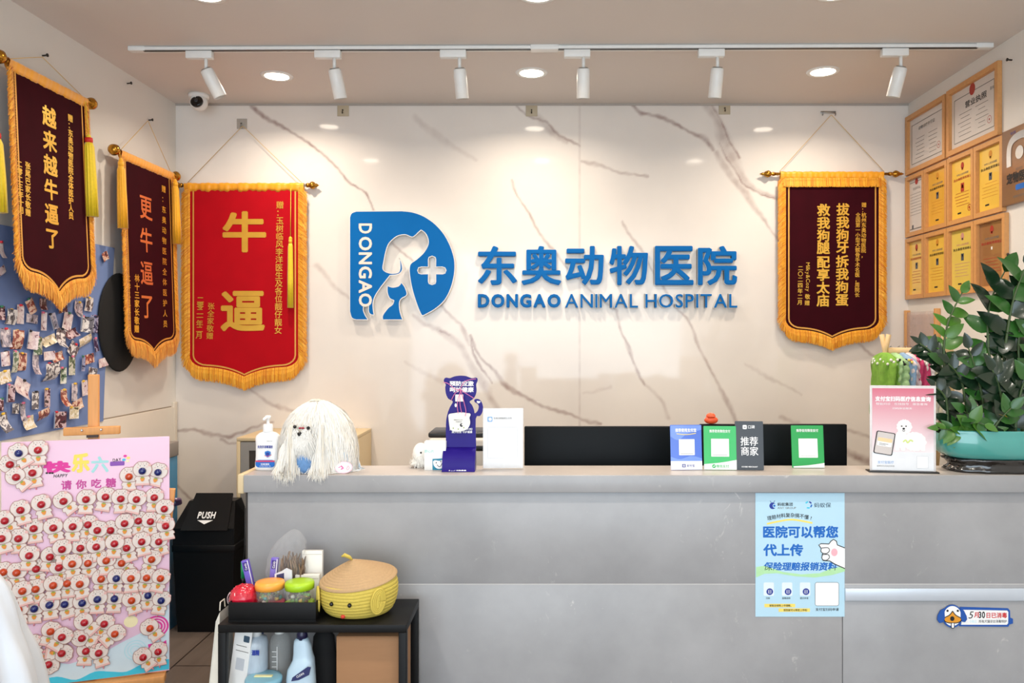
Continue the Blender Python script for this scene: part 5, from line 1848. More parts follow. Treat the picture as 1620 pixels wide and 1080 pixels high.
stroke(pr_, [(-8 * u, 15 * u), (2 * u, 15 * u)], 0.8 * u, y - 0.0027, grey_print, R2m)
pr_.line('支付宝医疗', -26 * u, 15.5 * u, 5 * u, y, mat('faded_blue_ink', (150, 180, 220), 0.5), 0.02)
pr_.line('解释权归活动方所有', -26 * u, 9.5 * u, 3 * u, y, grey_print, 0.0)
pr_.flat(rrect(21 * u, 38 * u, 7 * u, 26 * u, 0.8 * u), y, white_ink)
stroke(pr_, [v for v in rrect(21 * u, 38 * u, 7 * u, 26 * u, 0.8 * u)] + [(38 * u, 7.8 * u)], 0.5 * u, y - 0.0003, mat('pale_grey_ink', (196, 200, 206), 0.5))
pr_.build('printed_picture', t, 'printed white dog, phone and lettering')

# ------------------------------------------------------------------ plant in its turquoise bowl on a black stand
PY = 2.735
pc = on_ledge(1620, PY)
u = sz(1, PY)
t = thing('plant_stand', 'glossy black carved stand under the turquoise plant bowl', 'stand', pc)
lac = mat('black_lacquer', (14, 13, 14), 0.12, var=0.3, bump=0.25, scale=20, coat=0.8)
s_ = MB()
rf = lambda a, z: 1 + 0.015 * math.sin(a * 14) + (0.02 * math.sin(a * 23 + z * 400))
s_.lathe([(0.255, 0.0), (0.268, 0.004), (0.262, 0.012), (0.248, 0.022), (0.256, 0.034), (0.27, 0.040), (0.27, 0.046), (0.25, 0.048)], lac, 120, sy=0.345, rfun=rf, sq=3.0)
s_.build('base', t)
t = thing('potted_plant', 'large dark green plant with glossy leaves in a turquoise oval bowl', 'plant', pc + Vector((0, 0, 0.048)))
glz = mat('turquoise_glaze', (72, 156, 148), 0.12, var=0.12, scale=7, coat=0.8)
HB = 0.097
b_ = MB()
b_.lathe([(0.255, 0.0), (0.275, 0.004), (0.296, 0.02), (0.306, 0.045), (0.308, 0.07), (0.300, 0.088), (0.304, 0.094), (0.300, HB), (0.288, HB), (0.284, 0.085), (0.285, 0.06)], glz, 96, sy=0.335, sq=3.2, cap=False)
b_.build('bowl', t)
MB().lathe([(0.286, 0.074), (0.15, 0.080), (0.0001, 0.082)], mat('dark_soil', (46, 34, 26), 0.95, var=0.5, scale=90, bump=0.6), 64, sy=0.335, sq=3.2).build('soil', t)
leafs = [mat('leaf_green', (44, 92, 34), 0.3, var=0.3, scale=12, coat=0.15), mat('leaf_dark', (18, 42, 24), 0.26, var=0.3, scale=12, coat=0.15),
         mat('leaf_bright', (70, 116, 40), 0.32, var=0.25, scale=12, coat=0.1), mat('leaf_yellow', (200, 160, 50), 0.4, var=0.2, scale=12)]
stem_m = mat('plant_stem', (64, 84, 44), 0.45, var=0.25, scale=30)


def leaf(mb, p0, d, nrm, ln, wd, m, curl=0.25):
    d = d.normalized()
    s = d.cross(nrm)
    if s.length < 1e-4:
        s = Vector((1, 0, 0))
    s.normalize()
    n = s.cross(d).normalized()
    vs, fs = [], []
    K_ = 7
    for i in range(K_ + 1):
        t_ = i / K_
        w = wd * (math.sin(PI * min(1, t_ ** 0.8 * 0.985 + 0.015)) ** 0.75) * (1 - 0.2 * t_)
        if i == K_:
            w = 0.0006
        c_ = p0 + d * ln * t_ + n * (-curl * ln * t_ * t_)
        vs += [c_ - s * w + n * w * 0.32, c_, c_ + s * w + n * w * 0.32]
    for i in range(K_):
        a_ = i * 3
        fs += [(a_, a_ + 1, a_ + 4, a_ + 3), (a_ + 1, a_ + 2, a_ + 5, a_ + 4)]
    mb.add(vs, fs, m, True)


Mp = MX(t)
rnd = random.Random(21)


def stalk(pix, depth, lsz, kinds, first=0.3, count=7, r0=0.0065, drop=0.0, face=1.0, seed=0):
    """stalk through pixels (root first); depth = distance behind/before the bowl centre along the way"""
    rr = random.Random(seed)
    pts = []
    n = len(pix)
    for i, (px, py) in enumerate(pix):
        Yq = PY + depth[0] + (depth[1] - depth[0]) * i / (n - 1)
        pts.append(P(px, py, Yq) - Vector(Mp.translation))
    pts[0].z = 0.07
    cu = [Vector(v) for v in spline([tuple(v) for v in pts], 6)]
    so = MB().tube(cu, [r0 * (1 - 0.65 * i / (len(cu) - 1)) for i in range(len(cu))], stem_m, 8).build('stalk', t)
    lf = MB()
    m_ = len(cu) - 1
    for i in range(count):
        f_ = first + (1 - first) * (i / max(1, count - 1)) * 0.98
        j = min(m_ - 1, int(f_ * m_))
        p_ = cu[j] + (cu[j + 1] - cu[j]) * (f_ * m_ - j)
        tn = (cu[j + 1] - cu[j]).normalized()
        side = tn.cross(Vector((0, -1, 0.15)))
        side.normalize()
        toward = side.cross(tn).normalized()
        for sg_ in ((-1, 1) if i < count - 1 else (0,)):
            d = tn * rr.uniform(0.6, 0.95) + side * sg_ * rr.uniform(0.7, 1.1) + toward * rr.uniform(-0.5, 0.5) - Vector((0, 0, drop))
            if sg_ == 0:
                d = tn + side * 0.1
            l_ = lsz * (0.75 + 0.5 * math.sin(PI * min(1, f_ * 0.9 + 0.05))) * rr.uniform(0.85, 1.15)
            nrm = Vector((rr.uniform(-0.4, 0.4), -face, rr.uniform(0.2, 0.8)))
            leaf(lf, p_, d, nrm, l_, l_ * rr.uniform(0.27, 0.35), leafs[rr.choice(kinds)], rr.uniform(0.05, 0.3))
    lf.build('leaves', so, 'glossy pointed leaves')


G, DK, BR = 0, 1, 2
stalk([(1502, 700), (1498, 640), (1493, 560), (1500, 510), (1522, 462)], (-0.01, 0.02), 0.062, [G, BR], 0.45, 7, seed=1)
stalk([(1572, 700), (1570, 600), (1563, 540), (1566, 480), (1590, 428)], (0.0, 0.03), 0.094, [G, G, DK], 0.42, 5, seed=2)
stalk([(1590, 700), (1588, 580), (1596, 510), (1606, 465), (1624, 420)], (0.02, -0.02), 0.098, [G, DK], 0.42, 5, seed=3)
stalk([(1618, 700), (1614, 600), (1612, 530), (1628, 440)], (0.0, 0.0), 0.085, [G, DK], 0.35, 7, seed=4)
stalk([(1512, 705), (1500, 640), (1492, 590), (1476, 560), (1455, 543)], (0.01, 0.0), 0.052, [DK], 0.4, 7, seed=5)
stalk([(1560, 705), (1556, 640), (1545, 590), (1532, 550)], (-0.02, -0.04), 0.062, [DK, DK, G], 0.4, 6, seed=6)
stalk([(1540, 700), (1530, 650), (1520, 600), (1500, 575)], (0.0, -0.04), 0.06, [DK], 0.3, 6, seed=7)
stalk([(1508, 704), (1500, 670), (1496, 630), (1478, 610)], (-0.03, -0.05), 0.05, [DK], 0.2, 6, seed=8)
stalk([(1595, 700), (1588, 650), (1580, 610), (1570, 585)], (-0.04, -0.07), 0.075, [DK], 0.2, 7, seed=9)
stalk([(1605, 702), (1608, 660), (1615, 620), (1626, 590)], (-0.05, -0.07), 0.075, [DK, DK, G], 0.2, 7, seed=10)
stalk([(1550, 702), (1545, 680), (1538, 660), (1525, 650)], (-0.04, -0.08), 0.055, [DK, G], 0.2, 6, seed=11)
stalk([(1520, 700), (1525, 680), (1540, 668), (1558, 672)], (-0.05, -0.09), 0.055, [G, BR, BR], 0.25, 5, 0.004, 0.5, seed=12)
stalk([(1530, 702), (1520, 686), (1505, 680), (1484, 678)], (-0.05, -0.08), 0.045, [BR, G], 0.25, 5, 0.004, 0.4, seed=13)
stalk([(1565, 702), (1570, 680), (1585, 660), (1600, 645)], (-0.05, -0.09), 0.06, [DK, G], 0.2, 5, seed=14)
stalk([(1640, 702), (1640, 640), (1634, 560), (1640, 480)], (0.0, 0.0), 0.08, [DK, G], 0.2, 8, seed=15)
stalk([(1660, 702), (1668, 640), (1676, 560), (1690, 500)], (0.0, 0.02), 0.075, [DK, G], 0.2, 8, seed=16)
stalk([(1545, 702), (1550, 640), (1552, 600), (1546, 575)], (0.03, 0.04), 0.06, [DK], 0.2, 7, seed=17)
stalk([(1600, 702), (1596, 640), (1600, 580), (1608, 545)], (0.04, 0.04), 0.07, [DK], 0.2, 7, seed=18)
stalk([(1580, 702), (1576, 650), (1580, 560), (1578, 520)], (0.03, 0.04), 0.06, [DK, G], 0.3, 7, seed=19)
lf = MB()
leaf(lf, P(1535, 660, PY - 0.06) - Vector(Mp.translation), Vector((0.4, -0.3, -0.35)), Vector((0, -1, 0.5)), 0.055, 0.014, leafs[3])
leaf(lf, P(1570, 652, PY - 0.07) - Vector(Mp.translation), Vector((0.9, -0.2, -0.1)), Vector((0, -0.6, 1)), 0.05, 0.012, leafs[3])
so = lf.build('yellowing_leaf', t, 'two yellowing leaves')

# ------------------------------------------------------------------ pink candy board on its easel
BL, BR_ = P(2, 700, 2.70), P(268, 690, 2.87)
brz = math.atan2(BR_.y - BL.y, BR_.x - BL.x)
bwid = math.hypot(BR_.y - BL.y, BR_.x - BL.x)
ztop = (BL.z + BR_.z) / 2
zbot = EYE - (1060 - CY) * 2.87 / F
bx, by = (BL.x + BR_.x) / 2, (BL.y + BR_.y) / 2
cb_ = thing('display_board', 'pink hand decorated board full of lollipop cards on a wooden easel', 'board', (bx, by, zbot), brz)
MC = MX(cb_)
pinkb = mat('pink_board', (236, 200, 224), 0.5, var=0.06, scale=2)
hw, bh = bwid / 2, ztop - zbot
m_ = MB()
m_.box(-hw, hw, 0.0, 0.006, 0, bh, pinkb, 0.001)
q = lambda px, py: L(MC, px, py, -0.001)
k = abs(q(150, 800)[0] - q(151, 800)[0])
y = -0.0006
pale_b = mat('board_pale_blue', (206, 226, 238), 0.5, var=0.04)
clip = lambda pts: [(max(-hw + 0.001, min(hw - 0.001, a_)), max(0.001, min(bh - 0.001, b_))) for a_, b_ in pts]
low = [q(*v) for v in [(268, 925), (268, 1058), (0, 1090), (0, 1062), (60, 1046), (110, 1050), (160, 1034), (192, 1016), (225, 1000), (258, 960)]]
m_.flat(clip(low)[::-1], y, pale_b)
m_.flat(clip([q(*v) for v in spline([(60, 1090), (60, 1078), (90, 1070), (120, 1075), (150, 1062), (175, 1062), (200, 1062), (225, 1050), (250, 1045), (268, 1042)], 4)] + [q(268, 1058), q(200, 1080), q(60, 1095)])[::-1], y - 0.0003, cyan_ink)
m_.flat(ell(*q(207, 983), 11.5 * k, 10.5 * k), y, mat('board_lemon', (246, 236, 190), 0.5))
for r_, mm in ((20, pink_ink), (17, pinkb), (15, pink_ink), (12.5, pinkb), (10.5, pink_ink), (7.5, pinkb), (5, pink_ink)):
    m_.flat(ell(*q(247, 991), r_ * k * 1.05, r_ * k), y - 0.0003 - 0.00008 * (20 - r_), mm)
for r_ in (18, 13, 8):
    g_, hl = ring(*q(214, 1028), (r_ - 1.2) * k, r_ * k)
    m_.flat(g_, y - 0.0004, pale_cyan, hl)
m_.flat([q(234, 1019), q(236, 1029), q(244, 1017)], y - 0.0004, pink_ink)
m_.flat([q(254, 1018), q(264, 1022), q(263, 1012)], y - 0.0004, pink_ink)
violet = mat('violet_ink', (136, 78, 176), 0.5)


def bglyph(ch, x0, x1, y0, y1, mm, bold, yy=y - 0.0003):
    a_, b_ = q(x0, y1), q(x1, y0)
    m_.put(ch, a_[0], b_[0], a_[1], b_[1], yy, mm, bold)


bglyph('快', 68, 112, 728, 749, pink_ink, 0.07)
bglyph('乐', 113, 142, 716, 748, mat('sun_yellow_ink', (246, 222, 96), 0.5), 0.06)
bglyph('六', 144, 172, 721, 748, mat('aqua_ink', (166, 220, 222), 0.5), 0.04)
bglyph('一', 174, 197, 729, 737, violet, 0.05)
m_.line('HAPPY', *q(96, 752), 8 * k, y - 0.0003, dark_print, 0.02, 22 * k, 'C', 0.2)
m_.line('DAY', *q(185, 727), 8 * k, y - 0.0006, dark_print, 0.02, 14 * k, 'C', 0, 0.08)
for px, py, c_ in ((198, 721, pink_ink), (203, 724, yellow_ink), (196, 727, cyan_ink), (202, 729, MATS['board_lemon'])):
    m_.flat(ell(*q(px, py), 3 * k, 2.2 * k, 12), y - 0.0006, c_)
for px in (74, 79, 83):
    m_.flat(ell(*q(px, 748), 2 * k, 1.6 * k, 12), y - 0.0006, dark_print)
for i, ch in enumerate('请你吃糖'):
    c_ = q(105 + i * 23.5, 767 - i * 1.3)
    m_.em(ch, c_[0], c_[1], 17 * k, y - 0.0003, mat('plum_ink', (196, 62, 150), 0.5), 0.03)
m_.build('panel', cb_)
# easel
ez = thing('easel', 'wooden artist easel holding up the pink candy board', 'easel', (bx, by, 0), brz)
ME = MX(ez)
ctr = L(ME, 149, 640, 0.03)[0]
e_ = MB()
zt_m = L(ME, 149, 592, 0.03)[1]
MB().box(ctr - 0.017, ctr + 0.017, 0.012, 0.036, 0.17, zt_m, wood, 0.003).build('mast', ez)
zc_ = L(ME, 149, 681, 0.0)[1]
hb = MB().box(ctr - 0.088, ctr + 0.088, -0.012, 0.012, zc_ - 0.014, zc_ + 0.014, wood, 0.003).build('top_clamp', ez)
for s in (-1, 1):
    MB().ball((ctr + s * 0.03, -0.013, zc_ + 0.004), 0.005, chrome, n=12).build('bolt', hb, 'chrome bolt')
MB().box(ctr - 0.018, ctr + 0.018, -0.004, 0.012, zc_ - 0.024, zc_ - 0.014, mat('dark_walnut', (58, 34, 22), 0.5)).build('clamp_block', ez, 'dark clamp block')
zr = zbot - 0.004
MB().box(ctr - 0.24, ctr + 0.235, -0.035, 0.02, zr - 0.028, zr, wood, 0.003).build('bottom_rail', ez)
for s in (-1, 1):
    lg = MB()
    M = Matrix.Translation((ctr + s * 0.15, 0.018, 0)) @ Matrix.Rotation(math.radians(s * 6), 4, 'Y')
    lg.box(-0.016, 0.016, -0.008, 0.012, 0.0, 0.95, wood, 0.003, M=M)
    lg.build('leg', ez)
lg = MB()
M = Matrix.Translation((ctr, 0.30, 0.0)) @ Matrix.Rotation(math.radians(16.5), 4, 'X')
lg.box(-0.016, 0.016, -0.01, 0.01, 0.0, 0.98, wood, 0.003, M=M)
lg.build('leg', ez)

# lollipop cards: (ball px, ball py, tilt, colour)
CANDY = [
    (29, 717, -32, 'B'), (60, 712, 0, 'R'), (15, 735, -60, 'R'), (25, 755, -42, 'R'), (51, 748, -10, 'R'),
    (204, 754, 0, 'O'), (225, 745, 0, 'B'), (250, 747, 18, 'B'),
    (32, 807, -14, 'R'), (65, 798, -14, 'R'), (100, 793, -38, 'R'), (136, 790, 4, 'R'), (167, 786, 14, 'R'), (191, 789, 0, 'R'), (216, 790, 18, 'R'), (244, 787, 4, 'R'), (260, 805, 8, 'R'),
    (7, 824, -34, 'R'), (53, 836, -5, 'R'), (84, 835, -14, 'R'), (115, 833, 3, 'R'), (139, 830, 8, 'R'), (154, 839, 18, 'R'), (175, 839, 22, 'R'), (197, 828, 0, 'R'), (219, 824, 0, 'R'), (238, 825, 0, 'R'), (262, 832, -8, 'R'),
    (2, 852, -14, 'R'), (29, 852, 0, 'R'), (46, 879, 6, 'R'), (79, 881, 10, 'R'), (98, 869, -4, 'R'), (127, 867, -2, 'R'), (152, 865, -14, 'R'), (181, 860, 5, 'R'), (200, 867, -15, 'R'), (224, 857, -10, 'R'), (251, 857, -14, 'R'),
    (26, 906, 0, 'O'), (5, 905, -8, 'O'), (57, 900, -8, 'R'), (93, 898, -10, 'R'), (114, 892, -4, 'O'), (139, 891, -4, 'O'), (168, 887, 0, 'O'), (192, 891, -38, 'O'), (240, 885, 18, 'O'),
    (4, 932, -34, 'O'), (35, 935, -14, 'O'), (56, 932, -8, 'O'), (84, 926, 0, 'O'), (106, 923, -2, 'O'), (126, 924, -12, 'O'), (160, 916, 3, 'O'), (184, 915, 8, 'B'), (207, 915, 0, 'O'), (232, 914, 14, 'O'), (254, 915, 18, 'O'),
    (29, 965, -4, 'O'), (54, 963, 2, 'B'), (78, 957, -4, 'B'), (102, 956, -14, 'B'), (130, 954, 2, 'B'), (154, 948, 3, 'B'), (181, 947, 5, 'B'), (208, 950, -14, 'O'), (234, 942, 4, 'B'), (255, 950, 14, 'B'),
    (23, 996, 0, 'B'), (80, 999, 16, 'O'), (98, 1008, 38, 'R'), (133, 985, -42, 'R'), (165, 987, 22, 'R'), (182, 1003, 52, 'O'), (237, 994, -34, 'O'),
    (129, 1010, -66, 'R'), (52, 1020, -10, 'R'), (98, 1034, 100, 'R'), (136, 1030, 8, 'R'), (156, 1033, -14, 'R'), (53, 1051, -20, 'R'), (77, 1052, 150, 'R'), (226, 1040, -34, 'R'), (250, 1031, -5, 'R')]
card_w = mat('candy_card_white', (232, 221, 214), 0.5, var=0.03, scale=60)
card_p = mat('candy_card_blush', (232, 188, 182), 0.5, var=0.05, scale=60)
card_o = mat('candy_card_line', (170, 124, 112), 0.6)
ballm = {'R': mat('red_candy', (172, 10, 34), 0.18, var=0.25, scale=90, coat=0.5), 'O': mat('orange_candy', (192, 62, 16), 0.18, var=0.25, scale=90, coat=0.5), 'B': mat('blue_candy', (10, 30, 104), 0.18, var=0.25, scale=90, coat=0.5)}
u = k * 1.07
hd_ = [(-13.5, -3), (-14.5, 2), (-13, 8), (-9, 13), (-5, 15.5), (0, 15), (5, 15.5), (9, 13.5), (13, 8), (14.5, 2), (13.5, -3), (10, -8), (5, -9.5), (-5, -9.5), (-10, -8)]
bd_ = [(-8, -8), (-11.5, -12), (-12, -15), (-9.5, -16), (-11, -22), (-11, -25), (11, -25), (11, -22), (9.5, -16), (12, -15), (11.5, -12), (8, -8)]
protos = {}


def candy_proto(c):
    root = thing('lollipop_card', '', 'lollipop')
    cm = MB()
    cm.prism([(a_ * u, b_ * u) for a_, b_ in bd_], -0.0012, 0.0, card_w, (), card_p)
    cm.prism([(a_ * u, b_ * u) for a_, b_ in spline(hd_ + [hd_[0]], 3)[:-1]][::-1], -0.0022, -0.0012, card_w, (), card_p)
    stroke(cm, [(a_ * u, b_ * u) for a_, b_ in spline(hd_ + [hd_[0]], 3)], 0.9 * u, -0.0026, card_o)
    stroke(cm, [(a_ * u, b_ * u) for a_, b_ in bd_ + [bd_[0]]], 0.8 * u, -0.0015, card_o)
    cm.flat([(-11 * u, -25 * u), (11 * u, -25 * u), (11 * u, -21.5 * u), (-11 * u, -21.5 * u)], -0.0014, card_p)
    for s_ in (-1, 1):
        cm.flat(ell(s_ * 3.4 * u, 8.5 * u, 0.7 * u, 1.0 * u, 10), -0.0027, grey_print)
        cm.flat(ell(s_ * 7 * u, 6 * u, 1.2 * u, 0.8 * u, 10), -0.0027, card_p)
        stroke(cm, [(s_ * 7.5 * u, 13.5 * u), (s_ * 5.5 * u, 11 * u), (s_ * 7 * u, 9.5 * u)], 0.6 * u, -0.0027, card_o)
        stroke(cm, [(s_ * 2 * u, 12.5 * u), (s_ * 1.2 * u, 10.6 * u)], 0.5 * u, -0.0027, card_o)
    cm.flat(ell(11 * u, 9 * u, 2.6 * u, 2.4 * u, 12), -0.0028, card_p)
    cm.build('card', root)
    MB().ball((0, -0.006, -0.5 * u), 6.0 * u, ballm[c], n=20, k=10, sy=0.85).build('candy_ball', root, {'R': 'red', 'O': 'orange', 'B': 'dark blue'}[c] + ' candy ball')
    cr_ = MB()
    cr_.prism([(a_ * u, b_ * u) for a_, b_ in [(-3.6, -13), (-2.2, -17), (0, -18.5), (2.2, -17), (3.6, -13), (0, -11.5)]], -0.0034, -0.0012, mat('carrot_orange', (228, 146, 54), 0.5, var=0.1))
    cr_.flat([(a_ * u, b_ * u) for a_, b_ in [(-3.2, -12.2), (0, -13.2), (3.2, -12.2), (1.8, -10.6), (-1.8, -10.6)]], -0.0037, mat('carrot_leaf', (150, 172, 70), 0.5))
    cr_.build('carrot', root, 'orange carrot motif')
    MB().cyl((0, 0.0002, -24 * u), (0, 0.0002, -29 * u), 0.0018, mat('pink_stick', (240, 140, 156), 0.4), n=8).build('stick', root, 'short pink stick')
    return root


words = ['first', 'second', 'third', 'fourth', 'fifth', 'sixth', 'seventh', 'eighth', 'ninth', 'tenth', 'eleventh', 'twelfth']
rown = ['top cluster', 'second row', 'third row', 'fourth row', 'fifth row', 'sixth row', 'seventh row', 'eighth row', 'lowest cluster']
rows = [CANDY[0:8], CANDY[8:17], CANDY[17:28], CANDY[28:39], CANDY[39:48], CANDY[48:59], CANDY[59:69], CANDY[69:77], CANDY[77:]]
cname = {'R': 'red', 'O': 'orange', 'B': 'blue'}
layer = 0
for ri, rw_ in enumerate(rows):
    for ci, (px, py, tl, c) in enumerate(sorted(rw_)):
        layer += 1
        yo = -0.0025 - 0.0011 * ((ci * 3 + ri * 2) % 7) - 0.0022 * (ri % 2)
        lx, lz = L(MC, px, py, yo - 0.006)
        if c not in protos:
            o = protos[c] = candy_proto(c)
        else:
            src = protos[c]
            o = src.copy()
            COL.objects.link(o)
            for ch in src.children:
                d_ = ch.copy()
                COL.objects.link(d_)
                d_.parent = o
        wp = MC @ Vector((lx, yo, lz + 0.5 * u))
        o.location = wp
        o.rotation_euler = (0, math.radians(tl), brz)
        o['label'] = 'puppy lollipop card with %s nose on pink board, %s from left in the %s' % (cname[c], words[ci], rown[ri])
        o['group'] = 'lollipop cards on the pink board'

# ------------------------------------------------------------------ blue photo board on the left wall
XP = XL + 0.012
yb0, yb1 = XP * F / (-40 - CX), XP * F / (180 - CX)
zt_, zb_ = EYE - (392 - CY) * yb1 / F, EYE - (697 - CY) * (XP * F / (0 - CX)) / F
t = thing('photo_board', 'blue felt board on left wall covered with small curled pet photos', 'board', (XP, (yb0 + yb1) / 2, (zt_ + zb_) / 2), PI / 2)
MPB = MX(t)
hw2, hh2 = (yb1 - yb0) / 2, (zt_ - zb_) / 2
f = MB()
bfelt = mat('blue_felt', (112, 134, 184), 0.85, var=0.16, scale=5, bump=0.05)
f.prism([(-hw2, -hh2), (hw2 - 0.10, -hh2), (hw2 - 0.085, -hh2 * 0.45), (hw2 - 0.02, hh2 * 0.5), (hw2, hh2), (-hw2, hh2)], -0.004, 0.010, bfelt)
f.build('panel', t)
PHOTO = [(2, 495, 12, 22, 0, 3), (17, 501, 16, 24, 4, 0), (32, 497, 11, 30, 2, 1), (49, 483, 12, 24, -32, 4), (51, 504, 18, 14, 5, 2), (68, 481, 11, 18, 0, 3), (67, 508, 9, 29, 3, 1), (82, 509, 8, 27, -24, 2),
         (107, 508, 14, 28, 16, 1), (96, 489, 14, 12, -10, 3), (124, 490, 13, 26, 12, 2), (140, 481, 12, 22, 4, 0), (130, 512, 18, 25, 8, 0), (149, 513, 12, 28, 6, 5),
         (9, 534, 17, 30, 0, 2), (26, 537, 18, 30, 2, 4), (46, 537, 16, 29, 10, 1), (60, 547, 14, 28, -2, 6), (77, 538, 22, 14, -16, 7), (96, 534, 15, 30, 14, 0), (112, 527, 18, 13, -14, 3), (133, 539, 20, 15, -18, 7), (116, 553, 14, 22, 38, 0), (152, 545, 6, 22, -14, 5),
         (9, 567, 14, 23, -6, 1), (23, 572, 9, 34, 0, 6), (34, 572, 14, 28, 0, 4), (56, 575, 10, 34, 6, 2), (73, 563, 18, 14, -4, 1), (91, 564, 17, 14, -12, 4), (114, 578, 10, 30, 2, 6), (139, 568, 17, 15, -10, 4), (164, 573, 15, 14, -8, 1), (130, 575, 5, 24, 4, 5),
         (8, 596, 18, 20, -10, 7), (78, 588, 22, 28, -4, 0), (97, 594, 10, 26, 2, 6), (144, 590, 14, 18, 10, 0),
         (12, 622, 11, 28, 4, 3), (34, 614, 24, 28, 26, 1), (56, 633, 11, 28, 2, 0), (73, 629, 9, 29, 0, 3), (101, 629, 10, 27, 0, 4), (118, 620, 9, 28, 2, 2), (132, 614, 9, 24, -6, 1),
         (2, 640, 8, 20, 0, 3), (25, 646, 11, 16, 6, 0), (36, 651, 8, 29, 2, 2), (45, 668, 17, 20, -6, 7), (67, 655, 18, 16, -12, 4), (88, 664, 18, 26, 4, 3), (112, 653, 15, 19, 2, 7), (123, 640, 16, 16, -14, 4), (6, 668, 13, 30, -12, 0),
         (165, 406, 9, 14, -30, 4), (2, 428, 14, 12, -30, 1), (2, 395, 7, 26, -4, 1)]


def photo_mat(i, cols):
    m = bpy.data.materials.new('pet_photo_print')
    m.use_nodes = True
    N, K = m.node_tree.nodes, m.node_tree.links
    b = N['Principled BSDF']
    tc = N.new('ShaderNodeTexCoord')
    oi = N.new('ShaderNodeObjectInfo')
    ad = N.new('ShaderNodeVectorMath')
    ad.operation = 'ADD'
    K.new(tc.outputs['Object'], ad.inputs[0])
    sc = N.new('ShaderNodeVectorMath')
    sc.operation = 'SCALE'
    sc.inputs[0].default_value = (17, 31, 23)
    K.new(oi.outputs['Random'], sc.inputs['Scale'])
    K.new(sc.outputs[0], ad.inputs[1])
    nz = N.new('ShaderNodeTexNoise')
    nz.inputs['Scale'].default_value = 42
    nz.inputs['Detail'].default_value = 3
    nz.inputs['Distortion'].default_value = 0.6
    K.new(ad.outputs[0], nz.inputs['Vector'])
    r = N.new('ShaderNodeValToRGB')
    r.color_ramp.interpolation = 'CONSTANT'
    n = len(cols)
    for j, c in enumerate(cols):
        e = r.color_ramp.elements[j] if j < 2 else r.color_ramp.elements.new(0.5)
        e.position = 0.0 if j == 0 else 0.36 + 0.28 * (j - 1) / max(1, n - 2)
        e.color = col(c)
    K.new(nz.outputs['Fac'], r.inputs['Fac'])
    K.new(r.outputs['Color'], b.inputs['Base Color'])
    b.inputs['Roughness'].default_value = 0.25
    return m


PM = [photo_mat(0, [(24, 22, 26), (104, 100, 108), (222, 218, 218), (240, 236, 234)]), photo_mat(1, [(130, 90, 98), (214, 192, 196), (232, 218, 218), (244, 238, 238)]),
      photo_mat(2, [(64, 58, 66), (150, 144, 158), (202, 190, 198), (232, 226, 228)]), photo_mat(3, [(30, 18, 26), (92, 48, 58), (206, 178, 180), (60, 44, 52)]),
      photo_mat(4, [(44, 34, 36), (150, 78, 70), (222, 186, 164), (240, 224, 212)]), photo_mat(5, [(16, 16, 32), (50, 50, 84), (150, 150, 180), (40, 40, 60)]),
      photo_mat(6, [(36, 52, 42), (96, 116, 92), (196, 198, 184), (230, 226, 216)]), photo_mat(7, [(96, 88, 72), (214, 200, 168), (240, 232, 220), (222, 190, 130)])]
pname = ['black and white', 'pale pink', 'greyish mauve', 'dark red', 'reddish brown', 'dark blue', 'green tinted', 'cream yellow']
clipm = [mat('clip_red', (214, 44, 58), 0.4), mat('clip_black', (30, 30, 36), 0.4), mat('clip_yellow', (240, 190, 60), 0.4), mat('clip_green', (50, 120, 90), 0.4), mat('clip_pink', (236, 120, 150), 0.4)]
prow = {}
rnd = random.Random(8)
for i, (px, py, w_, h_, rot, kind) in enumerate(PHOTO):
    r_ = 0 if py < 460 else 1 if py < 520 else 2 if py < 556 else 3 if py < 582 else 4 if py < 600 else 5 if py < 636 else 6
    prow.setdefault(r_, []).append((px, py, w_, h_, rot, kind))
rtxt = ['near the top', 'in the top full row', 'in the second full row', 'in the third full row', 'in the fourth row', 'in the fifth row', 'in the lowest row']
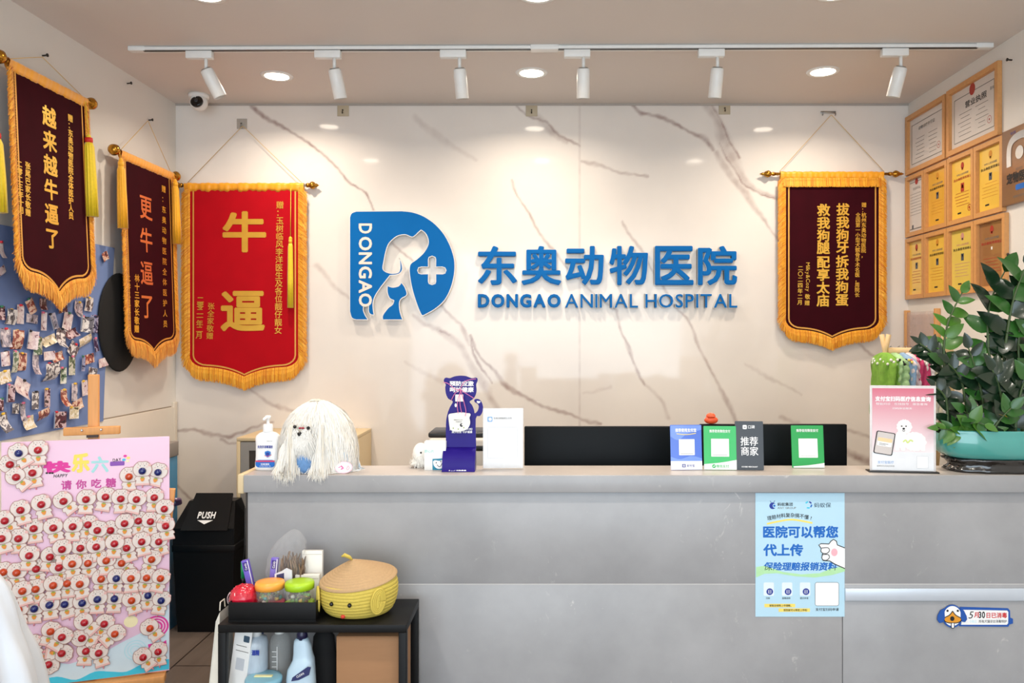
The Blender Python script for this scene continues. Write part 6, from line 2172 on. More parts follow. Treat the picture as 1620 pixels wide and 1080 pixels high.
for r_ in sorted(prow):
    for ci, (px, py, w_, h_, rot, kind) in enumerate(sorted(prow[r_])):
        yo = -0.010 - 0.004 * rnd.random() - 0.003 * (ci % 2)
        lx, lz = L(MPB, px, py, yo)
        kx = abs(L(MPB, px + 1, py, yo)[0] - lx)
        kz = abs(L(MPB, px, py + 1, yo)[1] - lz)
        ww, hh_ = w_ * kx / 2, h_ * kz / 2
        wp = MPB @ Vector((lx, yo, lz))
        lab = '%s pet photo on the blue board, %s from left %s' % (pname[kind], (words + ['thirteenth', 'fourteenth', 'fifteenth', 'sixteenth', 'seventeenth'])[ci], rtxt[r_])
        if len(lab.split()) > 16:
            lab = lab.replace(' on the blue board', '')
        o_ = thing('pet_photo', lab, 'photo', wp, 0, 'small pet photos on the blue board')
        o_.rotation_euler = (0, math.radians(rot), PI / 2)
        mb = MB()
        cv = rnd.uniform(-0.9, 1.2)
        n = 8
        vs = []
        curl_v = rnd.random() < 0.4
        for a_ in range(n + 1):
            for b_ in range(n + 1):
                X_, Z_ = -ww + 2 * ww * a_ / n, -hh_ + 2 * hh_ * b_ / n
                s_ = (X_ / ww) if not curl_v else min(0, (Z_ / hh_ - 0.2))
                vs.append((X_, -abs(cv) * s_ * s_ * min(ww, hh_) * 0.7 if cv > 0 else abs(cv) * (s_ * s_ - 1) * min(ww, hh_) * 0.6, Z_))
        fs = [(a_ * (n + 1) + b_, (a_ + 1) * (n + 1) + b_, (a_ + 1) * (n + 1) + b_ + 1, a_ * (n + 1) + b_ + 1) for a_ in range(n) for b_ in range(n)]
        mb.add(vs, fs, PM[kind], True)
        mb.add([(v[0], v[1] + 0.0006, v[2]) for v in vs], [tuple(reversed(f_)) for f_ in fs], paper, True)
        mb.build('print', o_)
        if h_ > 18:
            cl = clipm[rnd.randrange(5)]
            MB().box(-min(ww * 0.4, 0.006), min(ww * 0.4, 0.006), -0.007, 0.002, hh_ - 0.006, hh_ + 0.003, cl, 0.002).build('clip', o_, 'small coloured clip')

# black bag hanging between the photo board and the corner banner
ya, yb = (XL + 0.03) * F / (157 - CX), (XL + 0.03) * F / (222 - CX)
ym = (ya + yb) / 2
z0, z1 = EYE - (588 - CY) * ym / F, EYE - (432 - CY) * ym / F
t = thing('hanging_bag', 'black rounded bag hanging on left wall between photo board and corner banner', 'bag', (XL + 0.024, ym, (z0 + z1) / 2), PI / 2)
m_ = MB()
m_.ball((0, 0, 0), 1.0, mat('black_fabric', (9, 9, 10), 0.85, var=0.3, scale=80), sx=(yb - ya) / 2, sy=0.022, sz=(z1 - z0) / 2, n=40, k=18)
m_.build('body', t)
# blue cabinet with a grey top along the left wall
ye = 4.12
xf = (283 - CX) * ye / F
zt = EYE - (697 - CY) * ye / F
yl = 0.78
t = thing('side_cabinet', 'blue cabinet with grey top along the left wall behind the pink board', 'cabinet', (xf, ye - yl / 2, 0), PI / 2)
dc = xf - XL - 0.016
MB().box(-yl / 2, yl / 2 - 0.002, 0.006, dc, 0, zt - 0.075, mat('cabinet_blue', (52, 132, 176), 0.4, var=0.04), 0.003).build('body', t)
MB().box(-yl / 2, yl / 2, 0.0, dc, zt - 0.075, zt, mat('cabinet_grey_top', (142, 136, 132), 0.5), 0.004).build('top', t, 'grey top slab')
zz = EYE - (797 - CY) * 4.0 / F
hx_ = yl / 2 - 0.10
ho = MB().tube([(hx_ - 0.06, 0.004, zz + 0.02), (hx_ - 0.04, -0.028, zz + 0.026), (hx_ + 0.02, -0.034, zz + 0.014), (hx_ + 0.05, -0.024, zz - 0.012), (hx_ + 0.06, 0.004, zz - 0.02)], 0.016, mat('purple_webbing', (120, 92, 132), 0.6), 10, flat=0.6).build('handle', t, 'purple fabric handle')
MB().tube([(hx_ - 0.03, -0.040, zz + 0.028), (hx_ + 0.03, -0.044, zz + 0.012)], 0.004, paper, 8).build('stripe', ho, 'white stripe')

# black push bin
Yf = 3.99
xa, xb = (271 - CX) * Yf / F, (371.5 - CX) * Yf / F
zt = EYE - (795 - CY) * Yf / F
sB = F / Yf
t = thing('trash_bin', 'black plastic bin with PUSH flap beside the counter', 'bin', ((xa + xb) / 2, Yf, 0))
hwb = (xb - xa) / 2
dpt = 0.215
bz_ = lambda py: EYE - (py - CY) / sB
zr_ = bz_(838)
binm = mat('bin_black', (11, 11, 12), 0.45, var=0.15, spec=0.25)
b_ = MB()
M0 = [(-hwb * 0.86, 0.02, 0.0), (hwb * 0.86, 0.02, 0.0), (hwb * 0.86, dpt - 0.01, 0.0), (-hwb * 0.86, dpt - 0.01, 0.0)]
M1 = [(-hwb * 0.96, 0.004, bz_(872)), (hwb * 0.96, 0.004, bz_(872)), (hwb * 0.96, dpt, bz_(872)), (-hwb * 0.96, dpt, bz_(872))]
b_.add(M0 + M1, [(3, 2, 1, 0), (0, 1, 5, 4), (1, 2, 6, 5), (2, 3, 7, 6), (3, 0, 4, 7)], binm)
b_.box(-hwb, hwb, 0.0, dpt, bz_(874), bz_(862), binm, 0.006)
b_.build('body', t)
h_ = MB()
zA, zB, zC = bz_(862), bz_(836), bz_(799)
pr = [(0.003, zA), (0.004, zB), (0.11, zC), (dpt - 0.02, zC), (dpt - 0.002, zB), (dpt - 0.002, zA)]
pts = []
for sgn, in_ in ((-1, 0), (1, 0)):
    for (yy, zz) in pr:
        ins = 0.006 + 0.035 * max(0, (zz - zB) / (zC - zB))
        pts.append((sgn * (hwb - ins), yy, zz))
n = len(pr)
fs = [(i, n + i, n + (i + 1) % n, (i + 1) % n) for i in range(n)]
fs += [tuple(range(n)), tuple(reversed(range(n, 2 * n)))]
h_.add(pts, fs, binm)
h_.build('hood', t)
fl = thing  # noqa
ang_ = math.atan2(zC - zB, 0.106)
M = Matrix.Translation((0.01, 0.003, zB + 0.004)) @ Matrix.Rotation(ang_, 4, 'X')
ln = math.hypot(0.106, zC - zB)
f_ = MB()
f_.add([(-0.118, -0.02, 0.008), (0.118, -0.02, 0.008), (0.095, ln + 0.03, 0.02), (-0.095, ln + 0.03, 0.02), (-0.118, -0.02, 0.0), (0.118, -0.02, 0.0), (0.095, ln + 0.03, 0.008), (-0.095, ln + 0.03, 0.008)],
       [(0, 1, 2, 3), (7, 6, 5, 4), (0, 4, 5, 1), (1, 5, 6, 2), (2, 6, 7, 3), (3, 7, 4, 0)], mat('bin_flap', (15, 15, 16), 0.35, spec=0.3), M=M)
fo = f_.build('flap', t)
w_ = MB()
tilt_ = math.atan2(0.012, ln + 0.05)
Mw = M @ Matrix.Rotation(PI / 2, 4, 'X') @ Matrix.Translation((0, 0, 0))
Mw = M @ Matrix.Translation((0, ln * 0.40, 0.0175)) @ Matrix.Rotation(tilt_, 4, 'X') @ Matrix.Rotation(-PI / 2, 4, 'X')
w_.line('PUSH', -0.005, 0.0, 0.05, 0.0, white_ink, 0.035, 0.092, M=Mw)
w_.flat([(-0.045, -0.030), (0.035, -0.030), (-0.005, -0.052)][::-1], 0.0, white_ink, M=Mw)
w_.build('lettering', fo, 'white PUSH lettering and arrow')

# ------------------------------------------------------------------ black rack in front of the counter
RZ = 0.625
rx0, rx1, ry0, ry1 = -0.985, -0.42, 2.365, 2.60
RZ = EYE - (988 - CY) * ry0 / F
rk = thing('storage_rack', 'low black metal rack with two shelves standing before the counter', 'rack', ((rx0 + rx1) / 2, (ry0 + ry1) / 2, 0))
ox, oy = rk.location.x, rk.location.y
MB().box(rx0 - ox, rx1 - ox, ry0 - oy, ry1 - oy, RZ - 0.024, RZ, matt_black, 0.002).build('shelf', rk)
MB().box(rx0 - ox + 0.01, rx1 - ox - 0.01, ry0 - oy, ry1 - oy, 0.27, 0.288, matt_black, 0.002).build('shelf', rk)
rack_m = mat('rack_steel', (13, 13, 14), 0.5, spec=0.25)
for x in (rx0 + 0.012, rx1 - 0.012):
    for yv in (ry0 + 0.012, ry1 - 0.012):
        MB().box(x - ox - 0.012, x - ox + 0.012, yv - oy - 0.012, yv - oy + 0.012, 0.0, RZ - 0.024, rack_m, 0.002).build('leg', rk)

SH = 0.288          # lower shelf top
uS = 2.45 / F


def on_rack(px, Yq, z):
    return Vector(((px - CX) * Yq / F, Yq, z))


# tray and what is in it
tx0, tx1 = (360 - CX) * 2.385 / F, (499 - CX) * 2.385 / F
t = thing('black_tray', 'shallow black plastic tray of small things on the black rack', 'tray', ((tx0 + tx1) / 2, 2.49, RZ))
tw, td, th = (tx1 - tx0) / 2, 0.10, 0.058
tr_ = MB()
tr_.box(-tw, tw, -td, td, 0, 0.004, matt_black)
tr_.box(-tw, tw, -td, -td + 0.004, 0.004, th, matt_black, 0.001)
tr_.box(-tw, tw, td - 0.004, td, 0.004, th, matt_black, 0.001)
tr_.box(-tw, -tw + 0.004, -td + 0.004, td - 0.004, 0.004, th, matt_black, 0.001)
tr_.box(tw - 0.004, tw, -td + 0.004, td - 0.004, 0.004, th, matt_black, 0.001)
tr_.build('shell', t)
TZ = RZ + 0.004
Yj = 2.45
u = Yj / F
# red foil ball
rnd = random.Random(4)
t = thing('foil_ball', 'crumpled ball of shiny red wrapping in the black tray', 'wrapping', on_rack(386, Yj - 0.01, TZ))
m_ = MB()
m_.ball((0, 0, 0), 21 * u, mat('red_foil', (200, 20, 50), 0.25, var=0.3, scale=140, coat=0.6), n=34, k=20)
m_.v = [tuple(Vector(v) * (1 + 0.05 * math.sin(v[0] * 900 + v[2] * 700) + 0.04 * math.sin(v[1] * 800 - v[2] * 1100))) for v in m_.v]
m_.v = [(v[0], v[1], v[2] + 27 * u) for v in m_.v]
for i in range(9):
    a0 = rnd.uniform(0, PI)
    stroke_p = [(21.6 * u * math.cos(a0 + s_ * 0.12) * math.cos(-0.8 + s_ * 0.2), -abs(21.8 * u * math.cos(-0.8 + s_ * 0.2)) * 0.9, 27 * u + 21 * u * math.sin(-0.8 + s_ * 0.2)) for s_ in range(8)]
    m_.tube([(p_[0] * 0.98, p_[1] * (0.2 + 0.8 * abs(math.sin(a0))), p_[2]) for p_ in stroke_p], 0.0009, mat('white_thread', (236, 210, 214), 0.5), 5)
# it rests on folded paper in the tray
m_.box(-20 * u, 20 * u, -0.02, 0.03, 0, 7 * u, matt_black, 0.003)
m_.build('ball', t)
# two candy jars
for px, lid, base, lb in ((427, mat('jar_orange', (246, 166, 66), 0.35), mat('jar_pink', (226, 80, 110), 0.4), 'clear candy jar with orange lid in the black tray'),
                          (474, mat('jar_lime', (164, 206, 34), 0.35), mat('jar_lime', (164, 206, 34), 0.35), 'clear candy jar with lime green lid in the black tray')):
    t = thing('candy_jar', lb, 'jar', on_rack(px, Yj + 0.005, TZ), 0, 'candy jars in the tray')
    rj = 22.5 * u
    z0 = 13 * u
    MB().lathe([(rj * 0.8, 0.0), (rj * 0.92, 0.004), (rj, z0), (rj * 1.02, z0 + 5 * u), (rj * 0.88, z0 + 6 * u)], base, 40).build('foot', t, 'coloured foot')
    MB().lathe([(rj * 0.88, z0 + 5 * u), (rj * 0.92, z0 + 12 * u), (rj * 0.93, z0 + 24 * u), (rj * 0.88, z0 + 27 * u)], clear('jar_clear', (250, 246, 240), 0.84), 40).build('glass', t, 'clear jar wall')
    MB().lathe([(rj * 0.9, z0 + 26 * u), (rj * 1.0, z0 + 26.5 * u), (rj * 1.01, z0 + 34 * u), (rj * 0.96, z0 + 37 * u), (rj * 0.5, z0 + 37.6 * u), (0.0001, z0 + 37.8 * u)], lid, 40).build('lid', t, 'coloured lid')
    rr = random.Random(px)
    cs = MB()
    pal = [mat('sweet_white', (228, 228, 224), 0.4), mat('sweet_green', (110, 170, 80), 0.4), mat('sweet_teal', (50, 150, 150), 0.4), mat('sweet_brown', (96, 62, 46), 0.5), mat('sweet_yellow', (214, 190, 70), 0.4), mat('sweet_dark', (48, 44, 48), 0.5)]
    for i in range(34):
        a_ = rr.uniform(0, 2 * PI)
        r_ = rj * 0.72 * rr.random() ** 0.5
        cs.ball((r_ * math.cos(a_), r_ * math.sin(a_), z0 + 7 * u + rr.uniform(0, 11) * u), 3.4 * u, pal[rr.randrange(6)], n=10, k=6, sz=rr.uniform(0.7, 1.3))
    so = cs.build('sweets', t, 'mixed sweets inside')
    so['kind'] = 'stuff'
# two purple toothbrush boxes
pur = mat('purple_carton', (112, 92, 196), 0.4, var=0.05)
for px, pyt, ti, lb in ((398, 888, -13, 'left of two slim purple boxes standing in the black tray'), (423, 886, 5, 'right of two slim purple boxes standing in the black tray')):
    Yq = 2.535
    t = thing('slim_box', lb, 'box', on_rack(px + 6, Yq, TZ), 0, 'purple boxes in the tray', 0, math.radians(ti))
    uu = Yq / F
    hgt = (960 - pyt) * uu * 1.0
    MB().box(-5.2 * uu, 5.2 * uu, -0.008, 0.008, 0.0, hgt, pur, 0.001).build('carton', t)
    l_ = MB()
    l_.flat([(-3.6 * uu, hgt - 17 * uu), (3.6 * uu, hgt - 17 * uu), (3.6 * uu, hgt - 3 * uu), (-3.6 * uu, hgt - 3 * uu)], -0.0084, mat('deep_purple', (60, 40, 130), 0.4))
    l_.line('Candy', 0, hgt - 10 * uu, 5 * uu, -0.0088, white_ink, 0.01, 11 * uu, rot=PI / 2)
    l_.flat([(4.0 * uu, 0.01), (5.2 * uu, 0.01), (5.2 * uu, hgt - 0.002), (4.0 * uu, hgt - 0.002)], -0.0084, white_ink)
    l_.build('printed_label', t, 'dark purple label')
# clear bag of brown fluff behind
Yq = 2.56
t = thing('plastic_bag', 'clear plastic bag of brown treats with a twisted top in the tray', 'bag', on_rack(452, Yq - 0.015, TZ))
uu = Yq / F
cb_m = clear('bag_film', (255, 255, 255), 0.94, 0.08)
rr = random.Random(9)
bgp = [(4, 0), (26, 6), (30, 30), (30, 55), (28, 72), (25, 86), (20, 98), (13, 108), (7, 114), (0.1, 117)]
m_ = MB()
m_.lathe([(r_ * uu, z * uu) for r_, z in bgp], cb_m, 40, sx=1.05, sy=0.42, rfun=lambda a, z: 1 + 0.10 * math.sin(a * 5 + z * 60) + 0.06 * math.sin(a * 11 - z * 130))
m_.v = [(v[0] + max(0, v[2] - 60 * uu) * 0.25, v[1], v[2]) for v in m_.v]
m_.build('film', t, 'clear crinkled film')
m_ = MB()
brn = [mat('brown_treat', (84, 62, 48), 0.7, var=0.4, scale=60), mat('brown_treat_light', (120, 96, 74), 0.7, var=0.3, scale=60)]
for i in range(120):
    x0, y0 = rr.uniform(-4, 26) * uu, rr.uniform(-8, 8) * uu
    z0 = rr.uniform(8, 55) * uu
    m_.tube([(x0, y0, z0), (x0 + rr.uniform(-2, 4) * uu, y0, z0 + 12 * uu), (x0 + rr.uniform(-3, 7) * uu, y0 + rr.uniform(-2, 2) * uu, z0 + rr.uniform(20, 30) * uu)], [2.2 * uu, 2.0 * uu, 0.8 * uu], brn[i % 2], 6)
o = m_.build('treats', t, 'brown dried treats')
o['kind'] = 'stuff'
# white boxes
for px0, px1, pyt, Yq, lb in ((479, 511, 870, 2.572, 'tall white carton at the back of the black tray'), (468, 506, 908, 2.535, 'lower white carton in front of the tall one in the tray')):
    t = thing('white_carton', lb, 'box', on_rack((px0 + px1) / 2, Yq, TZ), 0, 'white cartons in the tray')
    uu = Yq / F
    hgt = EYE - (pyt - CY) * uu - TZ
    MB().box(-(px1 - px0) / 2 * uu, (px1 - px0) / 2 * uu, -0.008, 0.008, 0, hgt, mat('carton_white', (238, 234, 226), 0.45, var=0.03), 0.001).build('carton', t)
    MB().box(-(px1 - px0) / 2 * uu + 0.002, (px1 - px0) / 2 * uu - 0.002, -0.0086, -0.008, hgt - 0.012, hgt - 0.0105, mat('carton_seam', (196, 190, 180), 0.5)).build('flap_seam', t)
# small sachets
t = thing('sachet', 'small white and navy sachet standing behind the two jars', 'sachet', on_rack(448, 2.50, TZ), 0)
MB().prism([(-0.03, 0), (0.03, 0), (0.028, 0.118), (0.01, 0.126), (-0.006, 0.116), (-0.026, 0.108)], -0.003, 0.003, mat('sachet_foil', (210, 216, 226), 0.3, var=0.2)).build('pouch', t)
l_ = MB()
l_.flat([(-0.02, 0.07), (0.004, 0.07), (0.004, 0.112), (-0.02, 0.106)], -0.0034, mat('navy_print', (40, 46, 96), 0.5))
l_.build('printed_label', t)
# green clip hanging at the counter corner
pz_ = P(386, 903, 2.63)
t = thing('green_pen', 'green pen hanging on a thin cord at the left end of the counter', 'pen', P(387.5, 850, YC + 0.012) + Vector((0, 0, 0)))
zz = lambda py: (850 - py) * YC / F
MB().tube([(0, 0, zz(800)), (0.001, -0.002, zz(840)), (-0.001, -0.002, zz(872)), (-0.006, 0, zz(888))], 0.0012, black, 6).build('cord', t, 'thin black cord')
MB().cyl((-0.006, 0, zz(888)), (-0.006, 0, zz(914)), 0.0075, mat('green_plastic', (14, 140, 84), 0.3), n=14).build('barrel', t)
MB().lathe([(0.0001, -0.022), (0.003, -0.014), (0.0068, 0.0)], black, 14, (-0.006, 0, zz(914))).build('tip', t, 'black tip')

# yellow rope basket with straw coloured lid
Yk = 2.475
u = Yk / F
pb_ = on_rack(568, Yk, RZ)
t = thing('rope_basket', 'yellow rope basket with face and straw hat lid on black rack', 'basket', pb_, math.radians(4))
yel = mat('yellow_rope', (204, 182, 80), 0.75, var=0.12, scale=160, bump=0.3)
straw = mat('straw_rope', (184, 152, 112), 0.75, var=0.12, scale=160, bump=0.3)
prof = []
base = spline([(40, 0), (50, 5), (57, 16), (60, 28), (60, 40), (57, 50)], 40)
for i, (r_, z) in enumerate(base):
    prof.append(((r_ + 1.1 * abs(math.sin(PI * z / 5.0)) ** 0.6) * u, z * u))
DYk = 0.80
bd = MB()
bd.lathe(prof, yel, 72, sy=DYk)
bd.v = [(v[0], v[1], v[2] * (1 + 0.18 * max(0, v[0]) / (60 * u))) for v in bd.v]
bd.build('body', t)
prof = []
for i in range(120):
    s_ = i / 119
    r_ = 61 * (1 - s_) + 0.01
    z = 31 * s_ ** 0.85
    prof.append((max(1e-5, r_ * u), (z + 0.9 * abs(math.sin(PI * r_ / 4.7)) ** 0.6) * u))
ld = MB()
ld.lathe([(0.0001, -2 * u), (58 * u, -2 * u), (61.4 * u, -0.8 * u)] + prof, straw, 72, sy=DYk)
ld.v = [(v[0] - 5 * u * max(0, v[2]) / (31 * u), v[1], v[2]) for v in ld.v]
Ml = Matrix.Translation((-1 * u, 0, 55 * u)) @ Matrix.Rotation(math.radians(-6), 4, 'Y') @ Matrix.Rotation(math.radians(9), 4, 'X')
ld.v = [tuple(Ml @ Vector(v)) for v in ld.v]
lo = ld.build('lid', t, 'straw coloured conical rope lid')
kn = MB()
kp = [Ml @ Vector(v) for v in [(-5 * u, 0, 29 * u), (-9 * u, -2 * u, 36 * u), (-16 * u, -3 * u, 41 * u), (-20 * u, -3 * u, 39 * u)]]
kn.tube(kp, [1.5 * u, 4.5 * u, 5.0 * u, 2.5 * u], yel, 12, flat=0.6)
kn.build('knob', lo, 'yellow leaf knob')
fc = lambda a_, z, r_=61.5: Vector((r_ * math.sin(a_) * u, -r_ * math.cos(a_) * u * DYk, z * u))
for a_ in (-0.60, -0.10):
    MB().ball(fc(a_, 27), 3.3 * u, MATS['shiny_black_bead'], n=16).build('eye', t, 'black bead eye')
MB().ball(fc(-0.33, 7.5, 53.5), 3.6 * u, mat('red_felt', (206, 60, 44), 0.7), n=14, sz=0.9).build('mouth', t, 'red felt mouth')
for a_, zc in ((0.60, 30), (-1.25, 27)):
    er = MB()
    M = Matrix.Translation(fc(a_, zc, 63.5)) @ Matrix.Rotation(a_, 4, 'Z') @ Matrix.Rotation(math.radians(8 if a_ > 0 else -6), 4, 'Y')
    er.ball((0, 0.4 * u, 0), 1.0, yel, sx=11 * u, sy=2.2 * u, sz=18 * u, n=28, M=M)
    for r_ in (11, 8.2, 5.4, 2.6):
        loop = [((r_ if r_ > 3 else 1) * math.cos(w) * u, -0.0006 * (11 - r_) / 3, ((r_ + 7.5) * math.sin(w)) * u) for w in [2 * PI * i / 36 for i in range(37)]]
        er.tube(loop, 1.9 * u, yel, 8, M=M)
    er.build('ear', t, 'oval coiled rope ear')

# lower shelf of the rack
Yq = 2.43
u = Yq / F
t = thing('squeeze_bottle', 'translucent bottle of blue liquid on the lower rack shelf', 'bottle', on_rack(405, Yq + 0.02, SH))
zt = lambda py, Y_=Yq: EYE - (py - CY) * Y_ / F - SH
hb = zt(1000)
MB().lathe([(17 * u, 0.0), (18.5 * u, 0.006), (18.5 * u, zt(1020)), (16.5 * u, zt(1012)), (8 * u, zt(1008)), (7.5 * u, zt(1006))], clear('bottle_milky', (206, 220, 232), 0.25, 0.25), 36).build('bottle_body', t)
MB().lathe([(16.5 * u, 0.004), (17.2 * u, 0.01), (17.2 * u, zt(1040)), (0.0001, zt(1040))], mat('blue_liquid', (70, 110, 168), 0.2), 32).build('liquid', t, 'blue liquid')
MB().lathe([(8.6 * u, zt(1009)), (8.6 * u, zt(996)), (7.6 * u, zt(994.5)), (0.0001, zt(994.5))], white, 28).build('cap', t, 'white cap')
l_ = MB()
l_.line('酒精', 6 * u, zt(1029), 9 * u, -18.7 * u, navy_ink, 0.05, 12 * u)
l_.build('printed_label', t)
t = thing('spray_bottle', 'clear spray bottle with white trigger and measuring marks on lower shelf', 'bottle', on_rack(443, Yq + 0.05, SH))
MB().lathe([(16 * u, 0.0), (17 * u, 0.005), (17 * u, zt(1026)), (14 * u, zt(1016)), (7.5 * u, zt(1011)), (7 * u, zt(1008))], clear('spray_clear', (250, 252, 250), 0.86, 0.08), 36).build('bottle_body', t)
MB().lathe([(8 * u, zt(1010)), (8.2 * u, zt(1000)), (7 * u, zt(996)), (0.0001, zt(996))], white, 24).build('collar', t)
MB().box(-14 * u, 9 * u, -0.012, 0.012, zt(998), zt(990), white, 0.003).tube([(-10 * u, 0, zt(998)), (-12 * u, 0, zt(1003)), (-15 * u, 0, zt(1009))], [3 * u, 2.4 * u, 1.6 * u], white, 8).build('trigger', t)
l_ = MB()
for i in range(6):
    zz = zt(1034 + i * 8)
    stroke(l_, [(-7 * u, zz), (0, zz)], 0.7 * u, -17.4 * u, white_ink)
stroke(l_, [(1 * u, zt(1026)), (1 * u, zt(1076))], 0.7 * u, -17.4 * u, white_ink)
l_.build('scale_marks', t, 'white measuring marks')
t = thing('cleaner_bottle', 'pale blue cleaner bottle with navy neck and label on lower shelf', 'bottle', on_rack(478, Yq - 0.01, SH))
cl_ = mat('cleaner_blue', (186, 210, 226), 0.3, sss=0.05)
bm_ = MB()
ring_pts = []
for py, xl_, xr_, dd in ((1180, -24, 24, 16), (1070, -24, 21, 16), (1055, -22, 20, 16), (1040, -14, 19, 14), (1030, -13, 16, 12), (1018, -13, 14, 10), (1010, -12, 11, 9), (1006, -9, 9, 8)):
    ring_pts.append((max(0.0, zt(py)), xl_ * u, xr_ * u, dd * u))
vs, fs = [], []
nn = 28
for z, a_, b_, dd in ring_pts:
    for i in range(nn):
        w = 2 * PI * i / nn
        vs.append(((a_ + b_) / 2 + (b_ - a_) / 2 * math.copysign(abs(math.cos(w)) ** 0.7, math.cos(w)), dd * math.copysign(abs(math.sin(w)) ** 0.8, math.sin(w)), z))
for j in range(len(ring_pts) - 1):
    for i in range(nn):
        fs.append((j * nn + i, j * nn + (i + 1) % nn, (j + 1) * nn + (i + 1) % nn, (j + 1) * nn + i))
fs += [tuple(reversed(range(nn))), tuple((len(ring_pts) - 1) * nn + i for i in range(nn))]
bm_.add(vs, fs, cl_, True)
bm_.build('bottle_body', t)
MB().lathe([(8.6 * u, zt(1008)), (8.4 * u, zt(1000)), (7.4 * u, zt(997)), (7.0 * u, zt(991)), (0.0001, zt(991))], mat('navy_cap', (20, 18, 60), 0.3), 24, (0, 0, 0)).build('cap', t, 'navy cap')
l_ = MB()
l_.flat([(x_ * u, zt(py_)) for x_, py_ in [(-12, 1068), (-10, 1062), (14, 1045), (19, 1046), (16, 1058), (0, 1066)]][::-1], -16.6 * u, mat('navy_print', (16, 22, 62), 0.4))
l_.line('CLEAN', 2 * u, zt(1058), 5 * u, -17.0 * u, white_ink, 0.01, 13 * u, rot=0.5)
l_.build('printed_label', t, 'dark blue slanting label')
t = thing('round_tub', 'round pale blue lidded tub with yellow strip low on the rack', 'tub', on_rack(417, 2.395, SH), 0)
zt2 = EYE - (1070 - CY) * 2.395 / F - SH
MB().lathe([(24 * u, 0), (26 * u, 0.005), (26 * u, zt2 - 0.016)], clear('tub_blue', (150, 196, 214), 0.3, 0.2), 40).build('tub_body', t)
ld = MB().lathe([(27.5 * u, zt2 - 0.02), (28 * u, zt2 - 0.006), (26.5 * u, zt2), (22 * u, zt2 + 0.001), (0.0001, zt2 + 0.001)], mat('tub_lid_blue', (132, 186, 206), 0.3), 40).build('lid', t, 'blue lid')
MB().box(-14 * u, 14 * u, -0.007, 0.007, zt2 + 0.001, zt2 + 0.004, mat('pale_yellow_strip', (232, 224, 168), 0.5), 0.001).build('strip', ld, 'pale yellow strip')
t = thing('leaflet_stack', 'white leaflet with grey print leaning at the left of the lower shelf', 'leaflet', on_rack(366, 2.425, SH), math.radians(-12), None, 0, math.radians(8))
hL = zt(992)
MB().box(-0.030, 0.028, 0, 0.003, 0.006, hL, paper).build('sheet', t)
l_ = MB()
l_.flat(rrect(0.002, 0.022, hL - 0.036, hL - 0.016, 0.003), -0.0004, mat('slate_ink', (60, 84, 104), 0.5))
for a_, w_ in ((0.05, 0.036), (0.066, 0.044)):
    stroke(l_, [(-0.02, hL - a_), (-0.02 + w_, hL - a_)], 0.0022, -0.0004, grey_print)
l_.flat(rrect(-0.014, 0.014, hL - 0.125, hL - 0.088, 0.002), -0.0004, mat('pale_grey_ink', (196, 200, 206), 0.5))
l_.build('printed_text', t)
t = thing('blue_folder', 'dark blue folder standing beside the white leaflet on lower shelf', 'folder', on_rack(388, 2.47, SH), math.radians(20), None, 0, math.radians(5))
MB().box(-0.03, 0.03, 0, 0.008, 0.003, zt(1000), mat('folder_blue', (28, 62, 132), 0.4), 0.001).build('cover', t)
t = thing('black_pouch', 'dark rounded black pouch behind the cleaner bottle on lower shelf', 'pouch', on_rack(513, 2.50, SH), 0)
MB().lathe([(17 * u, 0), (20 * u, 0.01), (19 * u, zt(1045)), (17 * u, zt(1020)), (11 * u, zt(1010)), (3 * u, zt(1008)), (0.0001, zt(1008))], mat('black_fabric', (9, 9, 10), 0.85), 28, sy=0.6, rfun=lambda a, z: 1 + 0.05 * math.sin(a * 5 + z * 40)).build('body', t)
t = thing('cardboard_box', 'plain brown cardboard box on the right of the lower shelf', 'box', on_rack(585, 2.40, SH), 0)
kb = mat('kraft_cardboard', (158, 116, 80), 0.75, var=0.06, scale=12, stretch=(1, 1, 8))
uu = 2.40 / F
hb = EYE - (1008 - CY) * uu - SH
MB().box(-53 * uu, 51 * uu, -0.0, 0.15, 0, hb, kb, 0.002).build('carton', t)
MB().box(-53 * uu, 51 * uu, 0.0, 0.075, hb, hb + 0.003, kb, 0.001).build('top_flap', t)
MB().box(-53 * uu, 51 * uu, 0.076, 0.15, hb, hb + 0.003, kb, 0.001).build('top_flap', t)
t = thing('paper_bag', 'white paper bag standing on the floor at the left end of the rack', 'bag', (rx0 - 0.035, 2.47, 0), 0)
hP = EYE - (965 - CY) * 2.44 / F
m_ = MB()
m_.add([(-0.03, -0.06, 0), (0.018, -0.06, 0), (0.018, 0.06, 0), (-0.03, 0.06, 0), (-0.022, -0.06, hP * 0.5), (0.018, -0.06, hP * 0.5), (0.018, 0.06, hP * 0.5), (-0.026, 0.06, hP * 0.5), (0.008, -0.055, hP * 0.96), (0.018, -0.05, hP), (0.018, 0.05, hP), (0.0, 0.055, hP * 0.97)],
       [(3, 2, 1, 0), (0, 1, 5, 4), (1, 2, 6, 5), (2, 3, 7, 6), (3, 0, 4, 7), (4, 5, 9, 8), (5, 6, 10, 9), (6, 7, 11, 10), (7, 4, 8, 11), (8, 9, 10, 11)], mat('cream_paper', (232, 226, 212), 0.6))
m_.build('body', t)
MB().tube([(0.006, -0.02, hP - 0.005), (0.006, -0.015, hP + 0.02), (0.006, 0.015, hP + 0.02), (0.006, 0.02, hP - 0.005)], 0.002, MATS['cream_paper'], 6).build('handle', t)

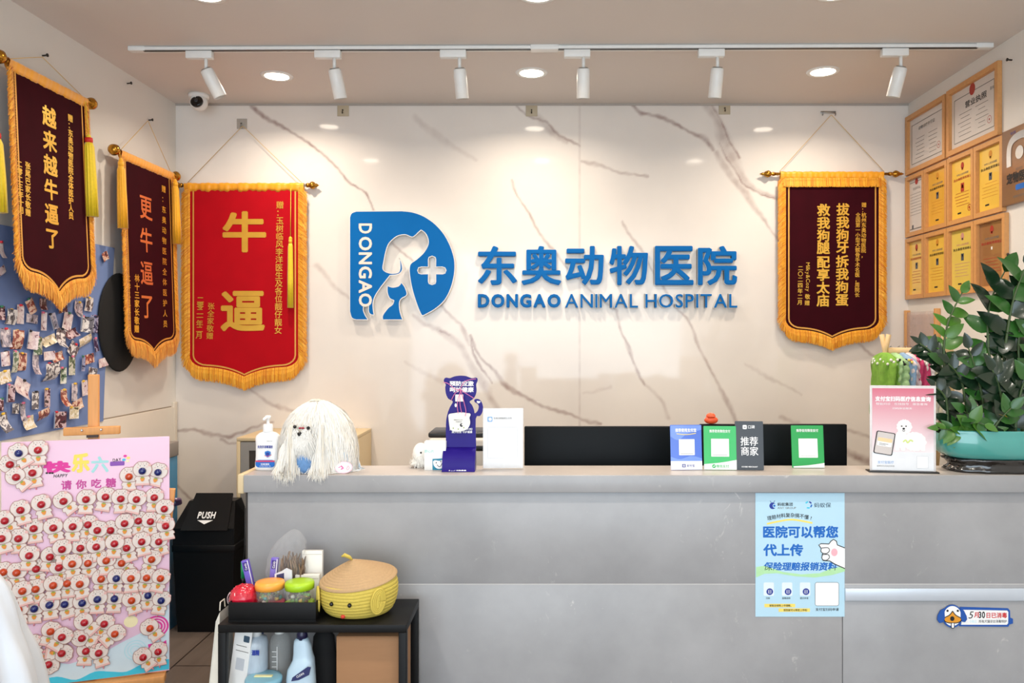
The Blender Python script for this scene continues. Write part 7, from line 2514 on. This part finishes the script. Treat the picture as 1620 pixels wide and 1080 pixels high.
# ------------------------------------------------------------------ garment rack with pet clothes by the right wall
Yg = 3.85
gx0, gx1 = (1388 - CX) * Yg / F, (1512 - CX) * Yg / F
t = thing('garment_rack', 'small pale wooden garment rack of pet clothes by the right wall', 'clothes rack', ((gx0 + gx1) / 2, Yg, 0))
gw = (gx1 - gx0) / 2
zr = EYE - (556 - CY) * Yg / F
pine = mat('pine_dowel', (218, 188, 140), 0.55, var=0.1, scale=20)
MB().cyl((-gw + 0.05, 0, zr), (gw - 0.02, 0, zr), 0.020, pine, n=16).build('rail', t)
for s in (-1, 1):
    xe = s * gw * 0.8
    for v in (-1, 1):
        MB().tube([(xe - 0.02 * v, 0.24 * v, 0.0), (xe, 0.0, zr), (xe + 0.012 * v, -0.012 * v, EYE - (529 - CY) * Yg / F)], 0.012, pine, 10).build('leg', t)
MB().cyl((-gw * 0.8, 0.16, 0.45), (gw * 0.8, 0.16, 0.45), 0.010, pine, n=10).build('stretcher', t)
garb = [(1400, (120, 168, 60), 'lime green', 0.060), (1411, (166, 204, 150), 'pale green ruffled', 0.055), (1424, (136, 168, 204), 'light blue', 0.05), (1434, (220, 206, 212), 'white spotted', 0.05), (1444, (196, 60, 110), 'raspberry pink', 0.05),
        (1454, (232, 228, 222), 'white frilled', 0.055), (1466, (222, 212, 190), 'cream', 0.055), (1478, (238, 234, 228), 'white knitted', 0.06)]
rr = random.Random(17)
for i, (px, c, nm, wd) in enumerate(garb):
    xg = (px - CX) * Yg / F
    o_ = thing('pet_garment', '%s pet garment hanging on the little wooden rack' % nm, 'pet clothes', (xg, Yg, zr + 0.022), math.radians(rr.uniform(-7, 7)), 'pet clothes on the wooden rack')
    gm = MB()
    mm = mat('cloth_' + nm.replace(' ', '_'), c, 0.8, var=0.4, scale=45, bump=0.4)
    n, m2 = 40, 34
    vs, fs = [], []
    for j in range(m2 + 1):
        s_ = j / m2
        g_ = 1 - (1 - min(1, s_ * 5)) ** 2.2
        ruf = (0.10 * abs(math.sin(s_ * 26 + i)) if i % 2 else 0.03)
        wdx = 0.010 + 0.026 * g_ + 0.010 * s_
        dpy = 0.030 + 0.085 * g_
        z = -0.026 - 0.31 * s_
        for k2 in range(n):
            a_ = 2 * PI * k2 / n
            f2 = 1 + ruf + (0.12 * math.sin(a_ * 7 + i * 2 + s_ * 5) + 0.07 * math.sin(a_ * 13 + s_ * 9)) * g_
            vs.append((wdx * math.cos(a_) * f2, dpy * math.sin(a_) * f2, z + 0.010 * math.sin(a_ * 4 + i) * g_))
    for j in range(m2):
        for k2 in range(n):
            fs.append((j * n + k2, (j + 1) * n + k2, (j + 1) * n + (k2 + 1) % n, j * n + (k2 + 1) % n))
    fs.append(tuple(range(n)))
    gm.add(vs, fs, mm, True)
    trim_c = [mat('frill_black', (30, 30, 32), 0.8), mat('frill_lemon', (236, 216, 110), 0.8), mat('frill_rose', (226, 120, 150), 0.8), mat('frill_white', (240, 238, 232), 0.8)][(i + 3) % 4]
    for q2 in range(22):
        a_ = 2 * PI * q2 / 22
        gm.ball((0.036 * math.cos(a_), 0.112 * math.sin(a_), -0.060 - 0.010 * (q2 % 3)), 0.007, trim_c, n=8, k=5)
    gm.build('cloth', o_)
    hk_ = MB().tube([(0, 0, -0.03), (0, 0, 0.0), (0, 0.006, 0.006), (0, 0.018, 0.0)], 0.0022, steel, 6).build('hanger_hook', o_, 'steel hanger hook')

# white cloth draped at the lower left, close to the camera
Yw = 1.9
pwc = P(2, 1000, Yw)
t = thing('white_cover', 'white cloth draped over a tall stand at the lower left corner', 'cloth', (-1.376, Yw, 0))
zt = EYE - (925 - CY) * Yw / F
m_ = MB()
n, m2 = 64, 26
vs, fs = [], []
cprof = spline([(0.004, 0.945), (0.035, 0.935), (0.058, 0.905), (0.078, 0.85), (0.096, 0.78), (0.132, 0.66), (0.18, 0.35), (0.235, 0.0)], 4)
m2 = len(cprof) - 1
for j, (r_, z) in enumerate(cprof):
    s_ = j / m2
    for i in range(n):
        a_ = 2 * PI * i / n
        f2 = 1 + (0.10 * math.sin(a_ * 7 + s_ * 2.0) + 0.06 * math.sin(a_ * 12 - s_ * 4)) * min(1, s_ * 3)
        vs.append((r_ * f2 * math.cos(a_), r_ * f2 * math.sin(a_), z))
for j in range(m2):
    for i in range(n):
        fs.append((j * n + i, (j + 1) * n + i, (j + 1) * n + (i + 1) % n, j * n + (i + 1) % n))
fs.append(tuple(range(n)))
m_.add(vs, fs, mat('white_sheet', (206, 212, 220), 0.6, var=0.02), True)
m_.build('drape', t)
